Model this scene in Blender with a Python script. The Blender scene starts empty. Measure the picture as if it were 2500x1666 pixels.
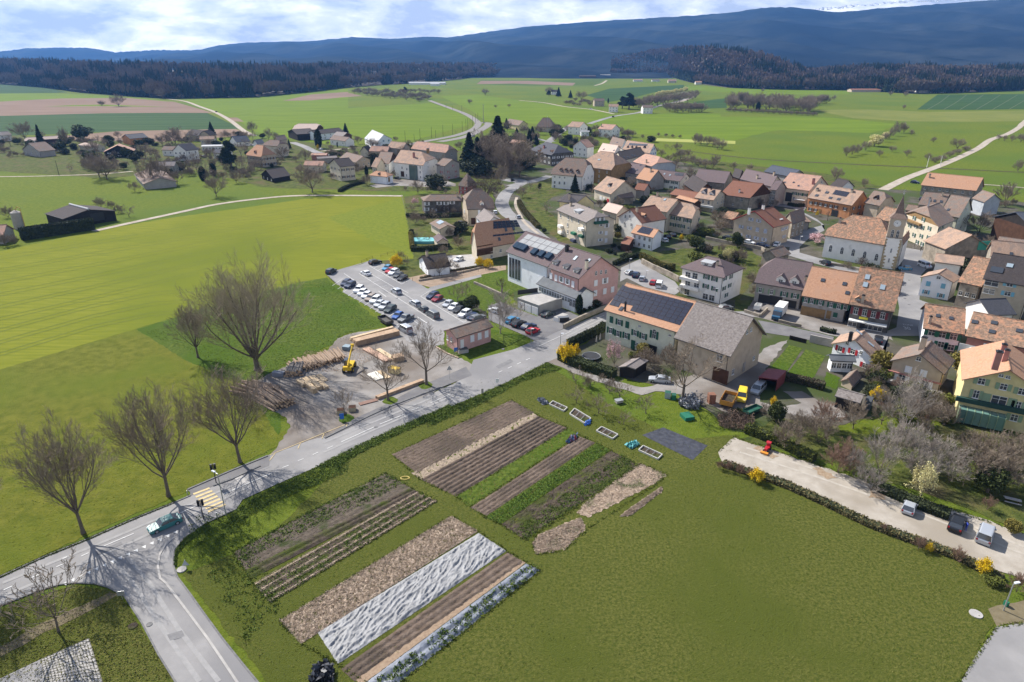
import bpy, bmesh, math, random
import numpy as np
from mathutils import Vector, Matrix
from mathutils.geometry import tessellate_polygon
R=random.Random(7)
SC=bpy.context.scene
COL=SC.collection
# ---------------------------------------------------------------- camera
CH=64.0; CF=1620.0; CHY=138.0
PIT=math.atan((833-CHY)/CF)
cam=bpy.data.cameras.new('camera'); co=bpy.data.objects.new('camera',cam); COL.objects.link(co)
cam.sensor_width=36; cam.lens=36*CF/2500; cam.clip_start=1; cam.clip_end=60000
co.location=(0,0,CH); co.rotation_euler=(math.pi/2-PIT,0,0); SC.camera=co
SC.render.resolution_x=1024; SC.render.resolution_y=682
# ---------------------------------------------------------------- light
SUN_EL=math.radians(42); SDX,SDY=-0.72,0.694          # sun stands ahead and to the left
w=bpy.data.worlds.new('World'); SC.world=w; w.use_nodes=True
nt=w.node_tree; nt.nodes.clear()
def nn(t,**k):
    n=nt.nodes.new(t)
    for a,b in k.items(): setattr(n,a,b)
    return n
out=nn('ShaderNodeOutputWorld'); bg=nn('ShaderNodeBackground'); sky=nn('ShaderNodeTexSky')
sky.sky_type='NISHITA'; sky.sun_disc=False; sky.sun_elevation=SUN_EL
sky.sun_rotation=math.atan2(SDX,SDY); sky.altitude=500; sky.dust_density=1.0
tc=nn('ShaderNodeTexCoord'); mp=nn('ShaderNodeMapping'); mp.inputs['Scale'].default_value=(1.0,1.0,2.6)
nt.links.new(tc.outputs['Generated'],mp.inputs['Vector'])
no=nn('ShaderNodeTexNoise'); no.inputs['Scale'].default_value=5.0; no.inputs['Detail'].default_value=9; no.inputs['Roughness'].default_value=.56
no.inputs['Distortion'].default_value=.35
nt.links.new(mp.outputs['Vector'],no.inputs['Vector'])
r1=nn('ShaderNodeValToRGB'); r1.color_ramp.elements[0].position=.10; r1.color_ramp.elements[1].position=.30     # cloud cover
nt.links.new(no.outputs['Fac'],r1.inputs['Fac'])
mp2=nn('ShaderNodeMapping'); mp2.inputs['Scale'].default_value=(1.0,1.0,3.0); mp2.inputs['Location'].default_value=(3.1,1.7,.4)
nt.links.new(tc.outputs['Generated'],mp2.inputs['Vector'])
no2=nn('ShaderNodeTexNoise'); no2.inputs['Scale'].default_value=8.5; no2.inputs['Detail'].default_value=10; no2.inputs['Roughness'].default_value=.6
no2.inputs['Distortion'].default_value=.12
nt.links.new(mp2.outputs['Vector'],no2.inputs['Vector'])
r2=nn('ShaderNodeValToRGB'); cr=r2.color_ramp
cr.elements[0].position=.40; cr.elements[0].color=(4.1,4.45,5.3,1)
cr.elements[1].position=.60; cr.elements[1].color=(9.6,9.4,9.2,1)
e=cr.elements.new(.47); e.color=(5.8,6.1,6.8,1)
e=cr.elements.new(.53); e.color=(7.0,7.1,7.6,1)
nt.links.new(no2.outputs['Fac'],r2.inputs['Fac'])
mx=nn('ShaderNodeMixRGB')
sx=nn('ShaderNodeSeparateXYZ'); nt.links.new(tc.outputs['Generated'],sx.inputs[0])
mr=nn('ShaderNodeMapRange'); mr.inputs['From Min'].default_value=.12; mr.inputs['From Max'].default_value=.45; mr.inputs['To Min'].default_value=1; mr.inputs['To Max'].default_value=.12
nt.links.new(sx.outputs['Z'],mr.inputs['Value']); mu_=nn('ShaderNodeMath',operation='MULTIPLY'); nt.links.new(r1.outputs['Color'],mu_.inputs[0]); nt.links.new(mr.outputs['Result'],mu_.inputs[1])
nt.links.new(mu_.outputs[0],mx.inputs['Fac'])
nt.links.new(sky.outputs['Color'],mx.inputs['Color1']); nt.links.new(r2.outputs['Color'],mx.inputs['Color2'])
nt.links.new(mx.outputs['Color'],bg.inputs['Color']); bg.inputs['Strength'].default_value=.088
nt.links.new(bg.outputs['Background'],out.inputs['Surface'])
sl=bpy.data.lights.new('sun','SUN'); sl.energy=4.6; sl.angle=math.radians(.5); sl.color=(1,.955,.88)
so=bpy.data.objects.new('sun',sl); COL.objects.link(so)
sd=Vector((SDX*math.cos(SUN_EL),SDY*math.cos(SUN_EL),math.sin(SUN_EL)))
so.rotation_euler=sd.to_track_quat('Z','Y').to_euler(); so.location=(-200,200,300)
vs=SC.view_settings; vs.view_transform='Standard'; vs.look='None'; vs.exposure=.9; vs.gamma=1
SC.render.engine='CYCLES'
SC.cycles.volume_bounces=0; SC.cycles.max_bounces=6
# ---------------------------------------------------------------- where a ray of the survey camera meets a level
TL={'F':(0,0,1.0625),'A0':(0,0,.36124),'A1':(820,0,.36124),'A2':(1650,0,.36124),'B0':(0,540,.36124),'B1':(820,540,.36124),'B2':(1650,540,.36124),
'C0':(0,1100,.36124),'C1':(820,1100,.36124),'C2':(1650,1100,.36124),'m':(1330,330,.17),'n':(1680,400,.17),'o':(2080,400,.17857),'p':(1820,620,.17),
'q':(2100,600,.17),'r':(2000,800,.2125),'s':(800,330,.17),'t':(1000,450,.17),'u':(0,270,.17),'v':(400,270,.1955),'w':(560,780,.22959),
'x':(1220,260,.2125),'y':(840,610,.17),'k':(1180,540,.2125),'l':(1440,660,.2125),'g':(1600,900,.17)}
def px(t,p):
    o=TL[t]; return (o[0]+p[0]*o[2],o[1]+p[1]*o[2])
cp,sp=math.cos(PIT),math.sin(PIT)
def ray(x,y):
    a=(x-1250)/CF; b=(y-833)/CF
    return Vector((a,cp-b*sp,-sp-b*cp))
def P(t,p,z=0.):
    d=ray(*px(t,p)); k=(z-CH)/d.z
    return Vector((d.x*k,d.y*k,z))
def proj(v):
    z=v[2]-CH; dep=v[1]*cp-z*sp; up=v[1]*sp+z*cp
    return 1250+CF*v[0]/dep, 833-CF*up/dep
def topz(b,ypx,mx=90):
    lo,hi=0.,float(mx)
    for _ in range(40):
        m=(lo+hi)/2
        if proj((b[0],b[1],m))[1]>ypx: lo=m
        else: hi=m
    return lo
# ---------------------------------------------------------------- materials
MC={}
def M(name,c1,c2=None,sc=1.,rough=.85,bump=0.,bs=None,det=4,metal=0.,rows=0.,c3=None,sc3=.1,spec=.3,stretch=None,f3=(.45,.62),coords='Object'):
    if name in MC: return MC[name]
    m=bpy.data.materials.new(name); m.use_nodes=True; t=m.node_tree; b=t.nodes['Principled BSDF']
    b.inputs['Roughness'].default_value=rough; b.inputs['Metallic'].default_value=metal; b.inputs['Specular IOR Level'].default_value=spec
    m.diffuse_color=(*c1,1)
    if c2 is None: b.inputs['Base Color'].default_value=(*c1,1)
    g=t.nodes.new('ShaderNodeTexCoord'); vec=g.outputs[coords]
    if stretch:
        mm=t.nodes.new('ShaderNodeMapping'); mm.inputs['Rotation'].default_value=(0,0,stretch[0]); mm.inputs['Scale'].default_value=(stretch[1],stretch[2],1)
        mm.vector_type='TEXTURE' if 0 else 'POINT'
        t.links.new(vec,mm.inputs['Vector']); vs_=mm.outputs['Vector']
    else: vs_=vec
    col=None
    if c2 is not None:
        n=t.nodes.new('ShaderNodeTexNoise'); n.inputs['Scale'].default_value=sc; n.inputs['Detail'].default_value=det; n.inputs['Roughness'].default_value=.62
        t.links.new(vs_,n.inputs['Vector'])
        r=t.nodes.new('ShaderNodeValToRGB'); r.color_ramp.elements[0].position=.36; r.color_ramp.elements[1].position=.64
        r.color_ramp.elements[0].color=(*c1,1); r.color_ramp.elements[1].color=(*c2,1)
        t.links.new(n.outputs['Fac'],r.inputs['Fac']); col=r.outputs['Color']
        if c3 is not None:
            n3=t.nodes.new('ShaderNodeTexNoise'); n3.inputs['Scale'].default_value=sc3; n3.inputs['Detail'].default_value=3
            t.links.new(vec,n3.inputs['Vector'])
            r3=t.nodes.new('ShaderNodeValToRGB'); r3.color_ramp.elements[0].position=f3[0]; r3.color_ramp.elements[1].position=f3[1]
            t.links.new(n3.outputs['Fac'],r3.inputs['Fac'])
            x=t.nodes.new('ShaderNodeMixRGB'); t.links.new(r3.outputs['Color'],x.inputs['Fac']); t.links.new(col,x.inputs['Color1'])
            x.inputs['Color2'].default_value=(*c3,1); col=x.outputs['Color']
        t.links.new(col,b.inputs['Base Color'])
    h=None
    if bump:
        nb=t.nodes.new('ShaderNodeTexNoise'); nb.inputs['Scale'].default_value=bs or sc*2; nb.inputs['Detail'].default_value=5; nb.inputs['Roughness'].default_value=.7
        t.links.new(vs_,nb.inputs['Vector']); bb=t.nodes.new('ShaderNodeBump'); bb.inputs['Strength'].default_value=min(1,bump); bb.inputs['Distance'].default_value=max(.05,bump*.3)
        t.links.new(nb.outputs['Fac'],bb.inputs['Height']); h=bb
    if rows:
        wv=t.nodes.new('ShaderNodeTexWave'); wv.bands_direction='Z'; wv.wave_profile='SAW'; wv.inputs['Scale'].default_value=rows; wv.inputs['Distortion'].default_value=.3
        t.links.new(vec,wv.inputs['Vector']); b2=t.nodes.new('ShaderNodeBump'); b2.inputs['Strength'].default_value=.5; b2.inputs['Distance'].default_value=.05
        t.links.new(wv.outputs['Fac'],b2.inputs['Height'])
        if h: t.links.new(h.outputs['Normal'],b2.inputs['Normal'])
        h=b2
    if h: t.links.new(h.outputs['Normal'],b.inputs['Normal'])
    MC[name]=m; return m
def s(*c): # sRGB 0-255 -> linear
    return tuple(((v/255+.055)/1.055)**2.4 if v>10 else v/255/12.92 for v in c)
GRS=M('meadow_grass',(.080,.112,.012),(.130,.155,.020),sc=.6,bump=1,bs=2.8,det=9,c3=(.085,.125,.018),sc3=.012,rough=.95,spec=.05)
GRL=M('young_crop',(.125,.142,.012),(.170,.178,.018),sc=.9,bump=.5,bs=2.,det=8,c3=(.115,.138,.012),sc3=.016,rough=.95,spec=.05,stretch=(math.radians(-21),.12,1))
GRN=M('lawn_near',(.058,.078,.013),(.138,.138,.034),sc=2.6,bump=1,bs=6,det=10,c3=(.084,.100,.018),sc3=.05,rough=.95,spec=.05)
GRM=M('rough_grass',(.040,.068,.010),(.100,.132,.022),sc=1.3,bump=1,bs=1.6,det=8,c3=(.055,.095,.010),sc3=.06,rough=.95,spec=.05)
GRB=M('bright_field',(.092,.140,.010),(.122,.172,.014),sc=.06,bump=.3,bs=1,det=6,rough=.95,spec=.05,stretch=(.2,.2,1))
GRD=M('winter_wheat',(.028,.062,.018),(.042,.080,.024),sc=.05,bump=.3,bs=1,rough=.95,spec=.05,stretch=(.3,.15,1))
GRG=M('garden_grass',(.040,.058,.014),(.105,.115,.03),sc=.4,bump=1,bs=2,det=8,c3=(.10,.085,.04),sc3=.11,rough=.95,spec=.05,f3=(.5,.66))
VIL=M('village_ground',(.105,.093,.077),(.06,.056,.04),sc=.2,det=8,bump=.5,bs=3,c3=(.05,.068,.02),sc3=.05,rough=.95,spec=.1,f3=(.44,.56))  # earth and garden tones, darkened to stand for shadow among the houses
ASP=M('asphalt',(.215,.208,.205),(.27,.26,.255),sc=.25,det=8,bump=.15,bs=12,rough=.9,spec=.15,c3=(.185,.18,.182),sc3=.05)
ASD=M('dark_asphalt',(.13,.125,.13),(.17,.165,.165),sc=.3,det=8,bump=.15,bs=12,rough=.9,spec=.15)
YRD=M('yard_ground',(.20,.185,.17),(.27,.25,.235),sc=.35,det=9,bump=.3,bs=5,rough=.95,spec=.1,c3=(.15,.125,.105),sc3=.06)
GRV=M('pale_gravel',(.31,.275,.23),(.39,.35,.30),sc=.5,det=9,bump=.3,bs=6,rough=.97,spec=.05,c3=(.27,.235,.19),sc3=.09)
TRK=M('track_dust',(.30,.25,.20),(.42,.37,.31),sc=.3,det=7,rough=.97,spec=.05)
CON=M('concrete',(.30,.285,.27),(.38,.36,.34),sc=.6,det=6,bump=.2,bs=6,rough=.9)
KRB=M('kerb_stone',(.11,.11,.115),(.17,.165,.16),sc=2,rough=.9)
SOI=M('ploughed_soil',(.115,.085,.066),(.19,.145,.115),sc=1.2,det=9,bump=1,bs=4,rough=.97,spec=.05,c3=(.10,.078,.062),sc3=.12)
SOD=M('dark_soil',(.055,.043,.034),(.115,.09,.07),sc=1.2,det=9,bump=1,bs=4,rough=.97,spec=.05,c3=(.06,.072,.02),sc3=.25)
SOF=M('far_soil',(.17,.115,.082),(.215,.15,.11),sc=.03,det=8,rough=.97,spec=.05,stretch=(.1,.2,1))
STR=M('straw',(.36,.27,.20),(.60,.48,.37),sc=3.0,det=9,bump=1,bs=7,rough=.97,spec=.05)
WHT=M('white_paint_line',(.62,.62,.60),(.48,.47,.46),sc=1.5,det=8,rough=.8)
YLW=M('yellow_paint_line',(.60,.45,.20),(.42,.34,.20),sc=2.,det=8,rough=.8)
RAL=M('rail_ballast',(.16,.145,.135),(.22,.2,.185),sc=.5,rough=.95)
BARK=M('bark',(.10,.08,.062),(.16,.13,.10),sc=5,det=6,bump=.4,rough=.95)
TWIG=M('twigs',(.19,.15,.115),(.27,.22,.17),sc=1.5,rough=.95,spec=.1)
TWD=M('dark_twigs',(.075,.055,.045),(.115,.088,.07),sc=1.5,rough=.95,spec=.1)
TWP=M('pale_twigs',(.26,.22,.19),(.36,.32,.28),sc=1.5,rough=.95,spec=.1)
TWR=M('rust_twigs',(.20,.125,.09),(.27,.18,.135),sc=1.5,rough=.95,spec=.1)
CNF=M('conifer_needles',(.014,.024,.012),(.035,.05,.022),sc=1.2,rough=.9,spec=.1)
EVG=M('evergreen_leaves',(.03,.042,.012),(.07,.085,.025),sc=1.5,rough=.8,spec=.2)
HDG=M('hedge_leaves',(.07,.085,.015),(.14,.15,.03),sc=1.5,rough=.85,spec=.2)
HDD=M('dark_hedge_leaves',(.022,.03,.014),(.05,.06,.025),sc=1.5,rough=.85,spec=.2)
OLV=M('olive_leaves',(.15,.13,.03),(.24,.2,.05),sc=1.5,rough=.85,spec=.2)
FOR=M('forsythia_bloom',(.62,.42,.015),(.74,.54,.03),sc=3,rough=.8,spec=.1)
PNK=M('pink_blossom',(.62,.36,.38),(.72,.52,.52),sc=3,rough=.8,spec=.1)
WIL=M('pale_yellow_catkins',(.55,.50,.22),(.66,.60,.32),sc=3,rough=.8,spec=.1)
GCV=M('ground_cover_leaves',(.06,.095,.016),(.12,.16,.03),sc=.8,rough=.9,spec=.1)
FLR=M('forest_floor',(.05,.042,.036),(.075,.06,.05),sc=.05,rough=.95)
FDC=M('bare_wood',(.13,.092,.064),(.20,.15,.105),sc=.02,det=6,rough=.95,spec=.05)
# roofs
def roofm(n,a,b,c,sc3=.5,f3=(.5,.6)): return M(n,a,b,sc=2.2,det=8,rough=.9,rows=1.3,bump=.35,bs=4,c3=c,sc3=sc3,spec=.1,f3=f3)
RF={'brown':roofm('brown_tiles',(.16,.115,.092),(.25,.18,.145),(.18,.15,.13)),
'orange':roofm('orange_tiles',(.36,.195,.12),(.46,.27,.175),(.40,.235,.155)),
'red':roofm('red_brown_tiles',(.19,.09,.062),(.235,.115,.08),(.215,.105,.075)),
'mott':roofm('mottled_old_tiles',(.17,.115,.082),(.33,.215,.15),(.40,.215,.135),sc3=1.1,f3=(.5,.62)),
'purple':roofm('purple_grey_tiles',(.125,.095,.098),(.165,.125,.125),(.14,.11,.11)),
'grey':roofm('grey_tiles',(.19,.165,.155),(.26,.225,.21),(.21,.185,.175)),
'pale':roofm('pale_tiles',(.47,.36,.30),(.58,.45,.375),(.50,.39,.33)),
'tan':roofm('tan_tiles',(.30,.20,.145),(.40,.275,.205),(.27,.2,.16)),
'dark':roofm('dark_tiles',(.05,.042,.042),(.08,.068,.066),(.06,.052,.052)),
'slate':roofm('slate_tiles',(.07,.07,.08),(.10,.10,.112),(.085,.085,.095)),
'blue':roofm('blue_grey_slate',(.06,.068,.085),(.09,.10,.125),(.075,.083,.105)),
'metal':M('grey_metal_roof',(.30,.31,.32),(.37,.37,.385),sc=.4,rough=.7),'seam':M('seamed_zinc_roof',(.10,.108,.118),(.13,.138,.15),sc=.4,rough=.85),
'rosy':roofm('rosy_tiles',(.36,.21,.155),(.46,.29,.22),(.33,.22,.18)),
'barn':roofm('barn_concrete_tiles',(.145,.125,.115),(.25,.222,.21),(.19,.168,.158),sc3=.12)}
def wallm(n,a,f=.86): return M(n,a,tuple(x*f for x in a),sc=.7,det=7,rough=.92,spec=.1,bump=.1,bs=5,c3=tuple(x*f*.8 for x in a),sc3=.33,f3=(.6,.75))
WL={'white':wallm('white_render',(.83,.80,.745),.9),'bwhite':wallm('bright_white_render',(.84,.845,.86),.92),'cream':wallm('cream_render',(.62,.54,.42)),
'mint':wallm('pale_mint_render',(.66,.66,.52)),'beige':wallm('beige_render',(.50,.41,.31)),'grey':wallm('grey_render',(.37,.34,.31)),
'stone':wallm('rubble_stone',(.36,.31,.25),.6),'dstone':wallm('dark_rubble',(.15,.14,.13),.55),'pink':wallm('pink_render',(.60,.36,.32)),
'orange':wallm('orange_render',(.58,.27,.13)),'yellow':wallm('yellow_render',(.64,.54,.28)),'rose':wallm('dusty_rose_render',(.42,.2,.17)),
'wood':wallm('brown_timber',(.085,.045,.03),.7),'dwood':wallm('black_timber',(.035,.03,.028),.7),'blueg':wallm('blue_grey_render',(.42,.44,.47)),
'tan':wallm('tan_timber',(.30,.19,.09),.75)}
def plain(n,c,rough=.6,metal=0.,spec=.4): return M(n,c,rough=rough,metal=metal,spec=spec)
GLS=plain('window_glass',(.05,.056,.066),.12,spec=.8); FRM=plain('window_frame_white',(.72,.71,.68),.6); DKM=plain('dark_metal',(.03,.03,.033),.5,.3)
STL=plain('galvanised_steel',(.42,.43,.44),.45,.6); BLK=plain('black_plastic',(.02,.02,.022),.6); RBR=plain('tyre_rubber',(.018,.018,.018),.85)
GLC=plain('sky_tinted_glass',(.30,.36,.40),.1,spec=.9)  # pale sky reflection put into the base colour of the glass
SHC={'green':plain('green_shutter',(.012,.13,.075)),'dgreen':plain('dark_green_shutter',(.014,.085,.055)),'brown':plain('brown_shutter',(.10,.06,.04)),'red':plain('red_shutter',(.42,.02,.03)),
'white':plain('white_shutter',(.72,.72,.74)),'blue':plain('light_blue_shutter',(.17,.40,.52)),'wine':plain('wine_shutter',(.17,.03,.035)),'sage':plain('sage_shutter',(.22,.30,.19)),
'dblue':plain('dark_blue_shutter',(.05,.06,.11)),'chev':M('chevron_shutter',(.72,.72,.74)),'vblue':plain('bright_blue_shutter',(.05,.17,.55))}
def chev():
    m=SHC['chev']; t=m.node_tree; b=t.nodes['Principled BSDF']
    g=t.nodes.new('ShaderNodeTexCoord'); sx=t.nodes.new('ShaderNodeSeparateXYZ'); t.links.new(g.outputs['Object'],sx.inputs[0])
    ab=t.nodes.new('ShaderNodeMath'); ab.operation='ABSOLUTE'; t.links.new(sx.outputs['X'],ab.inputs[0])
    ad=t.nodes.new('ShaderNodeMath'); ad.operation='ADD'; t.links.new(ab.outputs[0],ad.inputs[0]); t.links.new(sx.outputs['Z'],ad.inputs[1])
    mu=t.nodes.new('ShaderNodeMath'); mu.operation='MULTIPLY'; mu.inputs[1].default_value=3.1; t.links.new(ad.outputs[0],mu.inputs[0])
    fr=t.nodes.new('ShaderNodeMath'); fr.operation='FRACT'; t.links.new(mu.outputs[0],fr.inputs[0])
    gt=t.nodes.new('ShaderNodeMath'); gt.operation='GREATER_THAN'; gt.inputs[1].default_value=.5; t.links.new(fr.outputs[0],gt.inputs[0])
    x=t.nodes.new('ShaderNodeMixRGB'); x.inputs['Color1'].default_value=(.75,.75,.78,1); x.inputs['Color2'].default_value=(.05,.09,.22,1)
    t.links.new(gt.outputs[0],x.inputs['Fac']); t.links.new(x.outputs['Color'],b.inputs['Base Color'])
chev()
# ---------------------------------------------------------------- object helpers
def tag(o,label=None,cat=None,group=None,kind=None):
    if label: o['label']=label
    if cat: o['category']=cat
    if group: o['group']=group
    if kind: o['kind']=kind
    return o
def link(name,me,parent=None,loc=(0,0,0),rz=0.):
    o=bpy.data.objects.new(name,me); COL.objects.link(o); o.location=loc; o.rotation_euler=(0,0,rz)
    if parent: o.parent=parent
    return o
def empty(name,loc,rz=0.):
    o=bpy.data.objects.new(name,None); COL.objects.link(o); o.location=loc; o.rotation_euler=(0,0,rz); o.empty_display_size=.5
    return o
class MB:
    def __init__(s): s.v=[]; s.f=[]; s.m=[]
    def poly(s,pts,mi=0):
        n=len(s.v); s.v+=[tuple(p) for p in pts]; s.f.append(tuple(range(n,n+len(pts)))); s.m.append(mi)
    def box(s,x0,x1,y0,y1,z0,z1,mi=0,M4=None):
        c=[(x0,y0,z0),(x1,y0,z0),(x1,y1,z0),(x0,y1,z0),(x0,y0,z1),(x1,y0,z1),(x1,y1,z1),(x0,y1,z1)]
        if M4 is not None: c=[tuple(M4@Vector(q)) for q in c]
        n=len(s.v); s.v+=c
        for f in ((0,3,2,1),(4,5,6,7),(0,1,5,4),(1,2,6,5),(2,3,7,6),(3,0,4,7)): s.f.append(tuple(n+i for i in f)); s.m.append(mi)
    def slab(s,pts,th,mi=0,mi2=None):   # polygon pts with thickness th downwards
        n=len(pts); k=len(s.v); s.v+=[tuple(p) for p in pts]+[(p[0],p[1],p[2]-th) for p in pts]
        s.f.append(tuple(range(k,k+n))); s.m.append(mi)
        m2=mi if mi2 is None else mi2
        s.f.append(tuple(range(k+2*n-1,k+n-1,-1))); s.m.append(m2)
        for i in range(n):
            j=(i+1)%n; s.f.append((k+i,k+n+i,k+n+j,k+j)); s.m.append(m2)
    def tube(s,a,b,ra,rb,n=6,mi=0,cap=False):
        a=Vector(a); b=Vector(b); d=(b-a)
        if d.length<1e-6: return
        d.normalize(); u=d.orthogonal().normalized(); w_=d.cross(u); k=len(s.v)
        for c,r in ((a,ra),(b,rb)):
            for i in range(n):
                t=2*math.pi*i/n; s.v.append(tuple(c+u*(r*math.cos(t))+w_*(r*math.sin(t))))
        for i in range(n):
            j=(i+1)%n; s.f.append((k+i,k+j,k+n+j,k+n+i)); s.m.append(mi)
        if cap: s.f.append(tuple(range(k+n,k+2*n))); s.m.append(mi); s.f.append(tuple(range(k+n-1,k-1,-1))); s.m.append(mi)
    def me(s,name,mats,smooth=False):
        m=bpy.data.meshes.new(name); m.from_pydata(s.v,[],s.f)
        for q in (mats if isinstance(mats,(list,tuple)) else [mats]): m.materials.append(q)
        if any(s.m): m.polygons.foreach_set('material_index',s.m)
        if smooth: m.polygons.foreach_set('use_smooth',[True]*len(s.f))
        m.update(); return m
    def build(s,name,mats,parent=None,loc=(0,0,0),rz=0.,smooth=False): return link(name,s.me(name,mats,smooth),parent,loc,rz)
def npmesh(name,v,f,mats,smooth=False,mi=None):
    v=np.asarray(v,dtype=np.float32); f=np.asarray(f,dtype=np.int32); m=bpy.data.meshes.new(name)
    k=f.shape[1]
    m.vertices.add(len(v)); m.vertices.foreach_set('co',v.ravel()); m.loops.add(f.size); m.loops.foreach_set('vertex_index',f.ravel())
    m.polygons.add(len(f)); m.polygons.foreach_set('loop_start',np.arange(0,f.size,k,dtype=np.int32)); m.polygons.foreach_set('loop_total',np.full(len(f),k,dtype=np.int32))
    for q in (mats if isinstance(mats,(list,tuple)) else [mats]): m.materials.append(q)
    if mi is not None: m.polygons.foreach_set('material_index',np.asarray(mi,dtype=np.int32))
    if smooth: m.polygons.foreach_set('use_smooth',np.ones(len(f),dtype=bool))
    m.update(calc_edges=True); m.validate(); return m
# ground sheets -------------------------------------------------
ZC=[0.]
def zi():
    ZC[0]+=.0001; return ZC[0]
def sheet(name,t,pts,z,mat,jag=0.,kind='structure',label=None,cat=None,seg=None):
    z+=zi()
    W=[P(t,p) for p in pts]
    if jag:
        out_=[]; rr=random.Random(len(pts)*31+int(z*1000))
        for i,a in enumerate(W):
            b=W[(i+1)%len(W)]; L=(b-a).length; n=max(1,min(60,int(L/(seg or jag*4)))); nrm=Vector((-(b-a).y,(b-a).x,0))/max(L,1e-6)
            for k in range(n): out_.append(a.lerp(b,k/n)+nrm*(rr.uniform(-jag,jag) if k else 0))
        W=out_
    tri=tessellate_polygon([[Vector((p.x,p.y,0)) for p in W]])
    m=bpy.data.meshes.new(name); fs=[]
    for a,b,c in tri:
        n=(W[b]-W[a]).cross(W[c]-W[a]).z
        fs.append((a,b,c) if n>0 else (a,c,b))
    m.from_pydata([(p.x,p.y,z) for p in W],[],fs); m.materials.append(mat); m.update()
    return tag(link(name,m),label,cat,None,kind)
def spline(W,step):
    out_=[]
    for i in range(len(W)-1):
        p0=W[max(0,i-1)];p1=W[i];p2=W[i+1];p3=W[min(len(W)-1,i+2)]
        n=max(1,int((p2-p1).length/step))
        for k in range(n):
            u=k/n; out_.append(.5*((2*p1)+(p2-p0)*u+(2*p0-5*p1+4*p2-p3)*u*u+(3*p1-p0-3*p2+p3)*u**3))
    out_.append(W[-1]); return out_
def ribbon(name,t,pts,width,z,mat,step=4.,kind='structure',off=0.,h=0.,label=None,cat=None):
    z+=zi()
    W=spline([P(t,p) for p in pts],step) if len(pts)>2 else [P(t,p) for p in pts]
    mb=MB(); L=[];Rr=[]
    for i,p in enumerate(W):
        d=(W[min(i+1,len(W)-1)]-W[max(i-1,0)]).normalized(); n=Vector((-d.y,d.x,0)); L.append(p+n*(off+width/2)); Rr.append(p+n*(off-width/2))
    for i in range(len(W)-1):
        q=[Rr[i],Rr[i+1],L[i+1],L[i]]
        if h: mb.slab([(a.x,a.y,z+h) for a in q],h)
        else: mb.poly([(a.x,a.y,z) for a in q])
    return tag(mb.build(name,mat),label,cat,None,kind)
# ================================================================ plants
def tubes(segs,n,name,mat,smooth=False):
    S=np.array(segs,dtype=np.float64)   # ax ay az bx by bz ra rb
    a=S[:,0:3]; b=S[:,3:6]; d=b-a; d/=np.maximum(np.linalg.norm(d,axis=1,keepdims=True),1e-9)
    ref=np.where(np.abs(d[:,2:3])>.9,np.array([[1.,0,0]]),np.array([[0,0,1.]]))
    u=np.cross(d,ref); u/=np.linalg.norm(u,axis=1,keepdims=True); w_=np.cross(d,u)
    t=np.arange(n)*2*math.pi/n; c=np.cos(t)[None,:,None]; sn=np.sin(t)[None,:,None]
    ring=u[:,None,:]*c+w_[:,None,:]*sn
    A=a[:,None,:]+ring*S[:,6][:,None,None]; B=b[:,None,:]+ring*S[:,7][:,None,None]
    v=np.concatenate([A,B],axis=1).reshape(-1,3); k=np.arange(len(S))[:,None]*2*n; i=np.arange(n)[None,:]; j=(i+1)%n
    f=np.stack([k+i,k+j,k+n+j,k+n+i],axis=2).reshape(-1,4)
    return npmesh(name,v,f,mat,smooth)
def quads(C,size,name,mat,rng,mi=None,flat=.0,asp=1.):
    C=np.asarray(C,dtype=np.float64); n=len(C); rs=np.random.RandomState(rng)
    u=rs.normal(size=(n,3)); u[:,2]*=(1-flat); u/=np.linalg.norm(u,axis=1,keepdims=True)
    q=rs.normal(size=(n,3)); w_=np.cross(u,q); w_/=np.linalg.norm(w_,axis=1,keepdims=True)
    sz=(size*rs.uniform(.6,1.4,size=n))[:,None] if np.isscalar(size) else size[:,None]*rs.uniform(.7,1.3,size=n)[:,None]
    v=np.stack([C-u*sz-w_*sz*asp*.5,C+u*sz-w_*sz*asp*.35,C+u*sz*.8+w_*sz*asp*.5,C-u*sz*.7+w_*sz*asp*.45],axis=1).reshape(-1,3)
    f=(np.arange(n)[:,None]*4+np.arange(4)[None,:])
    return npmesh(name,v,f,mat,mi=mi)
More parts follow.
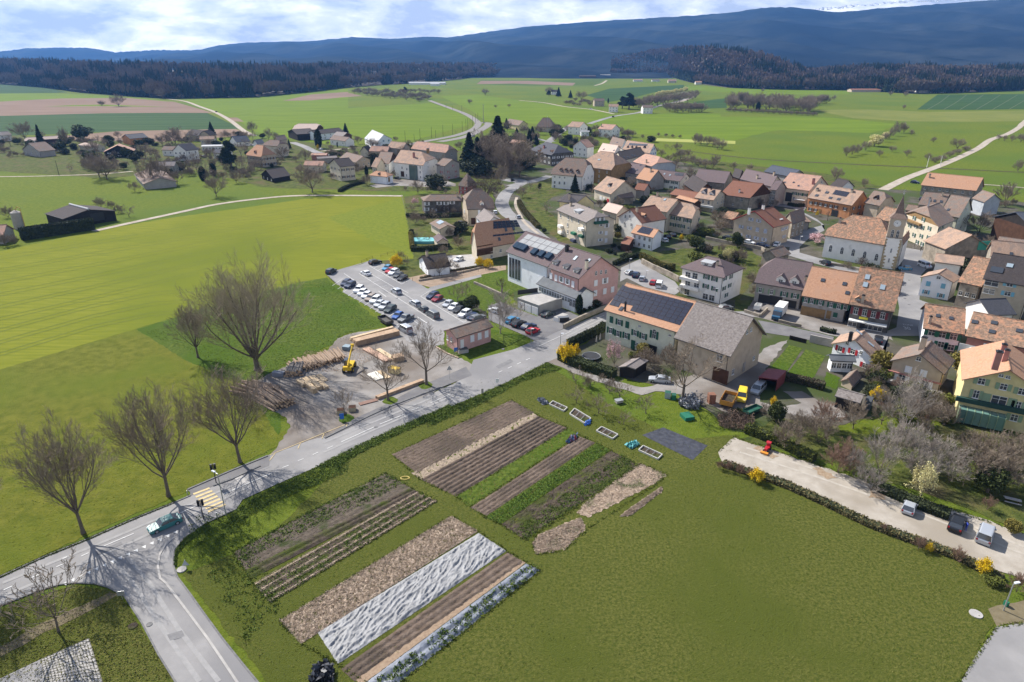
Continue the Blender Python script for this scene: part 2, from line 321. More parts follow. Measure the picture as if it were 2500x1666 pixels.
def grow(seed,H,trunk=.22,lead=7,spread=.55,up=.55,levels=(7,6,5),tr=.03,cone=False,droop=0.,tips=None,tw=.02):
    """bare tree: returns trunk segments and twig segments"""
    r=random.Random(seed); T=[];C=[]
    def limb(p,d,L,rad,lev,curve,dst):
        n=5 if lev<=1 else (3 if lev==2 else 2); pts=[p]; q=Vector(p); dd=Vector(d)
        for i in range(n):
            dd=(dd+Vector((r.uniform(-.16,.16),r.uniform(-.16,.16),curve/n*(1 if lev<3 else .6)-droop*lev*.25/n))).normalized()
            q=q+dd*(L/n); a=rad*(1-i/n*.72); b=rad*(1-(i+1)/n*.72)
            dst.append((*pts[-1],*q,max(a,tw),max(b,tw*.8))); pts.append(Vector(q))
        if tips is not None and lev>=len(levels): tips.append(tuple(q))
        if lev>=len(levels)+0: return
        k=levels[lev] 
        for i in range(k):
            f=(.22+.78*(i+r.random()*.8)/k) if lev else (.3+.7*(i+r.random()*.8)/k)
            x=min(f*n,n-.001); j=int(x); base=pts[j].lerp(pts[j+1],x-j); ax=(pts[j+1]-pts[j]).normalized()
            ph=r.uniform(0,6.28); o=ax.orthogonal().normalized(); o=(Matrix.Rotation(ph,3,ax)@o)
            an=r.uniform(.45,.85); nd=(ax*math.cos(an)+o*math.sin(an)+Vector((0,0,.12))).normalized()
            limb(base,nd,L*r.uniform(.38,.62)*(1.12-.45*f),rad*(1-f*.72)*r.uniform(.42,.6),lev+1,up*.6,C if lev>=0 else dst)
    th=H*trunk; base=Vector((0,0,0)); tops=[base]; q=base; n=4
    lean=Vector((r.uniform(-.05,.05),r.uniform(-.05,.05),1))
    for i in range(n):
        nq=q+Vector((lean.x+r.uniform(-.03,.03),lean.y+r.uniform(-.03,.03),1))*(th/n)
        T.append((*q,*nq,H*tr*(1.45 if i==0 else 1.04-.06*i),H*tr*(1.04-.06*(i+1)))); q=nq
    if cone:   # leader runs through
        L=H-th; cur=q
        for i in range(8):
            nx=cur+Vector((r.uniform(-.04,.04),r.uniform(-.04,.04),1))*(L/8); T.append((*cur,*nx,H*tr*.8*(1-i/8.5),H*tr*.8*(1-(i+1)/8.5)))
            for k in range(lead):
                f=(i+r.random())/8; a=r.uniform(0,6.28); an=.9-.35*f
                d=Vector((math.cos(a)*math.sin(an),math.sin(a)*math.sin(an),math.cos(an))); limb(cur.lerp(nx,r.random()),d,L*spread*(1.05-f*.85)*r.uniform(.7,1.1),H*tr*.3*(1.1-f),1,up,C)
            cur=nx
        return T,C
    for i in range(lead):
        a=2.39996*i+r.uniform(-.3,.3); f=i/max(1,lead-1); an=spread*1.25*(.12+.88*f**.7)*r.uniform(.85,1.12)
        d=Vector((math.cos(a)*math.sin(an),math.sin(a)*math.sin(an),math.cos(an)))
        z=th*(1-r.uniform(0,.25)) if i else th
        limb(Vector((q.x*z/th,q.y*z/th,z-(0.02 if i else 0))),d,(H-z)*r.uniform(.88,1.03)*(1.02-.22*min(1,an/1.1)),H*tr*r.uniform(.36,.5),0,up,T)
    return T,C
def norm_h(T,C,H):
    zs=np.array([q[5] for q in C]) if C else np.array([H]); k=H/np.percentile(zs,99.5)
    f=lambda L:[tuple(x*k for x in q) for q in L]
    return f(T),f(C)
PROTO={}
def bare(kind,seed,mat=None,bloom=None,nb=0,bs=.12,bark=None,**kw):
    key=(kind,seed)
    if key in PROTO: return PROTO[key]
    H=kw.pop('H',10.); tips=[]
    T,C=grow(seed,H,tips=tips if bloom else None,**kw)
    zs=np.percentile([q[5] for q in C],99.5); k=H/zs; T=[tuple(x*k for x in q) for q in T]; C=[tuple(x*k for x in q) for q in C]
    parts=[('trunk',tubes(T,7 if H>12 else 5,'trunk',bark or BARK,True)),('crown',tubes(C,3,'crown',mat or TWIG))]
    if bloom:
        tp=np.array(tips)*k; rs=np.random.RandomState(seed); idx=rs.randint(0,len(tp),nb); pts=tp[idx]+rs.normal(size=(nb,3))*bs*2.2
        parts.append(('blossom',quads(pts,bs,'blossom',bloom,seed)))
    PROTO[key]=(parts,H); return PROTO[key]
def leafy(kind,seed,mat,H=5.,rad=2.,n=1600,size=.22,shape='ball',lumps=9,stem=.12):
    key=(kind,seed)
    if key in PROTO: return PROTO[key]
    rs=np.random.RandomState(seed); C=[]
    if shape=='ball':
        cz=H*(.5+stem/2); hz=H*(1-stem)/2
        for k in range(lumps):
            d=rs.normal(size=3); d/=np.linalg.norm(d); c=np.array([d[0]*rad*.5,d[1]*rad*.5,cz+d[2]*hz*.5]); m=n//lumps
            q=rs.normal(size=(m,3)); q/=np.linalg.norm(q,axis=1,keepdims=True); q*=(rs.uniform(.55,1,size=(m,1)))
            C.append(c+q*np.array([rad*.6,rad*.6,hz*.58]))
    elif shape=='cone':
        z=rs.uniform(0,1,size=n)**1.35; lay=np.floor(z*11)/11; r=rad*(1-z*.97)*(.62+.38*((z*11)%1<.6)); a=rs.uniform(0,6.283,size=n)
        rr=r*np.sqrt(rs.uniform(.25,1,size=n))*(1+.22*np.sin(a*5+lay*40)); C.append(np.stack([rr*np.cos(a),rr*np.sin(a),H*(stem+z*(1-stem))-rr*.18],axis=1))
    elif shape=='column':
        z=rs.uniform(0,1,size=n); r=rad*np.sqrt(np.clip(np.sin(np.clip(z*1.02,.02,1)*math.pi*.93+.15),0,1)); a=rs.uniform(0,6.283,size=n)
        rr=r*np.sqrt(rs.uniform(.4,1,size=n)); C.append(np.stack([rr*np.cos(a),rr*np.sin(a),H*(.02+z*.98)],axis=1))
    elif shape=='cedar':
        for k in range(lumps):
            f=(k+.5)/lumps; a=rs.uniform(0,6.283); r0=rad*(1-.75*f)*rs.uniform(.35,.75); c=np.array([r0*math.cos(a),r0*math.sin(a),H*(.25+.72*f)]); m=n//lumps
            q=rs.normal(size=(m,3)); q/=np.linalg.norm(q,axis=1,keepdims=True); q*=rs.uniform(.3,1,size=(m,1)); C.append(c+q*np.array([rad*.5*(1.1-.6*f),rad*.5*(1.1-.6*f),H*.075]))
    C=np.concatenate(C); C[:,2]=np.maximum(C[:,2],.05)
    tr=[(0,0,0,0,0,H*.8,rad*.09+.05,.03)]
    r=random.Random(seed)
    for k in range(8):
        z=H*r.uniform(.2,.7); a=r.uniform(0,6.28); tr.append((0,0,z,rad*.6*math.cos(a)*(1-z/H),rad*.6*math.sin(a)*(1-z/H),z+H*.08,.05,.015))
    parts=[('trunk',tubes(tr,5,'trunk',BARK)),('crown',quads(C,size,'crown',mat,seed))]
    PROTO[key]=(parts,H); return PROTO[key]
KN={ # kind -> builder
'poplar':lambda i:bare('poplar',3,H=20,trunk=.14,lead=15,spread=.86,up=.75,levels=(10,9,6),tr=.026,tw=.016,mat=M('poplar_twigs',(.24,.20,.145),(.34,.29,.215),sc=1.5,rough=.95,spec=.1)),
'avenue':lambda i:bare('avenue',11+i%4,H=16,trunk=.26,lead=11,spread=.70,up=.55,levels=(9,8,6),tr=.019,tw=.018,mat=TWIG),
'street':lambda i:bare('street',21+i%2,H=12,trunk=.30,lead=6,spread=.80,up=.4,levels=(8,7,5),tr=.022,tw=.02,mat=TWIG),
'young':lambda i:bare('young',31,H=6,trunk=.3,lead=7,spread=.75,up=.5,levels=(5,4,3),tr=.013,mat=TWIG),
'round':lambda i:bare('round',41+i%3,H=9,trunk=.18,lead=9,spread=.8,up=.3,levels=(8,7,5),tw=.026,tr=.022,mat=TWIG),
'fruit':lambda i:bare('fruit',51+i%3,H=5,trunk=.24,lead=6,spread=1.0,up=.25,levels=(6,5,4),tw=.018,tr=.024,mat=TWIG),
'shrub':lambda i:bare('shrub',61+i%3,H=4,trunk=.05,lead=13,spread=.8,up=.3,levels=(6,5,3),tr=.012,mat=TWIG),
'dense':lambda i:bare('dense',66+i%2,H=6,trunk=.06,lead=13,spread=.85,up=.3,levels=(7,6,5),tw=.022,tr=.014,mat=TWIG),
'rust':lambda i:bare('rust',71+i%2,H=4,trunk=.05,lead=13,spread=.8,up=.35,levels=(6,5,4),tr=.012,mat=TWR),
'pale':lambda i:bare('pale',76+i%2,H=6,trunk=.08,lead=10,spread=.8,up=.4,levels=(7,6,5),tr=.016,tw=.016,mat=TWP),
'birch':lambda i:bare('birch',81+i%2,H=9,trunk=.12,lead=9,spread=.7,up=.4,levels=(8,7,5),tr=.014,tw=.016,mat=TWP,bark=TWP),
'far':lambda i:bare('far',86+i%4,H=10,trunk=.12,lead=10,spread=.8,up=.3,levels=(8,7),tr=.024,tw=.062,mat=TWIG),
'fars':lambda i:bare('fars',92+i%3,H=5,trunk=.04,lead=13,spread=.85,up=.3,levels=(8,7),tr=.022,tw=.04,mat=TWIG),
'weeping':lambda i:bare('weeping',96,H=9,trunk=.3,lead=12,spread=1.15,up=.5,levels=(8,7,4),tr=.03,droop=3.2,mat=TWD),
'magnolia':lambda i:bare('magnolia',98,H=6,trunk=.1,lead=12,spread=.85,up=.4,levels=(6,5,3),tr=.018,bloom=PNK,nb=2600,bs=.085),
'cherry':lambda i:bare('cherry',99,H=4,trunk=.2,lead=8,spread=.9,up=.3,levels=(5,4,3),tr=.02,bloom=PNK,nb=1500,bs=.1),
'catkin':lambda i:bare('catkin',101,H=6,trunk=.12,lead=10,spread=.75,up=.4,levels=(6,5,3),tr=.014,bloom=WIL,nb=2600,bs=.12),
'willow':lambda i:leafy('willow',102,WIL,H=7,rad=4,n=2200,size=.28,lumps=9),
'forsythia':lambda i:bare('forsythia',103+i%2,H=2.2,trunk=.05,lead=12,spread=.95,up=.3,levels=(5,4),tr=.012,bloom=FOR,nb=2200,bs=.085),
'pollard':lambda i:bare('pollard',105,H=4.5,trunk=.5,lead=8,spread=1.2,up=.9,levels=(4,3),tr=.04,mat=TWD),
'conifer':lambda i:leafy('conifer',111+i%2,CNF,H=12,rad=2.9,n=5200,size=.36,shape='cone'),
'cypress':lambda i:leafy('cypress',115,CNF,H=8,rad=1.0,n=2200,size=.22,shape='column'),
'cedar':lambda i:leafy('cedar',117+i%2,CNF,H=14,rad=6,n=7000,size=.34,shape='cedar',lumps=20),
'evergreen':lambda i:leafy('evergreen',121+i%2,EVG,H=5,rad=2.4,n=3600,size=.19,lumps=12),
'olive':lambda i:leafy('olive',125,OLV,H=5,rad=2.4,n=3600,size=.19,lumps=12),
'bushg':lambda i:leafy('bushg',127+i%2,HDG,H=2.2,rad=1.5,n=1400,size=.13,lumps=9,stem=.02),
'bushd':lambda i:leafy('bushd',129+i%2,HDD,H=2.2,rad=1.5,n=1400,size=.13,lumps=9,stem=.02),
}
NM={'poplar':'bare_poplar_tree','avenue':'bare_tree','street':'bare_tree','young':'young_bare_tree','round':'bare_tree','fruit':'fruit_tree','shrub':'bare_shrub','dense':'bare_bush','rust':'bare_shrub',
'pale':'bare_tree','birch':'birch_tree','far':'bare_tree','fars':'twiggy_bush','weeping':'weeping_tree','magnolia':'magnolia_tree','cherry':'cherry_tree','catkin':'catkin_shrub','willow':'willow_tree',
'forsythia':'forsythia_shrub','pollard':'pollarded_tree','conifer':'conifer_tree','cypress':'cypress_tree','cedar':'cedar_tree','evergreen':'evergreen_tree','olive':'evergreen_tree','bushg':'green_shrub','bushd':'evergreen_shrub'}
TC={}
def plant(kind,t,x,y,h,label,group=None,top=None,wide=1.,at=None,z=0.,rz=None):
    """a tree or shrub: height h in metres, or top = pixel row of its tip"""
    i=TC.get(kind,0); TC[kind]=i+1
    parts,H=KN[kind](i); b=at if at is not None else P(t,(x,y),z)
    if top is not None: h=topz(b,px(t,(x,top))[1])
    o=empty(NM[kind],b,(i*2.39996)%6.283 if rz is None else rz); k=h/H; wide*=.5 if kind in('forsythia','catkin','magnolia') else (.8 if kind in('pale','dense','rust') else 1); o.scale=(k*wide,k*wide,k)
    tag(o,label,'shrub' if 'shrub' in NM[kind] or 'bush' in NM[kind] else 'tree',group)
    for n,me in parts: link(n,me,o)
    return o
def plants(kind,t,pts,label,group,hs=None,wide=1.):
    for q in pts:
        plant(kind,t,q[0],q[1],q[2] if len(q)>2 else hs,label,group,wide=wide*R.uniform(.9,1.15))
def hedge(t,pts,w_,h,mat,label,dens=34,size=.16,z=0.,core=None):
    W=spline([P(t,p,z) for p in pts],2.) if len(pts)>2 else [P(t,p,z) for p in pts]
    rs=np.random.RandomState(len(pts)*7+int(h*10)); C=[]; mb=MB()
    for a,b in zip(W[:-1],W[1:]):
        L=(b-a).length; d=(b-a)/max(L,1e-6); n=Vector((-d.y,d.x,0)); k=int(L*dens*(w_+2*h)); 
        if k<1: continue
        q=rs.uniform(0,1,size=(k,3)); side=rs.randint(0,3,size=k)
        xx=np.where(side==0,q[:,1]*w_-w_/2,np.where(side==1,-w_/2,w_/2)); zz=np.where(side==0,h,q[:,2]*h)
        xx+=rs.normal(size=k)*.07; zz=np.abs(zz+rs.normal(size=k)*.08); l=q[:,0]*L
        C.append(np.stack([a.x+d.x*l+n.x*xx,a.y+d.y*l+n.y*xx,z+zz],axis=1))
        q4=[a-n*(w_/2-.08),b-n*(w_/2-.08),b+n*(w_/2-.08),a+n*(w_/2-.08)]; mb.slab([(p.x,p.y,z+h-.06) for p in q4],h-.06)
    C=np.concatenate(C); o0=W[0]
    root=empty('hedge',o0); tag(root,label,'hedge'); C-=np.array(o0)
    mb.v=[(v[0]-o0.x,v[1]-o0.y,v[2]-o0.z) for v in mb.v]
    link('foliage',quads(C,size,'foliage',mat,3),root); mb.build('branches',core or HDD,root); return root
def cover(name,t,poly,n,size,mat,label,z=.0,hz=.3,clump=0,seed=1,kind='stuff',asp=1.,flat=0.):
    """countless leaves / straws spread over a patch of ground"""
    W=[P(t,p) for p in poly]; rs=np.random.RandomState(seed); X=np.array([[p.x,p.y] for p in W])
    tri=tessellate_polygon([[Vector((p.x,p.y,0)) for p in W]]); A=np.array([abs(np.cross(X[b]-X[a],X[c]-X[a]))/2 for a,b,c in tri]); ch=rs.choice(len(tri),n,p=A/A.sum())
    r=rs.uniform(0,1,size=(n,2)); fl=r.sum(1)>1; r[fl]=1-r[fl]
    a=X[[tri[i][0] for i in ch]];b=X[[tri[i][1] for i in ch]];c=X[[tri[i][2] for i in ch]]
    xy=a+(b-a)*r[:,:1]+(c-a)*r[:,1:]
    if clump:
        k=rs.choice(n,max(1,n//clump)); cc=xy[k]; xy=cc[rs.randint(0,len(cc),n)]+rs.normal(size=(n,2))*hz*.9
    zz=z+np.abs(rs.normal(size=n))*hz*.5
    o=link(name,quads(np.column_stack([xy,zz]),size,name,mat,seed,asp=asp,flat=flat)); return tag(o,label,None,None,kind)
# ================================================================ vehicles
PAINT={'white':(.72,.73,.75),'silver':(.42,.44,.47),'grey':(.17,.18,.19),'dgrey':(.06,.065,.07),'black':(.014,.015,.018),'blue':(.03,.10,.33),'dblue':(.015,.03,.075),
'lblue':(.06,.22,.38),'red':(.38,.015,.022),'beige':(.28,.23,.19),'yellow':(.72,.50,.04),'teal':(.04,.17,.17),'dgreen':(.03,.045,.045),'wine':(.22,.015,.03),'orange':(.62,.24,.03)}
def paint(c):
    n=c+'_car_paint'
    if n in MC: return MC[n]
    m=M(n,PAINT[c],rough=.42,spec=.4); b=m.node_tree.nodes['Principled BSDF']; b.inputs['Coat Weight'].default_value=.08; b.inputs['Coat Roughness'].default_value=.08
    if c in('silver','grey','beige','lblue'): b.inputs['Metallic'].default_value=.35
    return m
LHT=plain('headlight_lens',(.7,.72,.75),.15,spec=.8); TLT=plain('tail_light_lens',(.35,.01,.01),.25)
CAR={}
PRF={ # length,width,roof z,belt z, x of: bonnet start, windscreen base, roof front, roof rear, rear glass base, bonnet z, boot z
'hatch':(4.05,1.74,1.47,.92,-.62,-.1,1.35,1.92,.86,.93,0),'sedan':(4.65,1.80,1.44,.92,-.95,-.35,1.05,1.85,.86,.98,1),'estate':(4.6,1.8,1.48,.93,-.95,-.3,1.75,2.2,.88,.95,0),
'suv':(4.5,1.86,1.68,1.05,-.8,-.3,1.65,2.12,1.02,1.05,0),'van':(4.7,1.9,1.92,1.1,-1.45,-.9,2.05,2.28,1.0,1.1,0),'pick':(5.2,1.88,1.76,1.05,-1.2,-.6,.75,1.0,1.02,1.02,2)}
def carmeshes(ty,c):
    if (ty,c) in CAR: return CAR[ty,c]
    L,Wd,zr,zb,xw,xr,xe,xg,zh,zt,mode=PRF[ty]; x0=-L/2; x1=L/2; hw=Wd/2; b=MB(); g=MB()
    def ring(x,wb,wbelt,z0,zbelt): return [(x,-wb,z0),(x,-wbelt,zbelt*.62),(x,-wbelt*.985,zbelt),(x,wbelt*.985,zbelt),(x,wbelt,zbelt*.62),(x,wb,z0)]
    st=[(x0,.80,.84,.34,zh*.72),(x0+.12,.88,.92,.24,zh*.86),(x0+.55,.95,1,.2,zh*.95),(xw,.95,1,.2,zh+.02),(xw+.02,.95,1,.2,zb),((xr+xe)/2,.96,1,.2,zb),(xg-.05,.95,1,.22,zb+.02)]
    if mode: st.append((min(xg+.1,x1-.3),.95,.99,.22,zt))
    st+= [(x1-.15,.9,.95,.26,zt),(x1,.84,.88,.36,zt*.8)]
    rr=[ring(x,a*hw,bb*hw,z0,z1) for x,a,bb,z0,z1 in st]
    for p,q in zip(rr[:-1],rr[1:]):
        for i in range(5): b.poly([p[i],p[i+1],q[i+1],q[i]])
        b.poly([p[5],p[0],q[0],q[5]])
    b.poly(rr[0][::-1]); b.poly(rr[-1])
    # cabin: glass band between belt and roof, painted roof slab and pillars
    k=.80; wr=hw*k; wb_=hw*.955
    A=[(xw,-wb_,zb),(xg,-wb_,zb),(xg,wb_,zb),(xw,wb_,zb)]; Rf=[(xr,-wr,zr-.07),(xe,-wr,zr-.05),(xe,wr,zr-.05),(xr,wr,zr-.07)]
    for i in range(4): j=(i+1)%4; g.poly([A[i],A[j],Rf[j],Rf[i]])
    m_=((xr+xe)/2); top=[(xr-.05,-wr-.02,zr-.06),(m_,-wr-.03,zr-.03),(xe+.05,-wr-.02,zr-.06),(xe+.05,wr+.02,zr-.06),(m_,wr+.03,zr-.03),(xr-.05,wr+.02,zr-.06)]
    ins=[(xr+.15,-wr+.12,zr),(m_,-wr+.12,zr+.02),(xe-.12,-wr+.12,zr-.01),(xe-.12,wr-.12,zr-.01),(m_,wr-.12,zr+.02),(xr+.15,wr-.12,zr)]
    for i in range(6): j=(i+1)%6; b.poly([top[i],top[j],ins[j],ins[i]])
    b.poly(ins); b.poly([(p[0],p[1],p[2]-.03) for p in top][::-1])
    for sy in(-1,1):
        for xa,xb in ((xw,xr),(xg,xe),(m_+.05,m_+.1)): b.tube((xa,sy*wb_,zb-.02),(xb,sy*(wr+.01),zr-.05),.045,.04,4)
        b.box((xw+.1),(xw+.28),sy*(hw+.02)-.08,sy*(hw+.02)+.08,zb-.02,zb+.14)
    if mode==2:
        b2=hw*.9; b.box(xg+.08,x1-.04,-b2,b2,zt-.45,zt-.42)
    wh=MB(); rw=.33 if ty not in('suv','van','pick') else .36
    wh.tube((0,-.11,0),(0,.11,0),rw,rw,14,0,True); wh.tube((0,-.115,0),(0,.115,0),rw*.6,rw*.6,10,1,True)
    hl=MB(); hl.box(-.05,.13,-.17,.17,-.07,.08); tl=MB(); tl.box(-.09,.03,-.12,.12,-.13,.15)
    CAR[ty,c]=dict(body=b.me('body',paint(c)),windows=g.me('windows',GLS),wheel=wh.me('wheel',[RBR,STL]),head=hl.me('headlight',LHT),tail=tl.me('tail_light',TLT),rw=rw,p=PRF[ty])
    return CAR[ty,c]
def car(ty,c,t,a,b,label,group=None,name='parked_car',sc=1.,z=0.):
    """car whose ground centre is at pixel a; b is the pixel the bonnet points to (or an angle in degrees)"""
    A=P(t,a,z); 
    if isinstance(b,(int,float)): rz=math.radians(b)
    else:
        B=P(t,b,z); rz=math.atan2(B.y-A.y,B.x-A.x)
    d=carmeshes(ty,c); o=empty(name,A,rz+math.pi); o.scale=(sc,)*3; tag(o,label,'car' if ty not in('van',) else 'van',group)
    link('body',d['body'],o); link('windows',d['windows'],o); L,Wd=d['p'][0],d['p'][1]
    for sx in(-1,1):
        for sy in(-1,1): link('wheel',d['wheel'],o,(sx*L*.31,sy*(Wd/2-.1),d['rw']))
    zh=d['p'][8]
    for sy in(-1,1): link('headlight',d['head'],o,(-L/2+.06,sy*(Wd/2-.3),zh*.70)); link('tail_light',d['tail'],o,(L/2-.03,sy*(Wd/2-.2),zh*.82))
    return o
# ================================================================ houses
WC={}
def winme(w_,h,st):
    k=(round(w_,1),round(h,1),st)
    if k in WC: return WC[k]
    w_,h=k[0]*.88,k[1]*.92; m=MB(); f=.055
    m.box(-w_/2,w_/2,-.05,.02,-h/2,h/2,0)
    if st=='arch':
        n=len(m.v); pts=[(w_/2*math.cos(a*math.pi/8),.02,h/2+w_/2*math.sin(a*math.pi/8)) for a in range(9)]; m.poly(pts[::-1],0)
        for i in range(8): p,q=pts[i],pts[i+1]; m.tube(p,q,.06,.06,4,1)
    for x in(-w_/2,w_/2,0): m.box(x-f/2 if x else -.035,x+f/2 if x else .035,0,.06,-h/2,h/2+f*0,1)
    for z in(-h/2,h/2,h*.12): m.box(-w_/2,w_/2,0,.055,z-f/2,z+f/2,1)
    if st!='arch': m.box(-w_/2-.12,w_/2+.12,0,.14,-h/2-.12,-h/2-.03,1)
    WC[k]=m.me('window',[GLS,FRM]); return WC[k]
def boxme(key,x,y,z,mats):
    if key in WC: return WC[key]
    m=MB(); m.box(-x/2,x/2,-y/2,y/2,-z/2,z/2)
    WC[key]=m.me(key[0],mats); return WC[key]
FOOT=[]
class House:
    def __init__(S,name,label,cat,t,A,B,C=None,h=None,base=None,ridge=3.,dr='u',k=(0,0),wall='white',roof='brown',d=None,ov=.5,group=None,th=.22,gw=None,z0=0.):
        S.t=t
        if base is None and h and h>=4.5 and t in 'mnoqx' and cat!='shed' and not any(w in label for w in('red-brown roof and black','left half of','charcoal','orange front','cream farmhouse with wide','bright orange roof','white side aisle','dark corrugated')): h*=1.25
        def at(h):
            a,b=P(t,A,h),P(t,B,h)
            if C is not None and d is None: c=P(t,C,h)
            else: u=(b-a).normalized(); c=b+Vector((-u.y,u.x,0))*d
            return a,b,c
        if base is not None:
            end='B'
            if isinstance(base[0],str): end,base=base
            tx=px(t,base)[1]; lo,hi=1.,25.
            for _ in range(30):
                m=(lo+hi)/2; a,b,c=at(m); u=(b-a).normalized(); v=(c-b).normalized(); q=(b-u*ov+v*ov) if end=='B' else (a+u*ov+v*ov)
                if end=='C': q=c-v*ov-u*ov
                if proj((q.x,q.y,0))[1]>tx: lo=m  # higher eave -> nearer? compare ground row
                else: hi=m
                # raising the eave brings the corner nearer, so its foot drops in the picture
            lo,hi=1.,25.
            for _ in range(30):
                m=(lo+hi)/2; a,b,c=at(m); u=(b-a).normalized(); v=(c-b).normalized(); q=(b-u*ov+v*ov) if end=='B' else ((a+u*ov+v*ov) if end=='A' else c-v*ov-u*ov)
                if proj((q.x,q.y,0))[1]<tx: lo=m
                else: hi=m
            h=lo
        S.h=h; a,b,c=at(h); S.a=a; S.U=b-a; S.V=c-b; S.LU=S.U.length; S.LV=S.V.length; S.u=S.U/S.LU; S.v=S.V/S.LV; S.ov=ov
        S.dr=dr
        # ridge height
        gm=(b+S.V/2) if dr=='u' else (a+S.U/2)      # middle of the visible gable
        if dr=='u': gm=gm-S.U*(k[1]*.5*S.LV/S.LU) 
        else: gm=gm+S.V*(k[0]*.5*S.LU/S.LV)
        if isinstance(ridge,(tuple,list)):
            yy=px(t,(0,ridge[1]))[1]; lo,hi=h+.5,h+14
            for _ in range(30):
                m=(lo+hi)/2
                if proj((gm.x,gm.y,m))[1]>yy: lo=m
                else: hi=m
            S.rz=lo
        else: S.rz=h+ridge
        r=S.rz-h; cen=a+S.U/2+S.V/2; S.c=Vector((cen.x,cen.y,0)); S.root=empty(name,S.c); tag(S.root,label,cat,group)
        # W(s,q,z): s metres along the ridge direction, q metres across
        if dr=='u': S.L1,S.L2=S.LU,S.LV; S.o=a; S.e1=S.u; S.e2=S.v
        else: S.L1,S.L2=S.LV,S.LU; S.o=b; S.e1=S.v; S.e2=-S.u
        def W(s_,q,z): p=S.o+S.e1*s_+S.e2*q-S.c; return (p.x,p.y,z)
        S.W=W; L1,L2=S.L1,S.L2; k0,k1=k; S.k=k
        zc0=h+r*(1-k0); zc1=h+r*(1-k1); q0=L2/2*(1-k0); q1=L2/2*(1-k1); i0=k0*L2*.5*.9; i1=k1*L2*.5*.9
        i0=min(i0,L1*.48); i1=min(i1,L1*.48)
        R0=W(i0,L2/2,S.rz); R1=W(L1-i1,L2/2,S.rz); mb=MB()
        def side(q_e,q_c0,q_c1,flip):
            pts=[W(0,q_e,h),W(L1,q_e,h)]
            if k1<1: pts.append(W(L1,q_c1,zc1))
            pts+=[R1,R0]
            if k0<1: pts.append(W(0,q_c0,zc0))
            return pts[::-1] if flip else pts
        if k1<=0: 
            sA=[W(0,0,h),W(L1,0,h),R1,R0]; 
        sA=side(0,q0,q1,False); sB=side(L2,L2-q0,L2-q1,True)
        def dd(pts):
            o_=[]
            for p in pts:
                if not o_ or (Vector(p)-Vector(o_[-1])).length>1e-3: o_.append(p)
            return o_
        mb.slab(dd(sA),th); mb.slab(dd(sB),th)
        if k0>0: mb.slab([W(0,L2-q0,zc0) if k0<1 else W(0,L2,h),W(0,q0,zc0) if k0<1 else W(0,0,h),R0],th)
        if k1>0: mb.slab([W(L1,q1,zc1) if k1<1 else W(L1,0,h),W(L1,L2-q1,zc1) if k1<1 else W(L1,L2,h),R1],th)
        mb.tube(R0,R1,.14,.14,5)
        S.roof=mb.build('roof',RF[roof],S.root); gm_=MB()
        if k0<1 and k1<1 or dr=='u':
            gm_.tube(W(.05,-.06,h-.05),W(L1-.05,-.06,h-.05),.09,.09,5); gm_.tube(W(L1-ov-.1 if dr=='u' else ov+.1,ov-.08,0),W(L1-ov-.1 if dr=='u' else ov+.1,ov-.08,h),.06,.06,5); gm_.tube(W(L1-ov-.1 if dr=='u' else ov+.1,ov-.08,h-.1),W(L1-ov-.1 if dr=='u' else ov+.1,-.06,h-.05),.06,.06,5); gm_.build('gutter',DKM,S.roof); S.R0,S.R1=R0,R1; FOOT.append([a,b,c,a+S.V])
        # walls
        sl=r/(L2/2); hz=h+ov*sl-th-.03; wb=MB(); g0,g1=W(ov,ov,0),W(L1-ov,ov,0); g2,g3=W(L1-ov,L2-ov,0),W(ov,L2-ov,0)
        up=lambda p,z:(p[0],p[1],z)
        hz=max(hz,h-th)
        wb.poly([g0,g1,up(g1,hz),up(g0,hz)]); wb.poly([g2,g3,up(g3,hz),up(g2,hz)])
        for (p,q,kk,sgn,base_s) in ((g3,g0,k0,1,ov),(g1,g2,k1,-1,L1-ov)):
            zt=h+r*(1-kk)-th-.03; zt=max(zt,hz)
            wb.poly([p,q,up(q,hz),up(p,hz)])
            if kk<1 and zt>hz+.05:
                f=(zt-hz)/max(sl,1e-3); P3=Vector(p);Q3=Vector(q); Lg=(Q3-P3).length; f=min(f,Lg/2); di=(Q3-P3)/Lg
                a1=P3+di*f; b1=Q3-di*f; pts=[up(p,hz),up(q,hz),(b1.x,b1.y,zt),(a1.x,a1.y,zt)]
                if (b1-a1).length<.05: pts=pts[:3]
                if gw: gb=MB(); gb.poly(pts); gb.build('gable_boarding',WL[gw],S.root)
                else: wb.poly(pts)
        S.wall=wb.build('wall',WL[wall],S.root)
    def face(S,f):
        """origin, along, outward, length of visible face 0 (A-B) or 1 (B-C)"""
        ov=S.ov
        if f==0: o=S.a+S.u*ov+S.v*ov; al=S.u; L=S.LU-2*ov
        else: o=S.a+S.U-S.u*ov+S.v*ov; al=S.v; L=S.LV-2*ov
        n=Vector((al.y,-al.x,0)); return o,al,n,L
    def hit(S,f,p,t=None,off=0.):
        o,al,n,L=S.face(f); o=o+n*off; d=ray(*px(t or S.t,p)); c=Vector((0,0,CH)); dn=d.dot(n)
        k=(o-c).dot(n)/dn; q=c+d*k; return q
    def onface(S,name,me,f,q,par=None,mat=None):
        o,al,n,L=S.face(f); o_=link(name,me,par or S.root); 
        o_.location=(q.x-S.c.x,q.y-S.c.y,q.z); o_.rotation_euler=(0,0,math.atan2(al.y,al.x)+math.pi)
        return o_
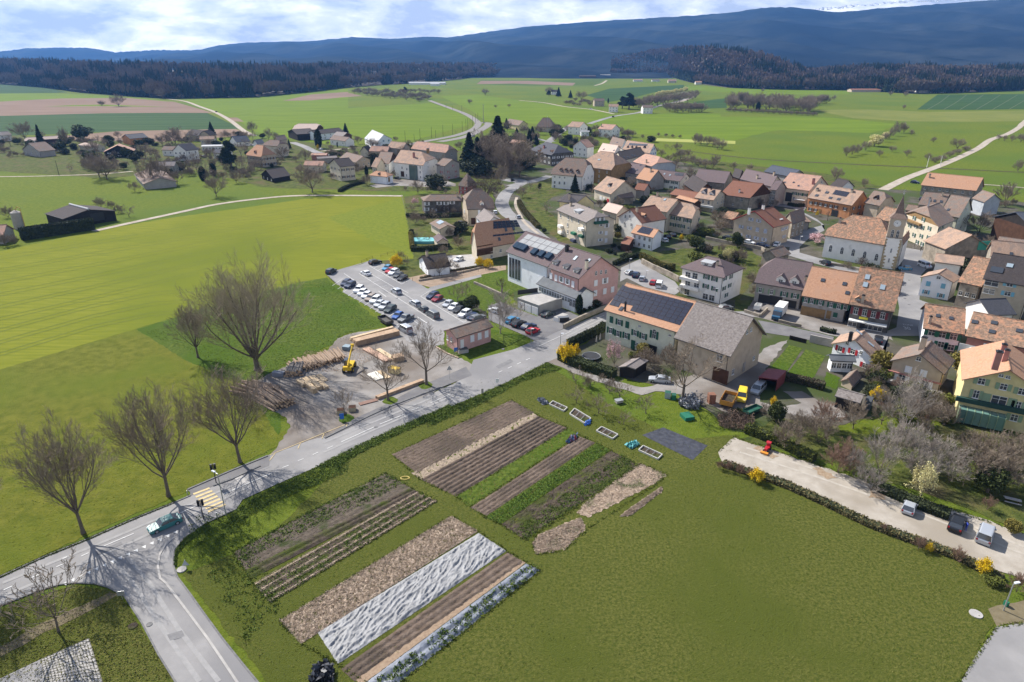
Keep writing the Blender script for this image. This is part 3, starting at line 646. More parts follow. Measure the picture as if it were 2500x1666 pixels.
    def win(S,f,p=None,w_=1.,h=1.4,sh=None,st='n',closed=False,t=None,q=None,both=True):
        q=q if q is not None else S.hit(f,p,t); o,al,n,L=S.face(f)
        q=Vector((q.x,q.y,max(q.z,h/2+.15)))
        o_=S.onface('window',winme(w_,h,st),f,q+n*.03)
        if sh:
            m=SHC[sh]
            if closed: link('shutter',boxme(('shutter',w_,h,sh,1),w_+.06,.06,h+.06,m),o_,(0,.085,0))
            else:
                ww=w_*.5 if sh!='chev' else .62
                me=boxme(('shutter',round(ww,2),h,sh),ww,.05,h,m)
                for sx in(-1,1): link('shutter',me,o_,(sx*(w_/2+ww/2+.04),.075,0))
        return o_
    def wins(S,f,L,**k):
        for p in L: S.win(f,p,**k)
    def grid(S,f,nx,nz,w_=1.,h=1.3,sh=None,z0=1.6,dz=None,skip=(),attic=0,closed=False):
        o,al,n,L=S.face(f); dz=dz or (S.h-.2)/nz
        for j in range(nz):
            for i in range(nx):
                if (i,j) in skip: continue
                q=o+al*(L*(i+.5)/nx); q=Vector((q.x,q.y,z0*dz/2.8+dz*j)); S.win(f,w_=w_,h=min(h,dz*.5),sh=sh,q=q,closed=closed)
        gab=(f==1)==(S.dr=='u')
        if attic and gab:
            for i in range(attic):
                q=o+al*(L*(.5+(i-(attic-1)/2)*.16)); q=Vector((q.x,q.y,S.h+(S.rz-S.h)*.28)); S.win(f,w_=.8,h=1.,sh=sh,q=q)
    def panel(S,name,f,p,w_,h,mat,d=.12,t=None,q=None,off=.04):
        q=q if q is not None else S.hit(f,p,t); q=Vector((q.x,q.y,max(q.z,h/2+.02))); o,al,n,L=S.face(f)
        me=boxme((name,round(w_,2),round(h,2),mat.name,d),w_,d,h,mat); return S.onface(name,me,f,q+n*(off+d/2-.03))
    # ---- roof plane seen from the camera: side 0 = the one over face with eave (A-B for u, B-C for v)
    def rplane(S):
        e=Vector(S.W(0,0,S.h)) if S.dr=='u' else Vector(S.W(0,0,S.h)); e+=S.c; a=S.e1; up=(S.e2*(S.L2/2)+Vector((0,0,S.rz-S.h))).normalized(); n=a.cross(up).normalized()
        if n.z<0: n=-n
        return e,a,up,n
    def rhit(S,p,t=None):
        e,a,up,n=S.rplane(); d=ray(*px(t or S.t,p)); c=Vector((0,0,CH)); k=(e-c).dot(n)/d.dot(n); return c+d*k
    def onroof(S,name,p,w_,h,mats,d=.1,t=None,lift=.06):
        q=S.rhit(p,t); e,a,up,n=S.rplane(); m=MB(); m.box(-w_/2,w_/2,-h/2,h/2,0,d)
        o_=m.build(name,mats,S.roof); X=a;Y=n.cross(a); mm=Matrix((X,Y,n)).transposed(); o_.rotation_euler=mm.to_euler(); l=q+n*lift-S.c; o_.location=l; return o_
    def skylights(S,L,w_=.9,h=1.3,t=None,m=None):
        for p in L:
            o_=S.onroof('skylight',p,w_,h,m or GLS,.12,t)
    def solar(S,quad,nx,ny,t=None,name='solar_panel',mat=None):
        """panel field given by the picture corners (left eave, right eave, right ridge, left ridge)"""
        e,a,up,n=S.rplane(); Q=[S.rhit(p,t)+n*.1-S.c for p in quad]; m=MB()
        for i in range(nx):
            for j in range(ny):
                f=lambda s_,q_:(Q[0].lerp(Q[1],s_)).lerp(Q[3].lerp(Q[2],s_),q_)
                g=.03; c=[f((i+g)/nx,(j+g)/ny),f((i+1-g)/nx,(j+g)/ny),f((i+1-g)/nx,(j+1-g)/ny),f((i+g)/nx,(j+1-g)/ny)]
                k=len(m.v); m.v+=[tuple(p) for p in c]+[tuple(p-n*.06) for p in c]; 
                for fc in ((0,1,2,3),(0,4,5,1),(1,5,6,2),(2,6,7,3),(3,7,4,0)): m.f.append(tuple(k+x for x in fc)); m.m.append(0)
        return m.build(name,mat or SOLM,S.roof)
    def chimney(S,p,w_=.7,h=1.6,mat=None,t=None,d=None):
        q=S.rhit(p,t)-S.c; m=MB(); ww=w_/2; dd_=(d or w_)/2; m.box(-ww,ww,-dd_,dd_,-1.0,h,0); m.box(-ww-.08,ww+.08,-dd_-.08,dd_+.08,h,h+.12,1); m.box(-ww*.6,ww*.6,-dd_*.6,dd_*.6,h+.12,h+.3,1)
        o_=m.build('chimney',[mat or WL['beige'],DKM],S.roof); o_.location=q; o_.rotation_euler=(0,0,math.atan2(S.e1.y,S.e1.x)); return o_
    def dormer(S,p,w_=1.6,h=1.5,roof='slate',wall='white',t=None,sh=None,flat=False):
        q=S.rhit(p,t); e,a,up,n=S.rplane(); inw=S.e2; o=MB(); ln=h/(max(.25,up.z/max(.1,Vector((up.x,up.y,0)).length)))
        X=a; Y=Vector((inw.x,inw.y,0)).normalized(); T_=Matrix(((X.x,Y.x,0,q.x-S.c.x),(X.y,Y.y,0,q.y-S.c.y),(0,0,1,q.z-h*.45),(0,0,0,1)))
        rr=MB(); g=lambda x,y,z: tuple(T_@Vector((x,y,z)))
        hw=w_/2; o.poly([g(-hw,0,-.3),g(hw,0,-.3),g(hw,0,h),g(-hw,0,h)]); o.poly([g(-hw,0,-.3),g(-hw,0,h),g(-hw,ln+.5,h)]); o.poly([g(hw,0,-.3),g(hw,ln+.5,h),g(hw,0,h)])
        if flat: rr.slab([g(-hw-.2,-.3,h+.05),g(hw+.2,-.3,h+.05),g(hw+.2,ln+1.0,h+.5),g(-hw-.2,ln+1.0,h+.5)],.1)
        else:
            pk=h+hw*.8; o.poly([g(-hw,0,h),g(hw,0,h),g(0,0,pk)])
            rr.slab([g(-hw-.2,-.3,h-.1),g(0,-.3,pk+.1),g(0,ln+1.7,pk+.1),g(-hw-.2,ln+.7,h-.1)][::-1],.1); rr.slab([g(hw+.2,-.3,h-.1),g(0,-.3,pk+.1),g(0,ln+1.7,pk+.1),g(hw+.2,ln+.7,h-.1)],.1)
        D=o.build('dormer',WL[wall],S.root); rr.build('dormer_roof',RF[roof],D)
        wi=link('window',winme(min(w_*.6,1.2),h*.62,'n'),D); l=g(0,-.04,h*.5); wi.location=l; wi.rotation_euler=(0,0,math.atan2(X.y,X.x)+math.pi); return D
SOLM=M('solar_cells',(.008,.010,.022),(.012,.014,.03),sc=.5,rough=.25,spec=.6)
def H(name,label,t,A,B,C=None,cat='house',nx=0,nz=0,n1=0,sh=None,attic=0,chim=None,sky=None,**k):
    o=House(name,label,cat,t,A,B,C,**k)
    if nz==0 and nx: nz=max(1,round((o.h-.4)/2.8))
    if nx: o.grid(0,nx,nz,sh=sh,attic=attic if o.dr=='v' else 0)
    if n1: o.grid(1,n1,nz or max(1,round((o.h-.4)/2.8)),sh=sh,attic=attic if o.dr=='u' else 0)
    for c in chim or []: o.chimney(c)
    if sky: o.skylights(sky)
    return o
def simple_house(name,label,t,base,wd,dp,h,rot,wall='white',roof='brown',rise=None,cat='house',nx=3,n1=2,sh=None,k=(0,0),dr='u',group=None,lean=False):
    """house from the picture foot of its middle and metric sizes"""
    b=P(t,base); a=math.radians(rot); u=Vector((math.cos(a),math.sin(a),0)); v=Vector((-u.y,u.x,0))
    A=b-u*(wd/2)-v*(dp/2); B=A+u*wd; C=B+v*dp; TL['_w']=(0,0,1)
    pp=[proj((q.x,q.y,h)) for q in (A,B,C)]
    return H(name,label,'_w',pp[0],pp[1],pp[2],h=h,ridge=rise or min(dp,wd)*.28,wall=wall,roof=roof,nx=nx,n1=n1,sh=sh,k=k,dr=dr,cat=cat,group=group)
def boxobj(name,label,cat,t,a,b,c,h,mats,parts=None,z0=0.,kind=None,group=None):
    """flat-topped block from ground pixels a,b (front) and depth c (pixel or metres)"""
    A=P(t,a,z0);B=P(t,b,z0); u=(B-A).normalized(); n=Vector((-u.y,u.x,0)); Cc=P(t,c,z0) if not isinstance(c,(int,float)) else B+n*c; V=Cc-B
    m=MB(); q=[A,B,B+V,A+V]; o0=(A+B+V+V)/2 if 0 else (A+B+V)/2*0+ (A+(B-A)/2+V/2)
    m.slab([(p.x-o0.x,p.y-o0.y,z0+h) for p in q],h,0,1 if isinstance(mats,(list,tuple)) and len(mats)>1 else 0)
    o=m.build(name,mats,None,(o0.x,o0.y,0)); return tag(o,label,cat,group,kind)
def wallline(name,label,cat,t,pts,h,w_,mat,z=0.,step=3.,smooth=True):
    W=spline([P(t,p,z) for p in pts],step) if len(pts)>2 and smooth else [P(t,p,z) for p in pts]
    m=MB(); o0=W[0].copy()
    for a,b in zip(W[:-1],W[1:]):
        d=(b-a).normalized(); n=Vector((-d.y,d.x,0))*(w_/2); m.slab([(p.x-o0.x,p.y-o0.y,z+h) for p in (a-n,b-n,b+n,a+n)],h)
    return tag(m.build(name,mat,None,(o0.x,o0.y,0)),label,cat)
def pole(name,label,cat,t,base,top=None,h=None,r=.07,mat=None,head=None,group=None,arm=0.,lamp=False,rz=0.):
    b=P(t,base); h=h or topz(b,px(t,(0,top))[1]); o=empty(name,b,rz); tag(o,label,cat,group)
    m=MB(); m.tube((0,0,0),(0,0,h),r,r*.7,7,0,True); 
    if arm: m.tube((0,0,h),(arm,0,h+.15),r*.6,r*.5,6)
    m.build('post',mat or STL,o)
    if lamp:
        q=MB(); q.box(arm-.35,arm+.35,-.14,.14,h+.1,h+.24); q.build('lamp_head',LHT,o)
    return o
def sign(label,t,base,top,shape,mat,w_=.8,h=.8,rz=0.,name='road_sign'):
    o=pole(name,label,'sign',t,base,top,r=.035); o.rotation_euler=(0,0,rz); hz=topz(o.location,px(t,(0,top))[1]); m=MB()
    if shape=='tri': m.poly([(-w_/2,-.05,hz-h),(w_/2,-.05,hz-h),(0,-.05,hz)]); m.poly([(-w_/2,-.03,hz-h),(0,-.03,hz),(w_/2,-.03,hz-h)])
    else: m.box(-w_/2,w_/2,-.09,-.05,hz-h,hz)
    m.build('sign_plate',mat,o); return o
# ================================================================ THE SETTING
m=MB(); m.poly([(-9000,-400,0),(9000,-400,0),(9000,3000,0),(-9000,3000,0)]); tag(m.build('ground',GRS),kind='structure')
m=MB(); m.poly([(-30000,3000,-1),(30000,3000,-1),(30000,26000,-1),(-30000,26000,-1)]); tag(m.build('plain',FLR),kind='structure')
# far fields
sheet('field_light_strip','A0',[(-300,640),(0,632),(350,630),(700,648),(1000,668),(1160,690),(850,662),(400,667),(0,688),(-300,700)],.05,GRB)
sheet('field_dark_slope','A0',[(-300,580),(0,570),(250,580),(460,625),(350,631),(0,633),(-300,640)],.05,GRD)
sheet('field_ploughed','A0',[(-300,700),(0,686),(400,666),(850,660),(1180,690),(1445,765),(1100,764),(700,768),(0,786),(-300,800)],.04,SOF)
sheet('field_grass_seam','A0',[(300,722),(480,712),(700,708),(1150,724),(700,719),(480,720)],.06,GRB)
sheet('field_winter_wheat','A0',[(-300,800),(0,785),(700,767),(1100,764),(1400,765),(1640,872),(1200,880),(800,888),(500,905),(0,920),(-300,940)],.05,GRD)
sheet('field_stubble','A0',[(420,920),(800,888),(1200,880),(1590,872),(1700,915),(1100,960),(500,950)],.04,SOF)
sheet('field_spring_crop','A0',[(1240,678),(1700,655),(2353,600),(2353,1000),(1740,900),(1600,810),(1450,760),(1330,710)],.04,GRB)
sheet('field_bare_patch','A0',[(1530,797),(1600,795),(1650,824),(1570,822)],.07,SOF)
sheet('field_reed_brown','A0',[(1910,683),(2100,640),(2353,622),(2353,655),(2100,680)],.07,SOF)
sheet('field_spring_crop','A1',[(0,738),(640,698),(780,740),(905,800),(890,850),(700,900),(550,945),(250,955),(0,880)],.06,GRB)
sheet('field_brown_wedge','A1',[(0,628),(100,632),(180,650),(60,658),(0,662)],.08,SOF)
sheet('field_east_of_line','A1',[(700,650),(960,640),(1240,680),(1700,740),(1900,778),(1700,835),(1560,850),(1020,820),(900,740)],.05,GRB)
sheet('field_bank_grass','A1',[(980,540),(1500,545),(1830,530),(1750,580),(1300,580),(950,570)],.06,GRM)
sheet('field_dry_bank','A1',[(980,548),(1300,548),(1620,562),(1600,580),(1200,566),(950,570)],.07,SOF)
sheet('field_dark_crop','A1',[(1690,645),(1850,600),(2353,575),(2353,610),(2150,625),(2000,665),(1850,690)],.06,GRD)
sheet('field_spring_crop','A1',[(1720,838),(1890,782),(2100,770),(2600,770),(2600,930),(2200,915),(1900,900)],.05,GRB)
sheet('field_far_green','A1',[(1150,475),(1600,478),(1600,500),(1280,528),(1080,522)],.05,GRD)
sheet('field_yellow_margin','A1',[(2140,935),(2700,955),(2700,975),(2140,955)],.08,M('pale_margin',(.24,.26,.05),(.30,.30,.07),sc=.05,rough=.95))
sheet('field_dark_crop','A2',[(1630,742),(1700,690),(1770,640),(2600,635),(2600,735),(2000,745)],.06,GRD)
sheet('field_dry_grass','A2',[(930,745),(1300,740),(1700,758),(2600,745),(2600,815),(2100,825),(1560,822),(1200,800)],.05,M('dry_meadow',(.12,.14,.03),(.155,.165,.04),sc=.02,det=8,rough=.95,spec=.05))
sheet('field_dark_crop','A2',[(120,690),(340,665),(345,730),(100,740)],.06,GRD)
sheet('field_far_green','A2',[(80,580),(600,600),(1150,615),(1180,640),(600,640),(80,610)],.06,GRB)
sheet('field_mid_green','A2',[(0,790),(1000,790),(1400,830),(1560,845),(1300,900),(700,880),(300,970),(0,960)],.04,GRB,jag=3)
# near meadow and crops on the left
sheet('crop_meadow','F',[(-150,600),(0,578),(230,528),(400,500),(560,478),(740,452),(928,452),(944,530),(952,598),(880,612),(750,642),(690,650),(500,700),(312,757),(120,815),(0,850),(-150,885)],.02,GRL,jag=.4)
sheet('crop_plot_darker','F',[(752,500),(928,455),(944,530),(950,590),(870,560)],.03,M('crop_dark',(.105,.135,.014),(.15,.17,.02),sc=.6,bump=.5,bs=3,det=8,rough=.95,spec=.05),jag=.5)
sheet('rough_meadow','F',[(312,757),(500,700),(690,648),(752,638),(800,680),(885,750),(800,765),(700,830),(640,850),(640,1000),(560,880),(450,850)],.03,GRM,jag=.6)
sheet('garden_ground','F',[(928,452),(1110,430),(1260,600),(1190,690),(1110,650),(960,660),(870,600),(950,595)],.03,GRG,jag=.4)
# village ground: paved and trodden earth, gardens on top
sheet('village_ground','F',[(1130,440),(1160,380),(1300,350),(1500,360),(1800,420),(2130,440),(2480,480),(2480,1010),(2200,960),(2000,960),(1800,1000),(1680,990),(1560,900),(1270,830),(1400,760),(1180,690),(1200,560)],.03,VIL,jag=.8)
sheet('hamlet_ground','F',[(-80,300),(120,320),(480,330),(600,320),(900,340),(1130,350),(1160,440),(1050,440),(870,440),(600,430),(450,390),(250,410),(-80,390)],.03,GRG,jag=1.5)
for i,q in enumerate([[(1200,480),(1230,460),(1300,520),(1350,560),(1290,560)],[(1450,630),(1500,580),(1700,560),(1760,600),(1700,690),(1560,680),(1540,620)],[(1180,440),(1290,400),(1300,440),(1220,480)],
  [(1930,590),(2040,620),(2030,650),(1900,620)],[(1690,690),(1730,690),(1730,730),(1690,720)],[(1550,360),(1900,400),(2030,430),(1900,440),(1650,400)],
  [(1700,1010),(1790,960),(2000,1000),(2250,960),(2480,1060),(2480,1270),(2200,1160),(1900,1060)]]):
    sheet('garden_lawn','F',q,.045,GRG,jag=.6)
sheet('lawn','B2',[(765,838),(858,862),(740,1035),(632,1000)],.06,GRM); sheet('lawn','B2',[(880,868),(1010,915),(905,1110),(745,1040),(752,1030)],.06,GRM)
sheet('garden_lawn','B2',[(1020,1020),(1110,1060),(1080,1140),(1000,1110)],.06,GRM,jag=.2)
sheet('park_lawn','B1',[(640,455),(980,375),(985,340),(1120,330),(1200,400),(1300,460),(1200,480),(1130,560),(960,640),(780,550)],.05,GRM,jag=.3)
sheet('vine_plot','B1',[(440,395),(600,360),(1150,300),(1150,330),(980,365),(640,450)],.06,M('vine_soil',(.22,.16,.11),(.30,.22,.16),sc=.6,det=8,bump=.6,bs=3,rough=.97))
sheet('garden_path','B1',[(620,462),(640,448),(980,362),(985,378),(650,474)],.08,ASP)
sheet('paved_court','B1',[(690,240),(940,225),(950,300),(760,335)],.07,CON)
# streets --------------------------------------------------------
main_up=[(0,-400,0)]
road=[('C0',(-500,1050)),('C0',(0,858)),('C0',(300,722)),('C0',(600,600)),('C0',(900,468)),('C0',(1180,355)),('C0',(1262,312)),('C0',(1262,268)),('C0',(1800,42)),('w',(430,1445)),('w',(520,1340)),('w',(650,1150)),('w',(610,1060)),('w',(560,1000)),('w',(480,960)),
 ('w',(60,690)),('w',(520,560)),('w',(1000,330)),('w',(1150,200)),('w',(1250,150)),('w',(1700,85))]
def mixpoly(name,L,z,mat,jag=0.):
    TL['_m']=(0,0,1); return sheet(name,'_m',[px(t,p) for t,p in L],z,mat,jag)
mixpoly('timber_yard_ground',[('w',(430,1445)),('w',(520,1340)),('w',(650,1150)),('w',(600,1040)),('w',(420,960)),('w',(150,720)),('w',(480,560)),('w',(700,460)),('w',(1040,335)),('w',(1150,205)),('w',(1300,150)),('w',(1720,85)),('B1',(430,690)),
  ('B1',(560,740)),('B1',(700,860)),('B1',(890,950)),('B1',(980,1000)),('B1',(620,1180)),('B1',(360,1300)),('B1',(60,1420))],.05,YRD,jag=.25)
mixpoly('road',[('C0',(-500,1065)),('C0',(0,858)),('C0',(300,722)),('C0',(600,600)),('C0',(900,468)),('C0',(1180,355)),('C0',(1262,312)),('C0',(1600,165)),('w',(430,1448)),('w',(850,1290)),('B1',(0,1440)),('B1',(300,1310)),('B1',(620,1180)),('B1',(800,1100)),
 ('B1',(890,1040)),('B1',(930,940)),('B1',(1200,870)),('B1',(1530,735)),('B1',(1830,610)),('k',(1470,960)),('k',(1480,1000)),('k',(1390,1245)),('k',(1330,1252)),('k',(955,1430)),('B1',(1510,870)),('B1',(1500,925)),('B1',(1430,955)),('B1',(1180,1080)),('B1',(980,1170)),('B1',(600,1330)),('B1',(130,1545)),
 ('C0',(2353,20)),('C0',(1850,240)),('C0',(1640,335)),('C0',(1600,395)),('C0',(1400,490)),('C0',(1240,600)),('C0',(1180,680)),('C0',(1172,780)),('C0',(1200,860)),('C0',(1280,965)),('C0',(1500,1270)),('C0',(1760,1590)),('C0',(2050,1980)),
 ('C0',(1430,1980)),('C0',(1200,1590)),('C0',(1070,1380)),('C0',(960,1170)),('C0',(840,985)),('C0',(730,928)),('C0',(640,903)),('C0',(500,898)),('C0',(400,910)),('C0',(250,955)),('C0',(0,1055)),('C0',(-500,1280))],.07,ASP)
mixpoly('pavement',[('C0',(1262,268)),('C0',(1800,42)),('w',(430,1440)),('w',(430,1475)),('C0',(1820,105)),('C0',(1560,205)),('C0',(1440,245)),('C0',(1290,310)),('C0',(1285,285))],.09,ASD)
mixpoly('pavement',[('w',(1010,1268)),('w',(1250,1110)),('w',(1330,1060)),('w',(1650,915)),('B1',(560,1120)),('B1',(760,1040)),('B1',(880,985)),('B1',(920,1045)),('B1',(640,1155)),('B1',(330,1295)),('w',(1030,1270))],.085,ASD)
mixpoly('footpath_side',[('C0',(1180,590)),('C0',(1120,640)),('C0',(1080,710)),('C0',(1068,790)),('C0',(1085,870)),('C0',(1125,905)),('C0',(1400,1270)),('C0',(1600,1567)),('C0',(1780,1850)),('C0',(1980,1850)),('C0',(1745,1567)),('C0',(1495,1272)),('C0',(1275,963)),('C0',(1196,862)),('C0',(1168,780)),('C0',(1176,680)),('C0',(1232,600))],.085,ASP)
ribbon('kerb','C0',[(1180,590),(1120,640),(1080,710),(1068,790),(1085,870),(1125,905),(1250,1070),(1400,1270),(1600,1567),(1780,1850)],.28,.07,CON,h=.1)
ribbon('kerb','C0',[(0,858),(300,722),(600,600),(900,468),(1180,355),(1290,308)],.22,.05,KRB,h=.12)
ribbon('kerb','C0',[(1270,268),(1540,150),(1810,40)],.3,.05,KRB,h=.16)
ribbon('kerb','C0',[(0,1055),(250,955),(400,910),(500,898),(640,903),(730,928),(840,985),(960,1170),(1070,1380),(1200,1590),(1400,1900)],.2,.05,KRB,h=.1)
ribbon('kerb','C0',[(1440,243),(1560,200),(1760,108)],.3,.07,KRB,h=.14)
ribbon('kerb','w',[(1015,1268),(1300,1125),(1700,935),(2352,690)],.32,.07,KRB,h=.14)
ribbon('kerb','C0',[(1600,398),(1400,490),(1240,600),(1180,680),(1172,780),(1200,860),(1280,965),(1500,1270),(1755,1585)],.2,.05,KRB,h=.1)
# painted lines
def dash(t,a,b,w_=.16,z=.11,mat=WHT,name='lane_line'): return ribbon(name,t,[a,b],w_,z,mat)
for a,b in [((25,948),(90,918)),((210,866),(272,840)),((382,791),(440,766)),((552,718),(600,696)),((425,735),(455,722)),((700,652),(905,565)),((1190,440),(1325,380)),((1510,300),(1840,155)),((1910,120),(1950,105)),((2015,73),(2050,60)),((2115,32),(2150,16))]: dash('C0',a,b)
for a,b in [((1190,1310),(1550,1145)),((1600,1120),(1860,1015)),((1930,975),(2065,925)),((2140,893),(2352,800)),((1040,1380),(1100,1352)),((888,1445),(942,1420)),((730,1510),(788,1487))]: dash('w',a,b)
for a,b in [((30,1500),(600,1250)),((645,1230),(720,1195)),((720,1195),(880,1120)),((910,1110),(1000,1072)),((1100,1025),(1125,1014)),((1162,998),(1188,986)),((1225,970),(1250,958)),((1285,942),(1312,930))][4:]: dash('B1',a,b)
dash('k',(640,1440),(1010,1270),.12)
dash('k',(1010,1262),(1390,1085),.12)
for i in range(15):   # give-way teeth
    x=1200-i*53.5; y=540+i*24.7; a=P('C0',(x,y),.11); b=P('C0',(x-30,y+14),.11); d=(b-a); n=Vector((d.y,-d.x,0)).normalized()
    if n.y>0: n=-n
    m=MB(); m.poly([(a.x,a.y,.115),((a+d/2+n*.75).x,(a+d/2+n*.75).y,.115),(b.x,b.y,.115)][::1]); o=m.build('give_way_tooth',WHT); tag(o,kind='structure')
for i in range(7):
    f=i/6; a=(1308+f*100,300+f*118); b=(1418+f*105,258+f*110); ribbon('crossing_stripe','C0',[a,b],.5,.11,YLW)
ribbon('yellow_line','w',[(432,1448),(1255,1115)],.12,.12,YLW)
for a,b in [((487,1432),(428,1508)),((755,1325),(730,1380)),((1008,1222),(985,1275)),((1258,1115),(1230,1165))]: ribbon('yellow_line','w',[a,b],.12,.125,YLW)
ribbon('patch','C0',[(1610,180),(1660,232)],1.3,.10,CON)
# car park
mixpoly('car_park',[('F',(752,634)),('F',(785,621)),('B1',(0,335)),('y',(240,215)),('y',(385,150)),('y',(560,200)),('y',(900,400)),('y',(1200,560)),('y',(1560,770)),('y',(2060,1010)),('y',(2120,1100)),('y',(1440,1170)),('y',(1430,1400)),('y',(930,1330)),('y',(700,1090)),('y',(540,930)),('y',(250,760)),('y',(-20,610)),('F',(790,665))],.065,ASP,jag=.15)
mixpoly('car_park_edge',[('F',(750,632)),('F',(785,622)),('F',(850,600)),('B1',(0,335)),('B1',(5,430)),('F',(790,660))],.062,ASP)
for a,b,w_ in [((0,345),(1110,1100),.14),((215,345),(1300,1035),.14),((380,345),(780,580),.12),((780,580),(1405,1005),.14),((370,240),(830,500),.14),((1100,675),(1720,1050),.14),((495,600),(605,680),.2),((1055,970),(1190,1060),.22),((790,555),(920,625),.15)]:
    ribbon('bay_line','y',[a,b],w_,.10,WHT)
for i in range(15):
    f=i/14; a=(-20+f*1080,420+f*660); ribbon('bay_line','y',[a,(a[0]-150,a[1]+105)],.12,.10,WHT)
for i in range(9): f=i/8; a=(370+f*460,240+f*260); ribbon('bay_line','y',[a,(a[0]+120,a[1]-70)],.12,.10,WHT)
for i in range(9): f=i/8; a=(1100+f*620,675+f*375); ribbon('bay_line','y',[a,(a[0]+130,a[1]-80)],.12,.10,WHT)
for a,b in [((420,465),(500,450)),((525,540),(615,520)),((870,775),(950,765))]: ribbon('bay_line','y',[a,b],.12,.10,WHT)
mixpoly('forecourt',[('k',(380,1010)),('k',(620,1100)),('k',(640,1000)),('k',(900,1010)),('k',(1130,1110)),('k',(920,1240)),('k',(600,1390)),('k',(500,1330)),('k',(60,1140)),('k',(60,980)),('k',(200,930))],.085,ASD)
mixpoly('hut_lawn',[('B1',(1050,735)),('B1',(1290,780)),('B1',(1180,840)),('B1',(900,920)),('B1',(890,880)),('B1',(1040,840))],.08,GRM,jag=.15)
mixpoly('hut_verge',[('y',(1330,1380)),('y',(1420,1370)),('y',(1620,1480)),('y',(1700,1560)),('y',(1600,1560))],.08,GRM,jag=.1)
ribbon('kerb','y',[(1320,1405),(1480,1500),(1640,1565)],.35,.06,STR,h=.25)
for x,y in [(2090,705),(1705,870),(1240,1060)]: 
    a=P('w',(x,y)); m=MB(); rr_=random.Random(x); m.poly([(a.x+1.5*rr_.uniform(.8,1.2)*math.cos(q*.42),a.y+1.6*rr_.uniform(.8,1.2)*math.sin(q*.42),.1) for q in range(15)]); tag(m.build('tree_pit_grass',GRM),kind='structure')
# gravel track past the farm, farmyard
mixpoly('farm_track',[('B1',(1430,955)),('B1',(1500,925)),('l',(-60,1180)),('l',(200,1250)),('l',(600,1350)),('l',(900,1290)),('l',(1200,1200)),('l',(1560,1320)),('l',(1900,1060)),('l',(2000,900)),('l',(2280,800)),('l',(2050,1110)),('l',(1900,1300)),('g',(1500,480)),('g',(1800,560)),('g',(2100,500)),('g',(1830,330)),('g',(2100,330)),('g',(2353,480)),('B2',(1120,1260)),('B2',(1150,1330)),('B2',(950,1340)),('B2',(700,1290)),('g',(1500,600)),
   ('g',(1290,560)),('g',(1050,650)),('g',(760,520)),('g',(400,380)),('g',(0,330)),('l',(600,1440)),('l',(200,1320)),('l',(-80,1220)),('B1',(1640,1040))],.06,YRD,jag=.3)
mixpoly('high_street',[('k',(1390,1090)),('l',(170,480)),('l',(1000,300)),('l',(1500,480)),('p',(0,830)),('p',(200,920)),('p',(460,985)),('p',(800,1070)),('p',(1060,1120)),('p',(1290,1180)),('q',(0,1240)),('q',(200,1300)),('q',(520,1180)),('q',(560,900)),('q',(510,600)),('q',(560,560)),('q',(600,250)),('q',(650,30)),('q',(1100,110)),('q',(1050,230)),('q',(880,420)),('q',(850,780)),('q',(980,830)),('q',(880,1300)),('q',(560,1460)),
  ('q',(300,1530)),('p',(1240,1310)),('p',(920,1270)),('p',(620,1210)),('p',(300,1165)),('l',(1930,610)),('l',(1500,480)),('l',(500,600))],.07,ASP)
mixpoly('street_surface',[('p',(180,960)),('p',(460,1010)),('p',(800,1090)),('p',(1060,1145)),('p',(1270,1200)),('p',(1240,1290)),('p',(920,1245)),('p',(620,1190)),('p',(290,1140))],.09,ASD)
mixpoly('church_street',[('n',(1450,1080)),('n',(1650,960)),('n',(1950,880)),('n',(1850,800)),('n',(1650,700)),('n',(1700,620)),('n',(1180,540)),('n',(1180,600)),('n',(1500,640)),('n',(1900,860)),('n',(1960,960)),('n',(1750,1060)),('n',(1600,1200)),('n',(1600,1280)),('n',(1950,1380)),('p',(1050,60)),('p',(1500,180)),('p',(2100,260)),('p',(2100,330)),('p',(1400,250)),('p',(950,130)),('n',(1440,1320)),('n',(1460,1200)),('n',(1200,1190)),('n',(1220,1140))],.07,ASP)
mixpoly('street_by_houses',[('k',(1580,540)),('k',(1800,440)),('k',(1830,480)),('k',(1950,560)),('k',(2200,700)),('k',(2280,800)),('k',(2200,850)),('k',(1850,760)),('k',(1650,660)),('k',(1570,700))],.07,ASP)
ribbon('street','t',[(1640,-30),(1420,100),(1330,240),(1340,330),(1400,420),(1480,480),(1640,560),(1760,680),(1900,790),(2060,900)],6.5,.07,ASP)
ribbon('pavement','t',[(1540,190),(1520,300),(1580,430),(1660,560),(1850,720)],1.4,.1,TRK)
ribbon('street','A1',[(1280,1240),(1200,1215),(1140,1225)],9,.072,ASP)
ribbon('street','A1',[(1450,1190),(1360,1220),(1260,1240),(1180,1260)],6,.075,ASP)
ribbon('lane','A1',[(1600,840),(1540,880),(1460,940),(1430,970)],6,.07,ASP); ribbon('lane','A1',[(1300,920),(1400,950),(1480,960)],5,.07,ASP)
ribbon('field_road','A0',[(1130,670),(1250,686),(1350,722),(1450,758),(1550,812),(1640,880),(1720,920)],5,.1,TRK)
ribbon('field_road','A2',[(2600,760),(2420,790),(2345,835),(2320,862),(2240,908),(2130,945),(2050,1000),(1950,1050),(1800,1115),(1680,1160),(1550,1210),(1400,1285)],5,.1,TRK)
ribbon('field_road','A1',[(2400,660),(2300,690),(2200,712),(2060,758),(2000,770),(1870,790),(1710,838)],6,.1,ASP)
ribbon('field_road','A1',[(1240,680),(1400,695),(1550,722),(1730,742),(1880,772)],4,.1,TRK)
ribbon('field_road','A2',[(0,695),(60,680),(110,655),(110,640),(70,628),(0,632)],6,.1,TRK)
ribbon('field_road','A1',[(1830,545),(1800,565),(1750,580)],6,.1,TRK)
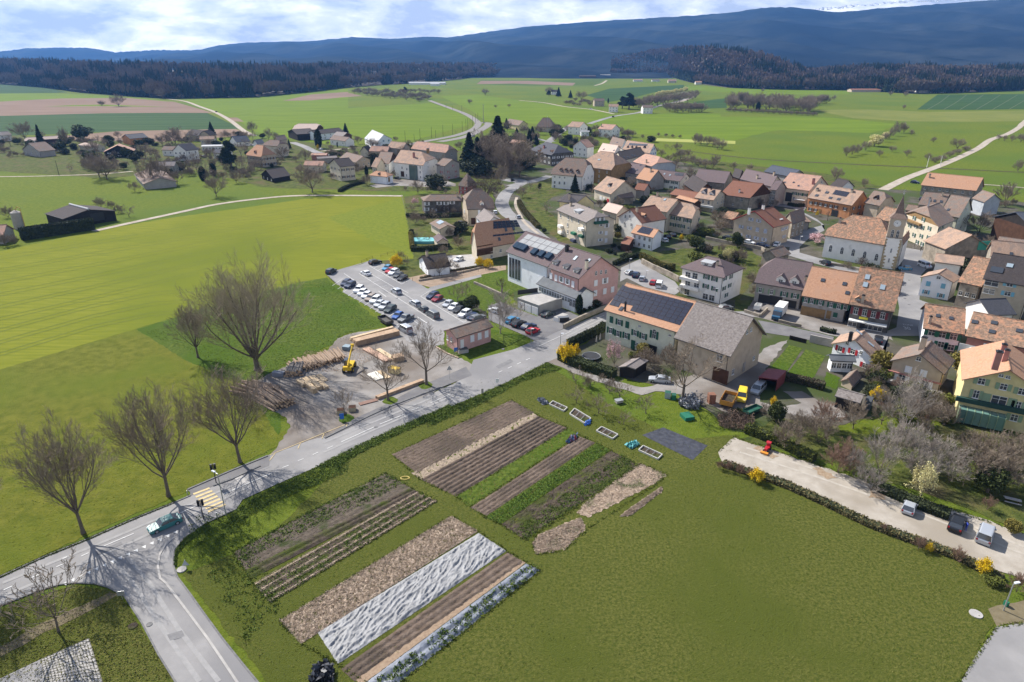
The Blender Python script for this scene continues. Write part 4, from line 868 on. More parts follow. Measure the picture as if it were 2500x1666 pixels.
ribbon('field_path','F',[(215,532),(300,513),(420,487),(500,470),(600,457),(700,450),(925,451)],3.2,.09,TRK)
ribbon('field_path','A0',[(-100,1196),(200,1194),(640,1180),(900,1160)],2.2,.09,TRK)
ribbon('field_path','A2',[(0,1010),(250,1045),(600,1080),(1050,1105),(1700,1135),(2400,1170)],3,.09,SOD); ribbon('field_path','A2',[(1850,1240),(2100,1250),(2500,1285)],2,.09,TRK)
ribbon('hamlet_lane','v',[(1600,400),(1750,450),(1900,520),(2100,560)],6,.09,ASP); ribbon('hamlet_lane','v',[(1960,510),(2353,470)],3,.09,TRK)
mixpoly('manor_court',[('s',(940,640)),('s',(1180,640)),('s',(1700,660)),('s',(1840,700)),('s',(1840,740)),('s',(1400,750)),('s',(1000,730)),('s',(700,760)),('s',(600,730))],.08,YRD,jag=.3)
ribbon('railway','A1',[(630,680),(760,728),(870,770),(945,815),(960,845),(920,880),(820,915),(700,940),(560,965),(480,985)],7,.12,RAL)
ribbon('railway','A1',[(960,835),(1010,830),(1030,845),(960,890),(860,930),(700,960)],8,.11,RAL)
# gravel car park lower right and the corner path
GP=sheet('gravel_lot','F',[(1650,1040),(1688,1006),(1760,1030),(1870,1068),(2000,1110),(2130,1150),(2250,1190),(2353,1228),(2500,1285),(2500,1385),(2353,1335),(2200,1275),(2000,1200),(1800,1115),(1700,1076),(1660,1064)],.05,GRV,jag=.3)
sheet('corner_path','F',[(2190,1600),(2240,1510),(2288,1442),(2353,1432),(2500,1425),(2500,1640)],.06,ASP)
sheet('bare_earth','F',[(2270,1400),(2353,1380),(2480,1370),(2480,1420),(2290,1440)],.03,M('worn_turf',(.13,.105,.06),(.17,.14,.085),sc=1,det=8,rough=.97),jag=.3)
sheet('near_lawn','F',[(-200,860),(0,850),(312,757),(430,830),(560,885),(640,1000),(660,985),(650,1020),(430,1130),(200,1230),(0,1325),(-250,1430)],.025,M('lawn_left',(.085,.100,.012),(.142,.144,.022),sc=.4,bump=1,bs=2.4,det=9,c3=(.10,.125,.014),sc3=.04,rough=.95,spec=.05),jag=.2)
sheet('near_meadow','F',[(600,1250),(1000,860),(1250,835),(1400,930),(1560,1010),(1700,1000),(1640,1060),(1800,1120),(2000,1205),(2200,1280),(2330,1350),(2280,1440),(2180,1600),(2100,1750),(300,1750),(640,1600),(420,1320)],.02,GRN,jag=.2)
sheet('near_meadow','F',[(-200,1460),(0,1400),(170,1345),(270,1360),(400,1560),(520,1750),(-200,1750)],.02,GRN,jag=.1)
sheet('worn_path','C0',[(0,1330),(300,1160),(560,1050),(740,960),(800,975),(600,1090),(300,1230),(0,1400)],.04,M('worn_earth',(.11,.085,.055),(.15,.125,.07),sc=1,det=8,rough=.97),jag=.25)
sheet('grid_paving','C0',[(275,1415),(600,1272),(700,1600),(760,1800),(340,1800),(310,1567)],.06,CON); sheet('paved_path','C0',[(-200,1640),(275,1415),(305,1567),(340,1800),(-200,1850)],.05,ASP)
def gridlines():
    a,b,c,d=[P('C0',p) for p in ((278,1416),(600,1274),(715,1640),(330,1640))]; m=MB()
    for i in range(17):
        for (p,q,r_,s_) in ((a,b,d,c),(a,d,b,c)):
            f=i/16; u=p.lerp(q,f); v=r_.lerp(s_,f); dd=(v-u).normalized(); n=Vector((-dd.y,dd.x,0))*.045; m.poly([(x.x,x.y,.09) for x in (u-n,v-n,v+n,u+n)])
    tag(m.build('grid_paving_joints',M('joint_grey',(.16,.15,.13),rough=.95)),kind='structure')
gridlines()
mixpoly('forecourt',[('p',(-20,850)),('p',(130,640)),('p',(800,780)),('p',(1480,980)),('p',(2090,1150)),('p',(2120,1250)),('q',(300,1300)),('p',(1300,1190)),('p',(800,1075)),('p',(200,925))],.062,YRD,jag=.2)
mixpoly('forecourt',[('p',(2080,1140)),('q',(420,1280)),('q',(300,1540)),('r',(760,280)),('p',(1700,1100))],.064,ASP)
# market-garden beds ----------------------------------------------
def bed(name,t,q,mat,label,rows=0,amp=.1,res=.35,z=.06,rough=.03,seed=1,kind='structure',cat=None,fall=True,wr=0):
    """q: four picture corners a,b (start of bed) c,d (end): rows run a->d"""
    a,b,c,d=[P(t,p) for p in q]; L=((d-a).length+(c-b).length)/2; Wd=((b-a).length+(c-d).length)/2
    n=int(L/res)+2; k=max(int(Wd/(res*.5 if rows else res))+2,rows*6+1); rs=np.random.RandomState(seed); s_=np.linspace(0,1,n)[:,None,None]; r_=np.linspace(0,1,k)[None,:,None]
    A,B,C_,D=[np.array(v) for v in (a,b,c,d)]; X=(A*(1-r_)+B*r_)*(1-s_)+(D*(1-r_)+C_*r_)*s_
    hgt=rs.normal(size=(n,k))*rough
    if rows: hgt+=amp*(.5-.5*np.cos(r_[:,:,0]*rows*2*math.pi))**.7
    if wr:
        sx=s_[:,:,0]*L; rx=r_[:,:,0]*Wd
        NZ=__import__('mathutils').noise; q_=np.zeros((n,k))
        for i in range(n):
            for j in range(k):
                X_=sx[i,0]*.9+rx[0,j]*.35; Y_=rx[0,j]*.9-sx[i,0]*.35; q_[i,j]=(1-abs(NZ.noise(Vector((X_*.45,Y_*1.5,seed)))*2.2))**2*.75+(1-abs(NZ.noise(Vector((X_*1.3,Y_*3.,seed+9)))*2))**2*.35+NZ.noise(Vector((X_*.2,Y_*.5,3)))*.5
        hgt=hgt+wr*1.5*q_
        for i in range(0):
            fr=rs.uniform(1.,4.2); an=rs.normal(0,.22)+(0 if i%4 else 1.0); ph=rs.uniform(0,6.28); hgt=hgt+wr/math.sqrt(fr)*(1-np.abs(np.sin((sx*math.sin(an)+rx*math.cos(an))*fr+ph+1.2*np.sin(sx*.5+i)+.8*np.sin(sx*1.3+rx+i*2))))**2*rs.uniform(.2,.6)
    edge=np.minimum(np.minimum(s_[:,:,0],1-s_[:,:,0])*L,np.minimum(r_[:,:,0],1-r_[:,:,0])*Wd); hgt*=np.clip(edge/.4,0,1)
    X[:,:,2]=z+np.maximum(hgt,-.03); X[:,:,:2]+=rs.normal(size=(n,k,2))*.02
    idx=np.arange(n*k).reshape(n,k); f=np.stack([idx[:-1,:-1],idx[1:,:-1],idx[1:,1:],idx[:-1,1:]],axis=2).reshape(-1,4)
    P0=X.reshape(-1,3)
    if np.cross(P0[f[0][1]]-P0[f[0][0]],P0[f[0][2]]-P0[f[0][0]])[2]<0: f=f[:,::-1]
    o=link(name,npmesh(name,P0,f,mat,smooth=bool(wr)));
    return tag(o,label,cat,None,kind)
bed('garden_bed','F',[(1175,920),(1228,948),(958,1088),(900,1045)],SOI,None,rows=9,amp=.06,seed=2)
bed('straw_strip','F',[(1222,948),(1242,960),(968,1104),(945,1088)],M('thin_straw',(.15,.115,.085),(.33,.26,.19),sc=2.5,det=9,rough=.97),None,amp=0,rough=.04,seed=3)
bed('ridged_bed','F',[(1236,957),(1305,985),(1048,1142),(966,1102)],SOI,None,rows=8,amp=.26,seed=4)
bed('green_manure_bed','F',[(1305,985),(1332,1000),(1078,1166),(1048,1142)],GRM,None,rough=.08,seed=5)
bed('ridged_bed','F',[(1332,1004),(1368,1018),(1118,1186),(1080,1168)],SOI,None,rows=4,amp=.13,seed=6)
bed('green_manure_bed','F',[(1372,1020),(1402,1036),(1150,1206),(1116,1190)],M('fresh_green_manure',(.055,.09,.012),(.10,.14,.02),sc=2,det=8,bump=1,bs=5,rough=.95,spec=.05),None,rough=.06,seed=7)
bed('weedy_bed','F',[(1405,1036),(1466,1070),(1206,1242),(1152,1206)],SOD,None,rough=.08,rows=4,amp=.06,seed=8)
bed('garden_bed','F',[(885,1088),(962,1132),(575,1330),(535,1270)],M('weedy_soil',(.085,.066,.05),(.14,.112,.085),sc=1.5,det=9,bump=1,bs=5,c3=(.05,.062,.018),sc3=.3,f3=(.56,.68),rough=.97),None,rows=7,amp=.07,seed=9)
bed('ridged_bed','F',[(942,1122),(962,1132),(577,1332),(562,1312)],SOD,None,rows=2,amp=.2,seed=19,z=.09)
bed('straw_row_bed','F',[(962,1134),(1002,1152),(622,1384),(586,1350)],SOD,None,rows=4,amp=.1,seed=10)
for i in range(4):
    f=(i+.02)/3.4; l=lambda a,b: (a[0]+(b[0]-a[0])*f,a[1]+(b[1]-a[1])*f); ribbon('straw_row','F',[l((960,1133),(1006,1154)),l((586,1345),(624,1388))],.16,.17,STR)
    cover('straw_litter','F',[l((957,1131),(1003,1152)),l((963,1135),(1009,1156)),l((589,1348),(627,1391)),l((583,1342),(621,1385))],2200,.15,STR,None,z=.12,hz=.12,seed=70+i,asp=.25,flat=.6)
bed('straw_bed','F',[(1037,1187),(1098,1222),(692,1480),(642,1428)],STR,None,rough=.09,seed=11,res=.25)
PLS=M('silver_crop_fleece',(.205,.205,.21),(.275,.275,.28),sc=.7,det=7,rough=.6,spec=.25)
bed('crop_fleece_sheet','F',[(1100,1226),(1164,1267),(777,1527),(730,1455)],PLS,'grey-white crinkled fleece sheet laid over the longest garden bed',amp=0,res=.11,z=.07,rough=.004,seed=12,kind=None,cat='plastic sheet',wr=.2)
bed('ridged_bed','F',[(1167,1270),(1205,1293),(815,1568),(783,1538)],SOI,None,rows=3,amp=.16,seed=13)
bed('mulched_strip','F',[(1195,1287),(1208,1295),(832,1575),(815,1562)],M('mulch_brown',(.22,.15,.10),(.30,.22,.15),sc=3,det=8,rough=.95),None,rough=.015,seed=14,z=.08)
PLB=M('blue_grey_plastic',(.10,.115,.145),(.19,.205,.24),sc=.8,det=8,rough=.4,spec=.5)
bed('planted_plastic_sheet','F',[(1209,1296),(1241,1311),(880,1600),(832,1576)],PLB,'dark blue-grey plastic mulch with planting holes beside the ridged soil bed',amp=.22,rows=2,res=.15,z=.07,rough=.012,seed=15,kind=None,cat='plastic sheet',wr=.035)
bed('weed_fabric','g',[(110,850),(750,1110),(535,1320),(-190,960)],M('black_weed_fabric',(.03,.032,.042),(.06,.063,.078),sc=1.2,det=8,rough=.55),'rectangle of black weed fabric pegged to the grass below the farmyard',amp=0,res=.3,z=.06,rough=.015,seed=16,kind=None,cat='ground cloth',wr=.02)
for q,sd_ in ([(1222,1250),(1240,1228),(1335,1190),(1345,1215),(1300,1262),(1232,1275)],21),([(1325,1180),(1340,1160),(1470,1065),(1532,1092),(1500,1115),(1400,1165),(1350,1190)],22),([(1425,1188),(1445,1172),(1520,1120),(1522,1128),(1450,1184)],23):
    sheet('straw_mulch','F',q,.052,M('patchy_straw',(.42,.31,.22),(.55,.43,.33),sc=2.5,det=9,bump=1,bs=6,c3=(.07,.10,.02),sc3=.35,f3=(.55,.66),rough=.97),jag=.3,seg=.35)
    cover('straw_litter','F',q,6500,.17,STR,None,z=.06,hz=.10,seed=sd_,asp=.2,flat=.6)
cover('straw_litter','F',[(1037,1187),(1098,1222),(692,1480),(642,1428)],24000,.17,STR,None,z=.08,hz=.16,seed=24,asp=.16,flat=.6)
cover('verge_plants','w',[(930,1568),(1240,1410),(1700,1190),(2352,910),(2352,985),(1760,1235),(1300,1470),(1150,1568)],17000,.10,GCV,None,z=.03,hz=.24,clump=6,seed=31,flat=.75)
cover('verge_plants','B1',[(600,1330),(980,1170),(1180,1080),(1430,955),(1520,1000),(1250,1090),(1000,1230),(640,1390)],12000,.10,GCV,None,z=.03,hz=.22,clump=6,seed=32,flat=.75)
cover('verge_plants','C0',[(1600,395),(1850,245),(2353,20),(2353,150),(1900,330),(1640,470),(1500,530)],9000,.09,GCV,None,z=.03,hz=.2,clump=6,seed=33,flat=.75)
cover('weeds','F',[(885,1088),(930,1112),(560,1290),(535,1265)],7000,.09,GCV,None,z=.05,hz=.2,clump=7,seed=34,flat=.5)
cover('weeds','F',[(1430,1045),(1466,1070),(1206,1242),(1180,1222)],7000,.09,GCV,None,z=.06,hz=.2,clump=8,seed=35,flat=.5)
cover('vegetable_rows','F',[(965,1134),(1002,1152),(622,1384),(590,1352)],6000,.09,GCV,None,z=.08,hz=.2,clump=8,seed=36,flat=.5)
cover('seedlings','F',[(1215,1298),(1238,1310),(878,1598),(845,1582)],1600,.12,GCV,None,z=.28,hz=.2,clump=9,seed=37)
cover('weeds','F',[(420,1190),(560,1180),(640,1400),(560,1480)],3500,.10,GCV,None,z=.03,hz=.28,clump=8,seed=38)
cover('green_manure_leaves','F',[(1372,1020),(1402,1036),(1150,1206),(1116,1190)],5000,.08,M('manure_leaf',(.055,.11,.014),(.11,.18,.03),sc=2,rough=.9),None,z=.1,hz=.45,seed=39)
TUF=M('tuft_green',(.062,.085,.014),(.10,.12,.022),sc=.15,rough=.95,spec=.05); TUD=M('tuft_dry',(.13,.13,.035),(.17,.16,.05),sc=.15,rough=.95,spec=.05)
NP=[(1250,835),(1560,1010),(1700,1000),(1660,1075),(2000,1215),(2330,1355),(2180,1600),(640,1600),(420,1320),(600,1250),(1000,900)]
cover('grass_tufts','F',NP,22000,.075,TUF,None,z=.01,hz=.10,seed=81,flat=.6); cover('dry_grass_tufts','F',NP,16000,.07,TUD,None,z=.01,hz=.06,seed=82,flat=.8)
cover('grass_tufts','F',[(0,1020),(560,885),(650,1000),(640,1030),(430,1128),(200,1228),(0,1322)],9000,.07,TUF,None,z=.02,hz=.06,seed=83,flat=.8); cover('grass_tufts','F',[(0,1400),(170,1345),(270,1362),(400,1560),(0,1600)],9000,.08,TUD,None,z=.02,hz=.12,seed=84,flat=.4)
cover('grass_tufts','F',[(330,765),(690,655),(752,645),(870,745),(700,830),(600,880)],12000,.10,TUF,None,z=.02,hz=.08,seed=85,flat=.7)
EDG=M('edge_grass',(.07,.095,.014),(.13,.145,.03),sc=.6,rough=.95,spec=.05); ei=0
for L_ in [[(900,1045),(1175,920),(1240,958),(1305,985),(1368,1018),(1402,1036),(1466,1070),(1206,1242),(1150,1206),(1116,1190),(1048,1142),(966,1102),(900,1045)],[(535,1270),(885,1088),(962,1132),(1002,1152),(622,1384),(586,1350),(535,1270)],[(642,1428),(1037,1187),(1098,1222),(1164,1267),(1241,1311),(880,1600)],[(642,1428),(692,1480),(777,1527),(880,1600)],[(1305,985),(1048,1142)],[(1332,1002),(1078,1166)],[(1232,1275),(1300,1262),(1350,1215),(1500,1118),(1532,1092),(1470,1065),(1340,1160),(1232,1226),(1222,1250),(1232,1275)],[(1650,1040),(1688,1006),(2353,1228)],[(2190,1590),(2288,1442),(2353,1432)]]:
    for p_,q_ in zip(L_[:-1],L_[1:]):
        ei+=1; L2=math.hypot(p_[0]-q_[0],p_[1]-q_[1]); cover('edge_grass','F',[(p_[0],p_[1]-2.6),(q_[0],q_[1]-2.6),(q_[0]+1,q_[1]+2.6),(p_[0]+1,p_[1]+2.6)],int(L2*2.6)+8,.085,EDG,None,z=.05,hz=.14,clump=4,seed=200+ei,flat=.5)
TRM=M('tramline',(.095,.12,.018),(.125,.145,.03),sc=.6,rough=.95,spec=.05)
for i in range(9):
    f=i/8; y0=600+f*230; y1=470+f*130
    for o_ in (0,7): ribbon('crop_tramline','F',[(-60,y0+o_),(350,y0-(y0-y1)*.45+o_-8),(735,y1+o_+(i*14 if i>5 else 0))],.5,.035,TRM,step=12)
for i in range(7): ribbon('crop_tramline','A0',[(-50,800+i*16),(700,776+i*16),(1400,772+i*15)],.9,.07,M('wheat_tramline',(.05,.075,.03),(.07,.09,.035),sc=.1,rough=.95),step=30)
for i in range(6): ribbon('crop_tramline','A2',[(1700+i*110,742),(1790+i*110,690),(1850+i*115,642)],1.4,.09,MC['wheat_tramline'],step=40)
for i in range(8): ribbon('crop_tramline','A1',[(40,760+i*22),(400,742+i*22),(760+i*8,760+i*16)],.9,.09,M('spring_tramline',(.09,.135,.012),(.115,.155,.02),sc=.1,rough=.95),step=40)
for i in range(8): ribbon('crop_tramline','A0',[(1500+i*40,775+i*14),(1900,700+i*26),(2353,680+i*30)],1.1,.08,MC['spring_tramline'],step=40)
# wear on the asphalt
PT=M('asphalt_repair',(.15,.147,.15),(.19,.185,.185),sc=1.5,det=9,rough=.9); TY=M('tyre_track',(.24,.235,.23),(.29,.28,.275),sc=1.,det=8,rough=.9)
for t,q in [('C0',[(650,690),(820,620),(830,640),(660,712)]),('C0',[(880,1000),(990,1060),(975,1090),(870,1020)]),('w',[(1180,1400),(1330,1330),(1345,1355),(1195,1425)]),('w',[(1700,1180),(1900,1090),(1905,1105),(1705,1196)]),('B1',[(1080,985),(1180,935),(1200,950),(1100,1000)]),('B1',[(1330,860),(1400,825),(1440,850),(1370,885)]),('y',[(880,640),(1000,720),(970,740),(850,660)]),('y',[(560,560),(640,610),(615,630),(535,575)]),('C0',[(1130,1250),(1230,1220),(1250,1260),(1150,1290)]),('k',[(900,1390),(1060,1310),(1080,1330),(920,1410)])]:
    sheet('asphalt_patch',t,q,.079,PT,jag=.08,seg=.6)
for t,q in [('C0',[(20,900),(320,775),(620,655),(1150,430),(1700,180)]),('C0',[(20,990),(330,860),(640,735),(1180,490),(1720,230)]),('w',[(1000,1320),(1500,1110),(2350,760)]),('w',[(1000,1420),(1500,1195),(2350,830)]),('C0',[(760,740),(900,900),(1080,1180),(1350,1567)]),('C0',[(860,720),(1010,900),(1200,1200),(1480,1567)]),('k',[(960,1330),(1200,1210),(1390,1120)])]: ribbon('tyre_wear',t,q,.55,.078,TY,step=5)
GT=M('gravel_tracks',(.34,.305,.255),(.41,.37,.32),sc=1.2,det=9,rough=.97); 
for q in ([(1700,1040),(1900,1105),(2150,1195),(2353,1275)],[(1715,1030),(1910,1092),(2160,1182),(2353,1258)]): ribbon('gravel_wheel_track','F',q,.5,.062,GT,step=5)
for q in ([(1730,1032),(1745,1026),(1790,1050),(1775,1056)],[(2000,1130),(2040,1138),(2035,1150),(1995,1145)],[(1865,1078),(1885,1075),(1925,1100),(1900,1103)]): sheet('leaf_litter','F',q,.07,M('leaf_litter',(.22,.15,.09),(.32,.25,.18),sc=2.5,det=9,rough=.97),jag=.4,seg=.7)
for t,x,y in [('C0',560,800),('C0',1010,1180),('w',1560,1150),('B1',1130,868),('y',760,700),('k',1180,1240),('q',700,500),('q',640,760),('q',700,850)]:
    A=P(t,(x,y)); m=MB(); m.tube((A.x,A.y,.1),(A.x,A.y,.135),.36,.36,14,0,True); tag(m.build('drain_cover',KRB),kind='structure')
cover('edge_weeds','C0',[(1172,780),(1180,680),(1240,600),(1400,490),(1420,510),(1260,630),(1200,700),(1195,790)],2500,.09,GCV,None,z=.04,hz=.18,seed=86)
cover('edge_weeds','C0',[(0,850),(300,714),(600,592),(900,460),(1180,347),(1180,360),(900,476),(600,608),(300,730),(0,868)],4500,.08,TUF,None,z=.05,hz=.14,seed=87)
# hills and mountains ----------------------------------------------
MTF=M('mountain_forest',(.010,.018,.028),(.034,.042,.050),sc=.006,det=12,rough=1,spec=0,c3=(.010,.018,.032),sc3=.0014,bump=1,bs=.02)  # dark bluish base: cloud shade and distance haze put into the forest colour
def mountain(name,prof,D,base_D,mat,amp,seed,n2=46,base_z=-2.,off=0.,snow=None):
    xs=np.linspace(prof[0][0],prof[-1][0],340); ys=np.interp(xs,[p[0] for p in prof],[p[1] for p in prof]); rs=np.random.RandomState(seed); V=[]
    Dn=D; D=np.interp(xs,[300,1100,1700,3000],[7400,6700,5300,4400]) if D==5000 else np.full(len(xs),float(D))
    dirs=np.stack([(xs-1250)/CF,np.full_like(xs,cp),0*xs],axis=1); dirs/=dirs[:,1:2]
    ph=rs.uniform(0,6.28,size=30); K=rs.uniform(2,46,size=30); fr=[]
    for j in range(n2):
        f=j/(n2-1); Y=base_D+(D-base_D)*f; X=dirs[:,0]*Y
        # height of the crest seen at this column
        b=(ys-833)/CF; zc=CH+D*(-sp-b*cp)/(cp-b*sp)
        zz=base_z+(zc-base_z)*(f**1.15)
        for q in range(30): zz=zz+amp*math.sin(math.pi*f)**.8*np.sin(X/D*K[q]*3+ph[q]+f*K[(q+7)%30]*.7)/(1+K[q]*.22)
        if f==1: zz=zz+rs.normal(size=len(xs))*D*.0003
        V.append(np.stack([X,Y+0*X,zz],axis=1))
    V.append(np.stack([dirs[:,0]*(D+900),D+900,np.full_like(xs,base_z)],axis=1)); V=np.concatenate(V); k=len(xs); n=n2+1
    idx=np.arange(n*k).reshape(n,k); f=np.stack([idx[:-1,:-1],idx[:-1,1:],idx[1:,1:],idx[1:,:-1]],axis=2).reshape(-1,4)
    return tag(link(name,npmesh(name,V,f,mat,True)),kind='structure')
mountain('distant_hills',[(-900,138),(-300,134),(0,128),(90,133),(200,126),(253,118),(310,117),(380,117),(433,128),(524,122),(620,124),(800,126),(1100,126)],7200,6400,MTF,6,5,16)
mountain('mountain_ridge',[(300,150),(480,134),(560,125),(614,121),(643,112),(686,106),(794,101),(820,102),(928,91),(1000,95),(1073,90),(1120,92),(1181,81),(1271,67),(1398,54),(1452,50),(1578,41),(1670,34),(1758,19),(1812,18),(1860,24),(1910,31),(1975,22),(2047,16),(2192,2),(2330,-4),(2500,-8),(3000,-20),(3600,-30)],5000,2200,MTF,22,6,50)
# snow on the crest
def snow():
    rs=np.random.RandomState(4); C=[]
    for i in range(420):
        x=rs.uniform(1985,2520); y=np.interp(x,[1975,2047,2192,2330,2500,3000],[22,16,2,-4,-8,-20])+rs.uniform(2.,7.5); b=(y-833)/CF; D=float(np.interp(x,[300,1100,1700,3000],[7400,6700,5300,4400])); a=(x-1250)/CF; z=CH+D*(-sp-b*cp)/(cp-b*sp); D=D-150; C.append((a*D/(cp-b*sp),D,CH+D*(-sp-b*cp)/(cp-b*sp)+4))
    o=link('snow_patches',quads(np.array(C),9.,'snow_patches',M('snow',(.8,.82,.86),rough=.9),3,asp=.35,flat=.8)); tag(o,kind='structure')
snow()
def forest(name,t,base,depth,rise,n,seed,conif=.35,hmin=17,hmax=26,mats=None,label=None,pw=1.1,patch=7.,hill=True):
    """a wood: base = picture line of its near edge, going away over ground that rises"""
    rs=np.random.RandomState(seed); B=[P(t,p) for p in base]; bx=np.array([p.x for p in B]);by=np.array([p.y for p in B]); ts=np.linspace(0,1,len(B))
    u=rs.uniform(0,1,size=n); s_=rs.uniform(0,1,size=n)**1.5; s_[:n//5]*=.06
    X0=np.interp(u,ts,bx);Y0=np.interp(u,ts,by); L=np.hypot(X0,Y0); gx=X0*(1+s_*depth/L); gy=Y0*(1+s_*depth/L); rf=np.array(rise) if not np.isscalar(rise) else None
    rr=np.interp(u,np.linspace(0,1,len(rf)),rf) if rf is not None else rise
    sm=lambda q:(q*q*(3-2*q))
    gz=rr*sm(s_)
    mixn=.5+.5*np.sin(u*patch*6.3+seed)*np.cos(s_*9+u*patch*2.3)+rs.normal(size=n)*.16; isc=mixn>(1-conif)
    V=[];F=[];MI=[]
    # bare crowns: fans of slender triangles; conifers: tiers
    k=26; nb=int((~isc).sum()); ii=np.where(~isc)[0]
    h=rs.uniform(hmin,hmax,size=nb); a=rs.uniform(0,6.283,size=(nb,k)); el=rs.uniform(.15,1.45,size=(nb,k)); rad=(rs.uniform(.5,1,size=(nb,k)))*h[:,None]*.42
    cx=gx[ii][:,None];cy=gy[ii][:,None];cz=(gz[ii]+h*.55)[:,None]
    o=np.stack([cx+0*a,cy+0*a,cz-h[:,None]*.2+0*a],axis=2)+rs.normal(size=(nb,k,3))*.8
    tip=np.stack([cx+np.cos(a)*np.cos(el)*rad*.72,cy+np.sin(a)*np.cos(el)*rad*.72,cz+np.sin(el)*rad],axis=2)
    mid=(o+tip)/2; wv=rs.normal(size=(nb,k,3)); wv/=np.linalg.norm(wv,axis=2,keepdims=True); wv*=h[:,None,None]*.085
    v=np.stack([o,mid+wv,tip,mid-wv],axis=2).reshape(-1,3); V.append(v); F.append(np.arange(len(v)).reshape(-1,4)); MI.append(np.zeros(len(v)//4,int))
    off=len(v); ii=np.where(isc)[0]; nc=len(ii); h=rs.uniform(hmin,hmax+3,size=nc); k=20
    a=rs.uniform(0,6.283,size=(nc,k)); zf=rs.uniform(.12,.95,size=(nc,k)); rad=h[:,None]*.17*(1.08-zf)
    cx=gx[ii][:,None];cy=gy[ii][:,None];cz=gz[ii][:,None]; hh=h[:,None]
    top=np.stack([cx+0*a,cy+0*a,cz+hh*np.minimum(zf+.22,1.02)],axis=2); l=np.stack([cx+np.cos(a)*rad,cy+np.sin(a)*rad,cz+hh*zf-rad*.3],axis=2); r_=np.stack([cx+np.cos(a+.9)*rad,cy+np.sin(a+.9)*rad,cz+hh*zf-rad*.3],axis=2); mm=np.stack([cx+np.cos(a+.45)*rad*.5,cy+np.sin(a+.45)*rad*.5,cz+hh*(zf-.12)],axis=2)
    v=np.stack([top,l,mm,r_],axis=2).reshape(-1,3); V.append(v); F.append(np.arange(len(v)).reshape(-1,4)+off); MI.append(np.ones(len(v)//4,int))
    o=link(name,npmesh(name,np.concatenate(V),np.concatenate(F),mats or [FDC,CNF],mi=np.concatenate(MI))); tag(o,label,None,None,'stuff')
    if hill:
        mb_v=[];q=12;ts2=np.linspace(0,1,60)
        for j in range(q+2):
            f=min(1,j/q); X=np.interp(ts2,ts,bx);Y=np.interp(ts2,ts,by);L=np.hypot(X,Y); rr=np.interp(ts2,np.linspace(0,1,len(rf)),rf) if rf is not None else np.full(60,float(rise))
            e=depth*f*1.0+(400 if j>q else 0); mb_v.append(np.stack([X*(1+e/L),Y*(1+e/L),(rr*sm(f)+.1) if j<=q else rr*0-1],axis=1))
        V=np.concatenate(mb_v); idx=np.arange((q+2)*60).reshape(q+2,60); f=np.stack([idx[:-1,:-1],idx[:-1,1:],idx[1:,1:],idx[1:,:-1]],axis=2).reshape(-1,4); tag(link('wooded_hill',npmesh('wooded_hill',V,f,FLR,True)),kind='structure')
forest('forest','A0',[(-700,560),(0,570),(300,595),(550,628),(900,655),(1150,668),(1700,660),(2100,622),(2353,590)],750,[44,40,38,34,33,30,28,28],9000,1,conif=.42)
forest('forest','A1',[(-20,600),(300,575),(520,565),(800,540),(900,525),(1060,524),(1230,475)],700,[26,26,24,22,14],3600,2,conif=.3)
forest('forest','A1',[(1560,490),(1700,500),(1870,505)],260,[10,16,20],1300,3,conif=.08,hmin=16,hmax=24,hill=False)
forest('forest','A2',[(-440,512),(-215,512),(-60,515),(100,560),(350,595),(600,605),(860,610)],420,[44,72,80,74,58,18],4600,4,conif=.42,patch=2.5,mats=[M('reddish_bare_wood',(.14,.10,.076),(.20,.15,.118),sc=.02,det=6,rough=.95,spec=.05),CNF])
forest('forest','A2',[(860,608),(1180,612),(1600,635),(1850,630),(2353,612),(3000,590)],600,[14,26,28,24,26,34],6200,5,conif=.36,patch=3.3,mats=[M('brown_bare_wood',(.11,.085,.066),(.17,.13,.102),sc=.02,det=6,rough=.95,spec=.05),CNF])
# ================================================================ HOUSES IN FRONT
f=H('farmhouse','cream farmhouse with green shutters and a large solar roof beside the main road','l',(155,455),(1000,712),d=18,h=None,base=('A',(175,800)),ridge=(0,372),wall='mint',roof='orange',ov=.6)
f.wins(0,[(250,570),(432,628)],w_=.95,h=1.7,sh='dgreen',closed=True); f.wins(0,[(340,598)],w_=1.0,h=1.5,sh='dgreen')
f.wins(0,[(240,692),(325,728),(420,752)],w_=1.,h=1.6,sh='dgreen'); f.wins(0,[(522,720),(615,757)],w_=1.,h=1.5,sh='dgreen')
f.win(0,(740,742),1.1,1.9,'dgreen','arch'); f.panel('door',0,(497,862),1.1,2.3,SHC['dgreen']); f.wins(0,[(541,853),(600,866)],w_=.9,h=.9)
f.panel('barn_door',0,(716,925),2.4,2.6,BLK,.1); f.wins(0,[(573,642),(922,748)],w_=.8,h=.5)
f.solar([(222,398),(330,428),(450,200),(378,168)],2,4); f.solar([(455,462),(1040,632),(1195,378),(372,166)][0:0] or [(462,466),(1035,634),(1195,382),(600,232)],9,6); f.solar([(345,378),(500,412),(600,232),(450,200)],3,3)
f.chimney((405,470),.35,2.2,DKM); f.skylights([(362,445)])
b=H('barn','large grey tiled barn joined to the solar farmhouse, with plain rendered gable','l',(962,775),(1617,995),(2037,742),base=(1560,1325),ridge=(0,545),wall='beige',roof='barn',cat='barn',ov=.8)
b.wins(1,[(1642,1168)],w_=1.1,h=1.3); b.wins(1,[(1882,1010)],w_=1.,h=1.); b.wins(1,[(1805,710),(1850,682)],w_=1.,h=.9); b.panel('door',1,(1768,1110),1.,2.1,WL['grey']); b.win(0,(1492,1012),1.5,1.7); b.panel('barn_door',0,(1500,1210),3.6,3.2,WL['wood'])
p=H('town_house','pink rendered house with three slate dormers and arched attic windows','k',(748,535),(1097,665),(1585,570),h=9.3,ridge=(0,412),wall='pink',roof='purple')
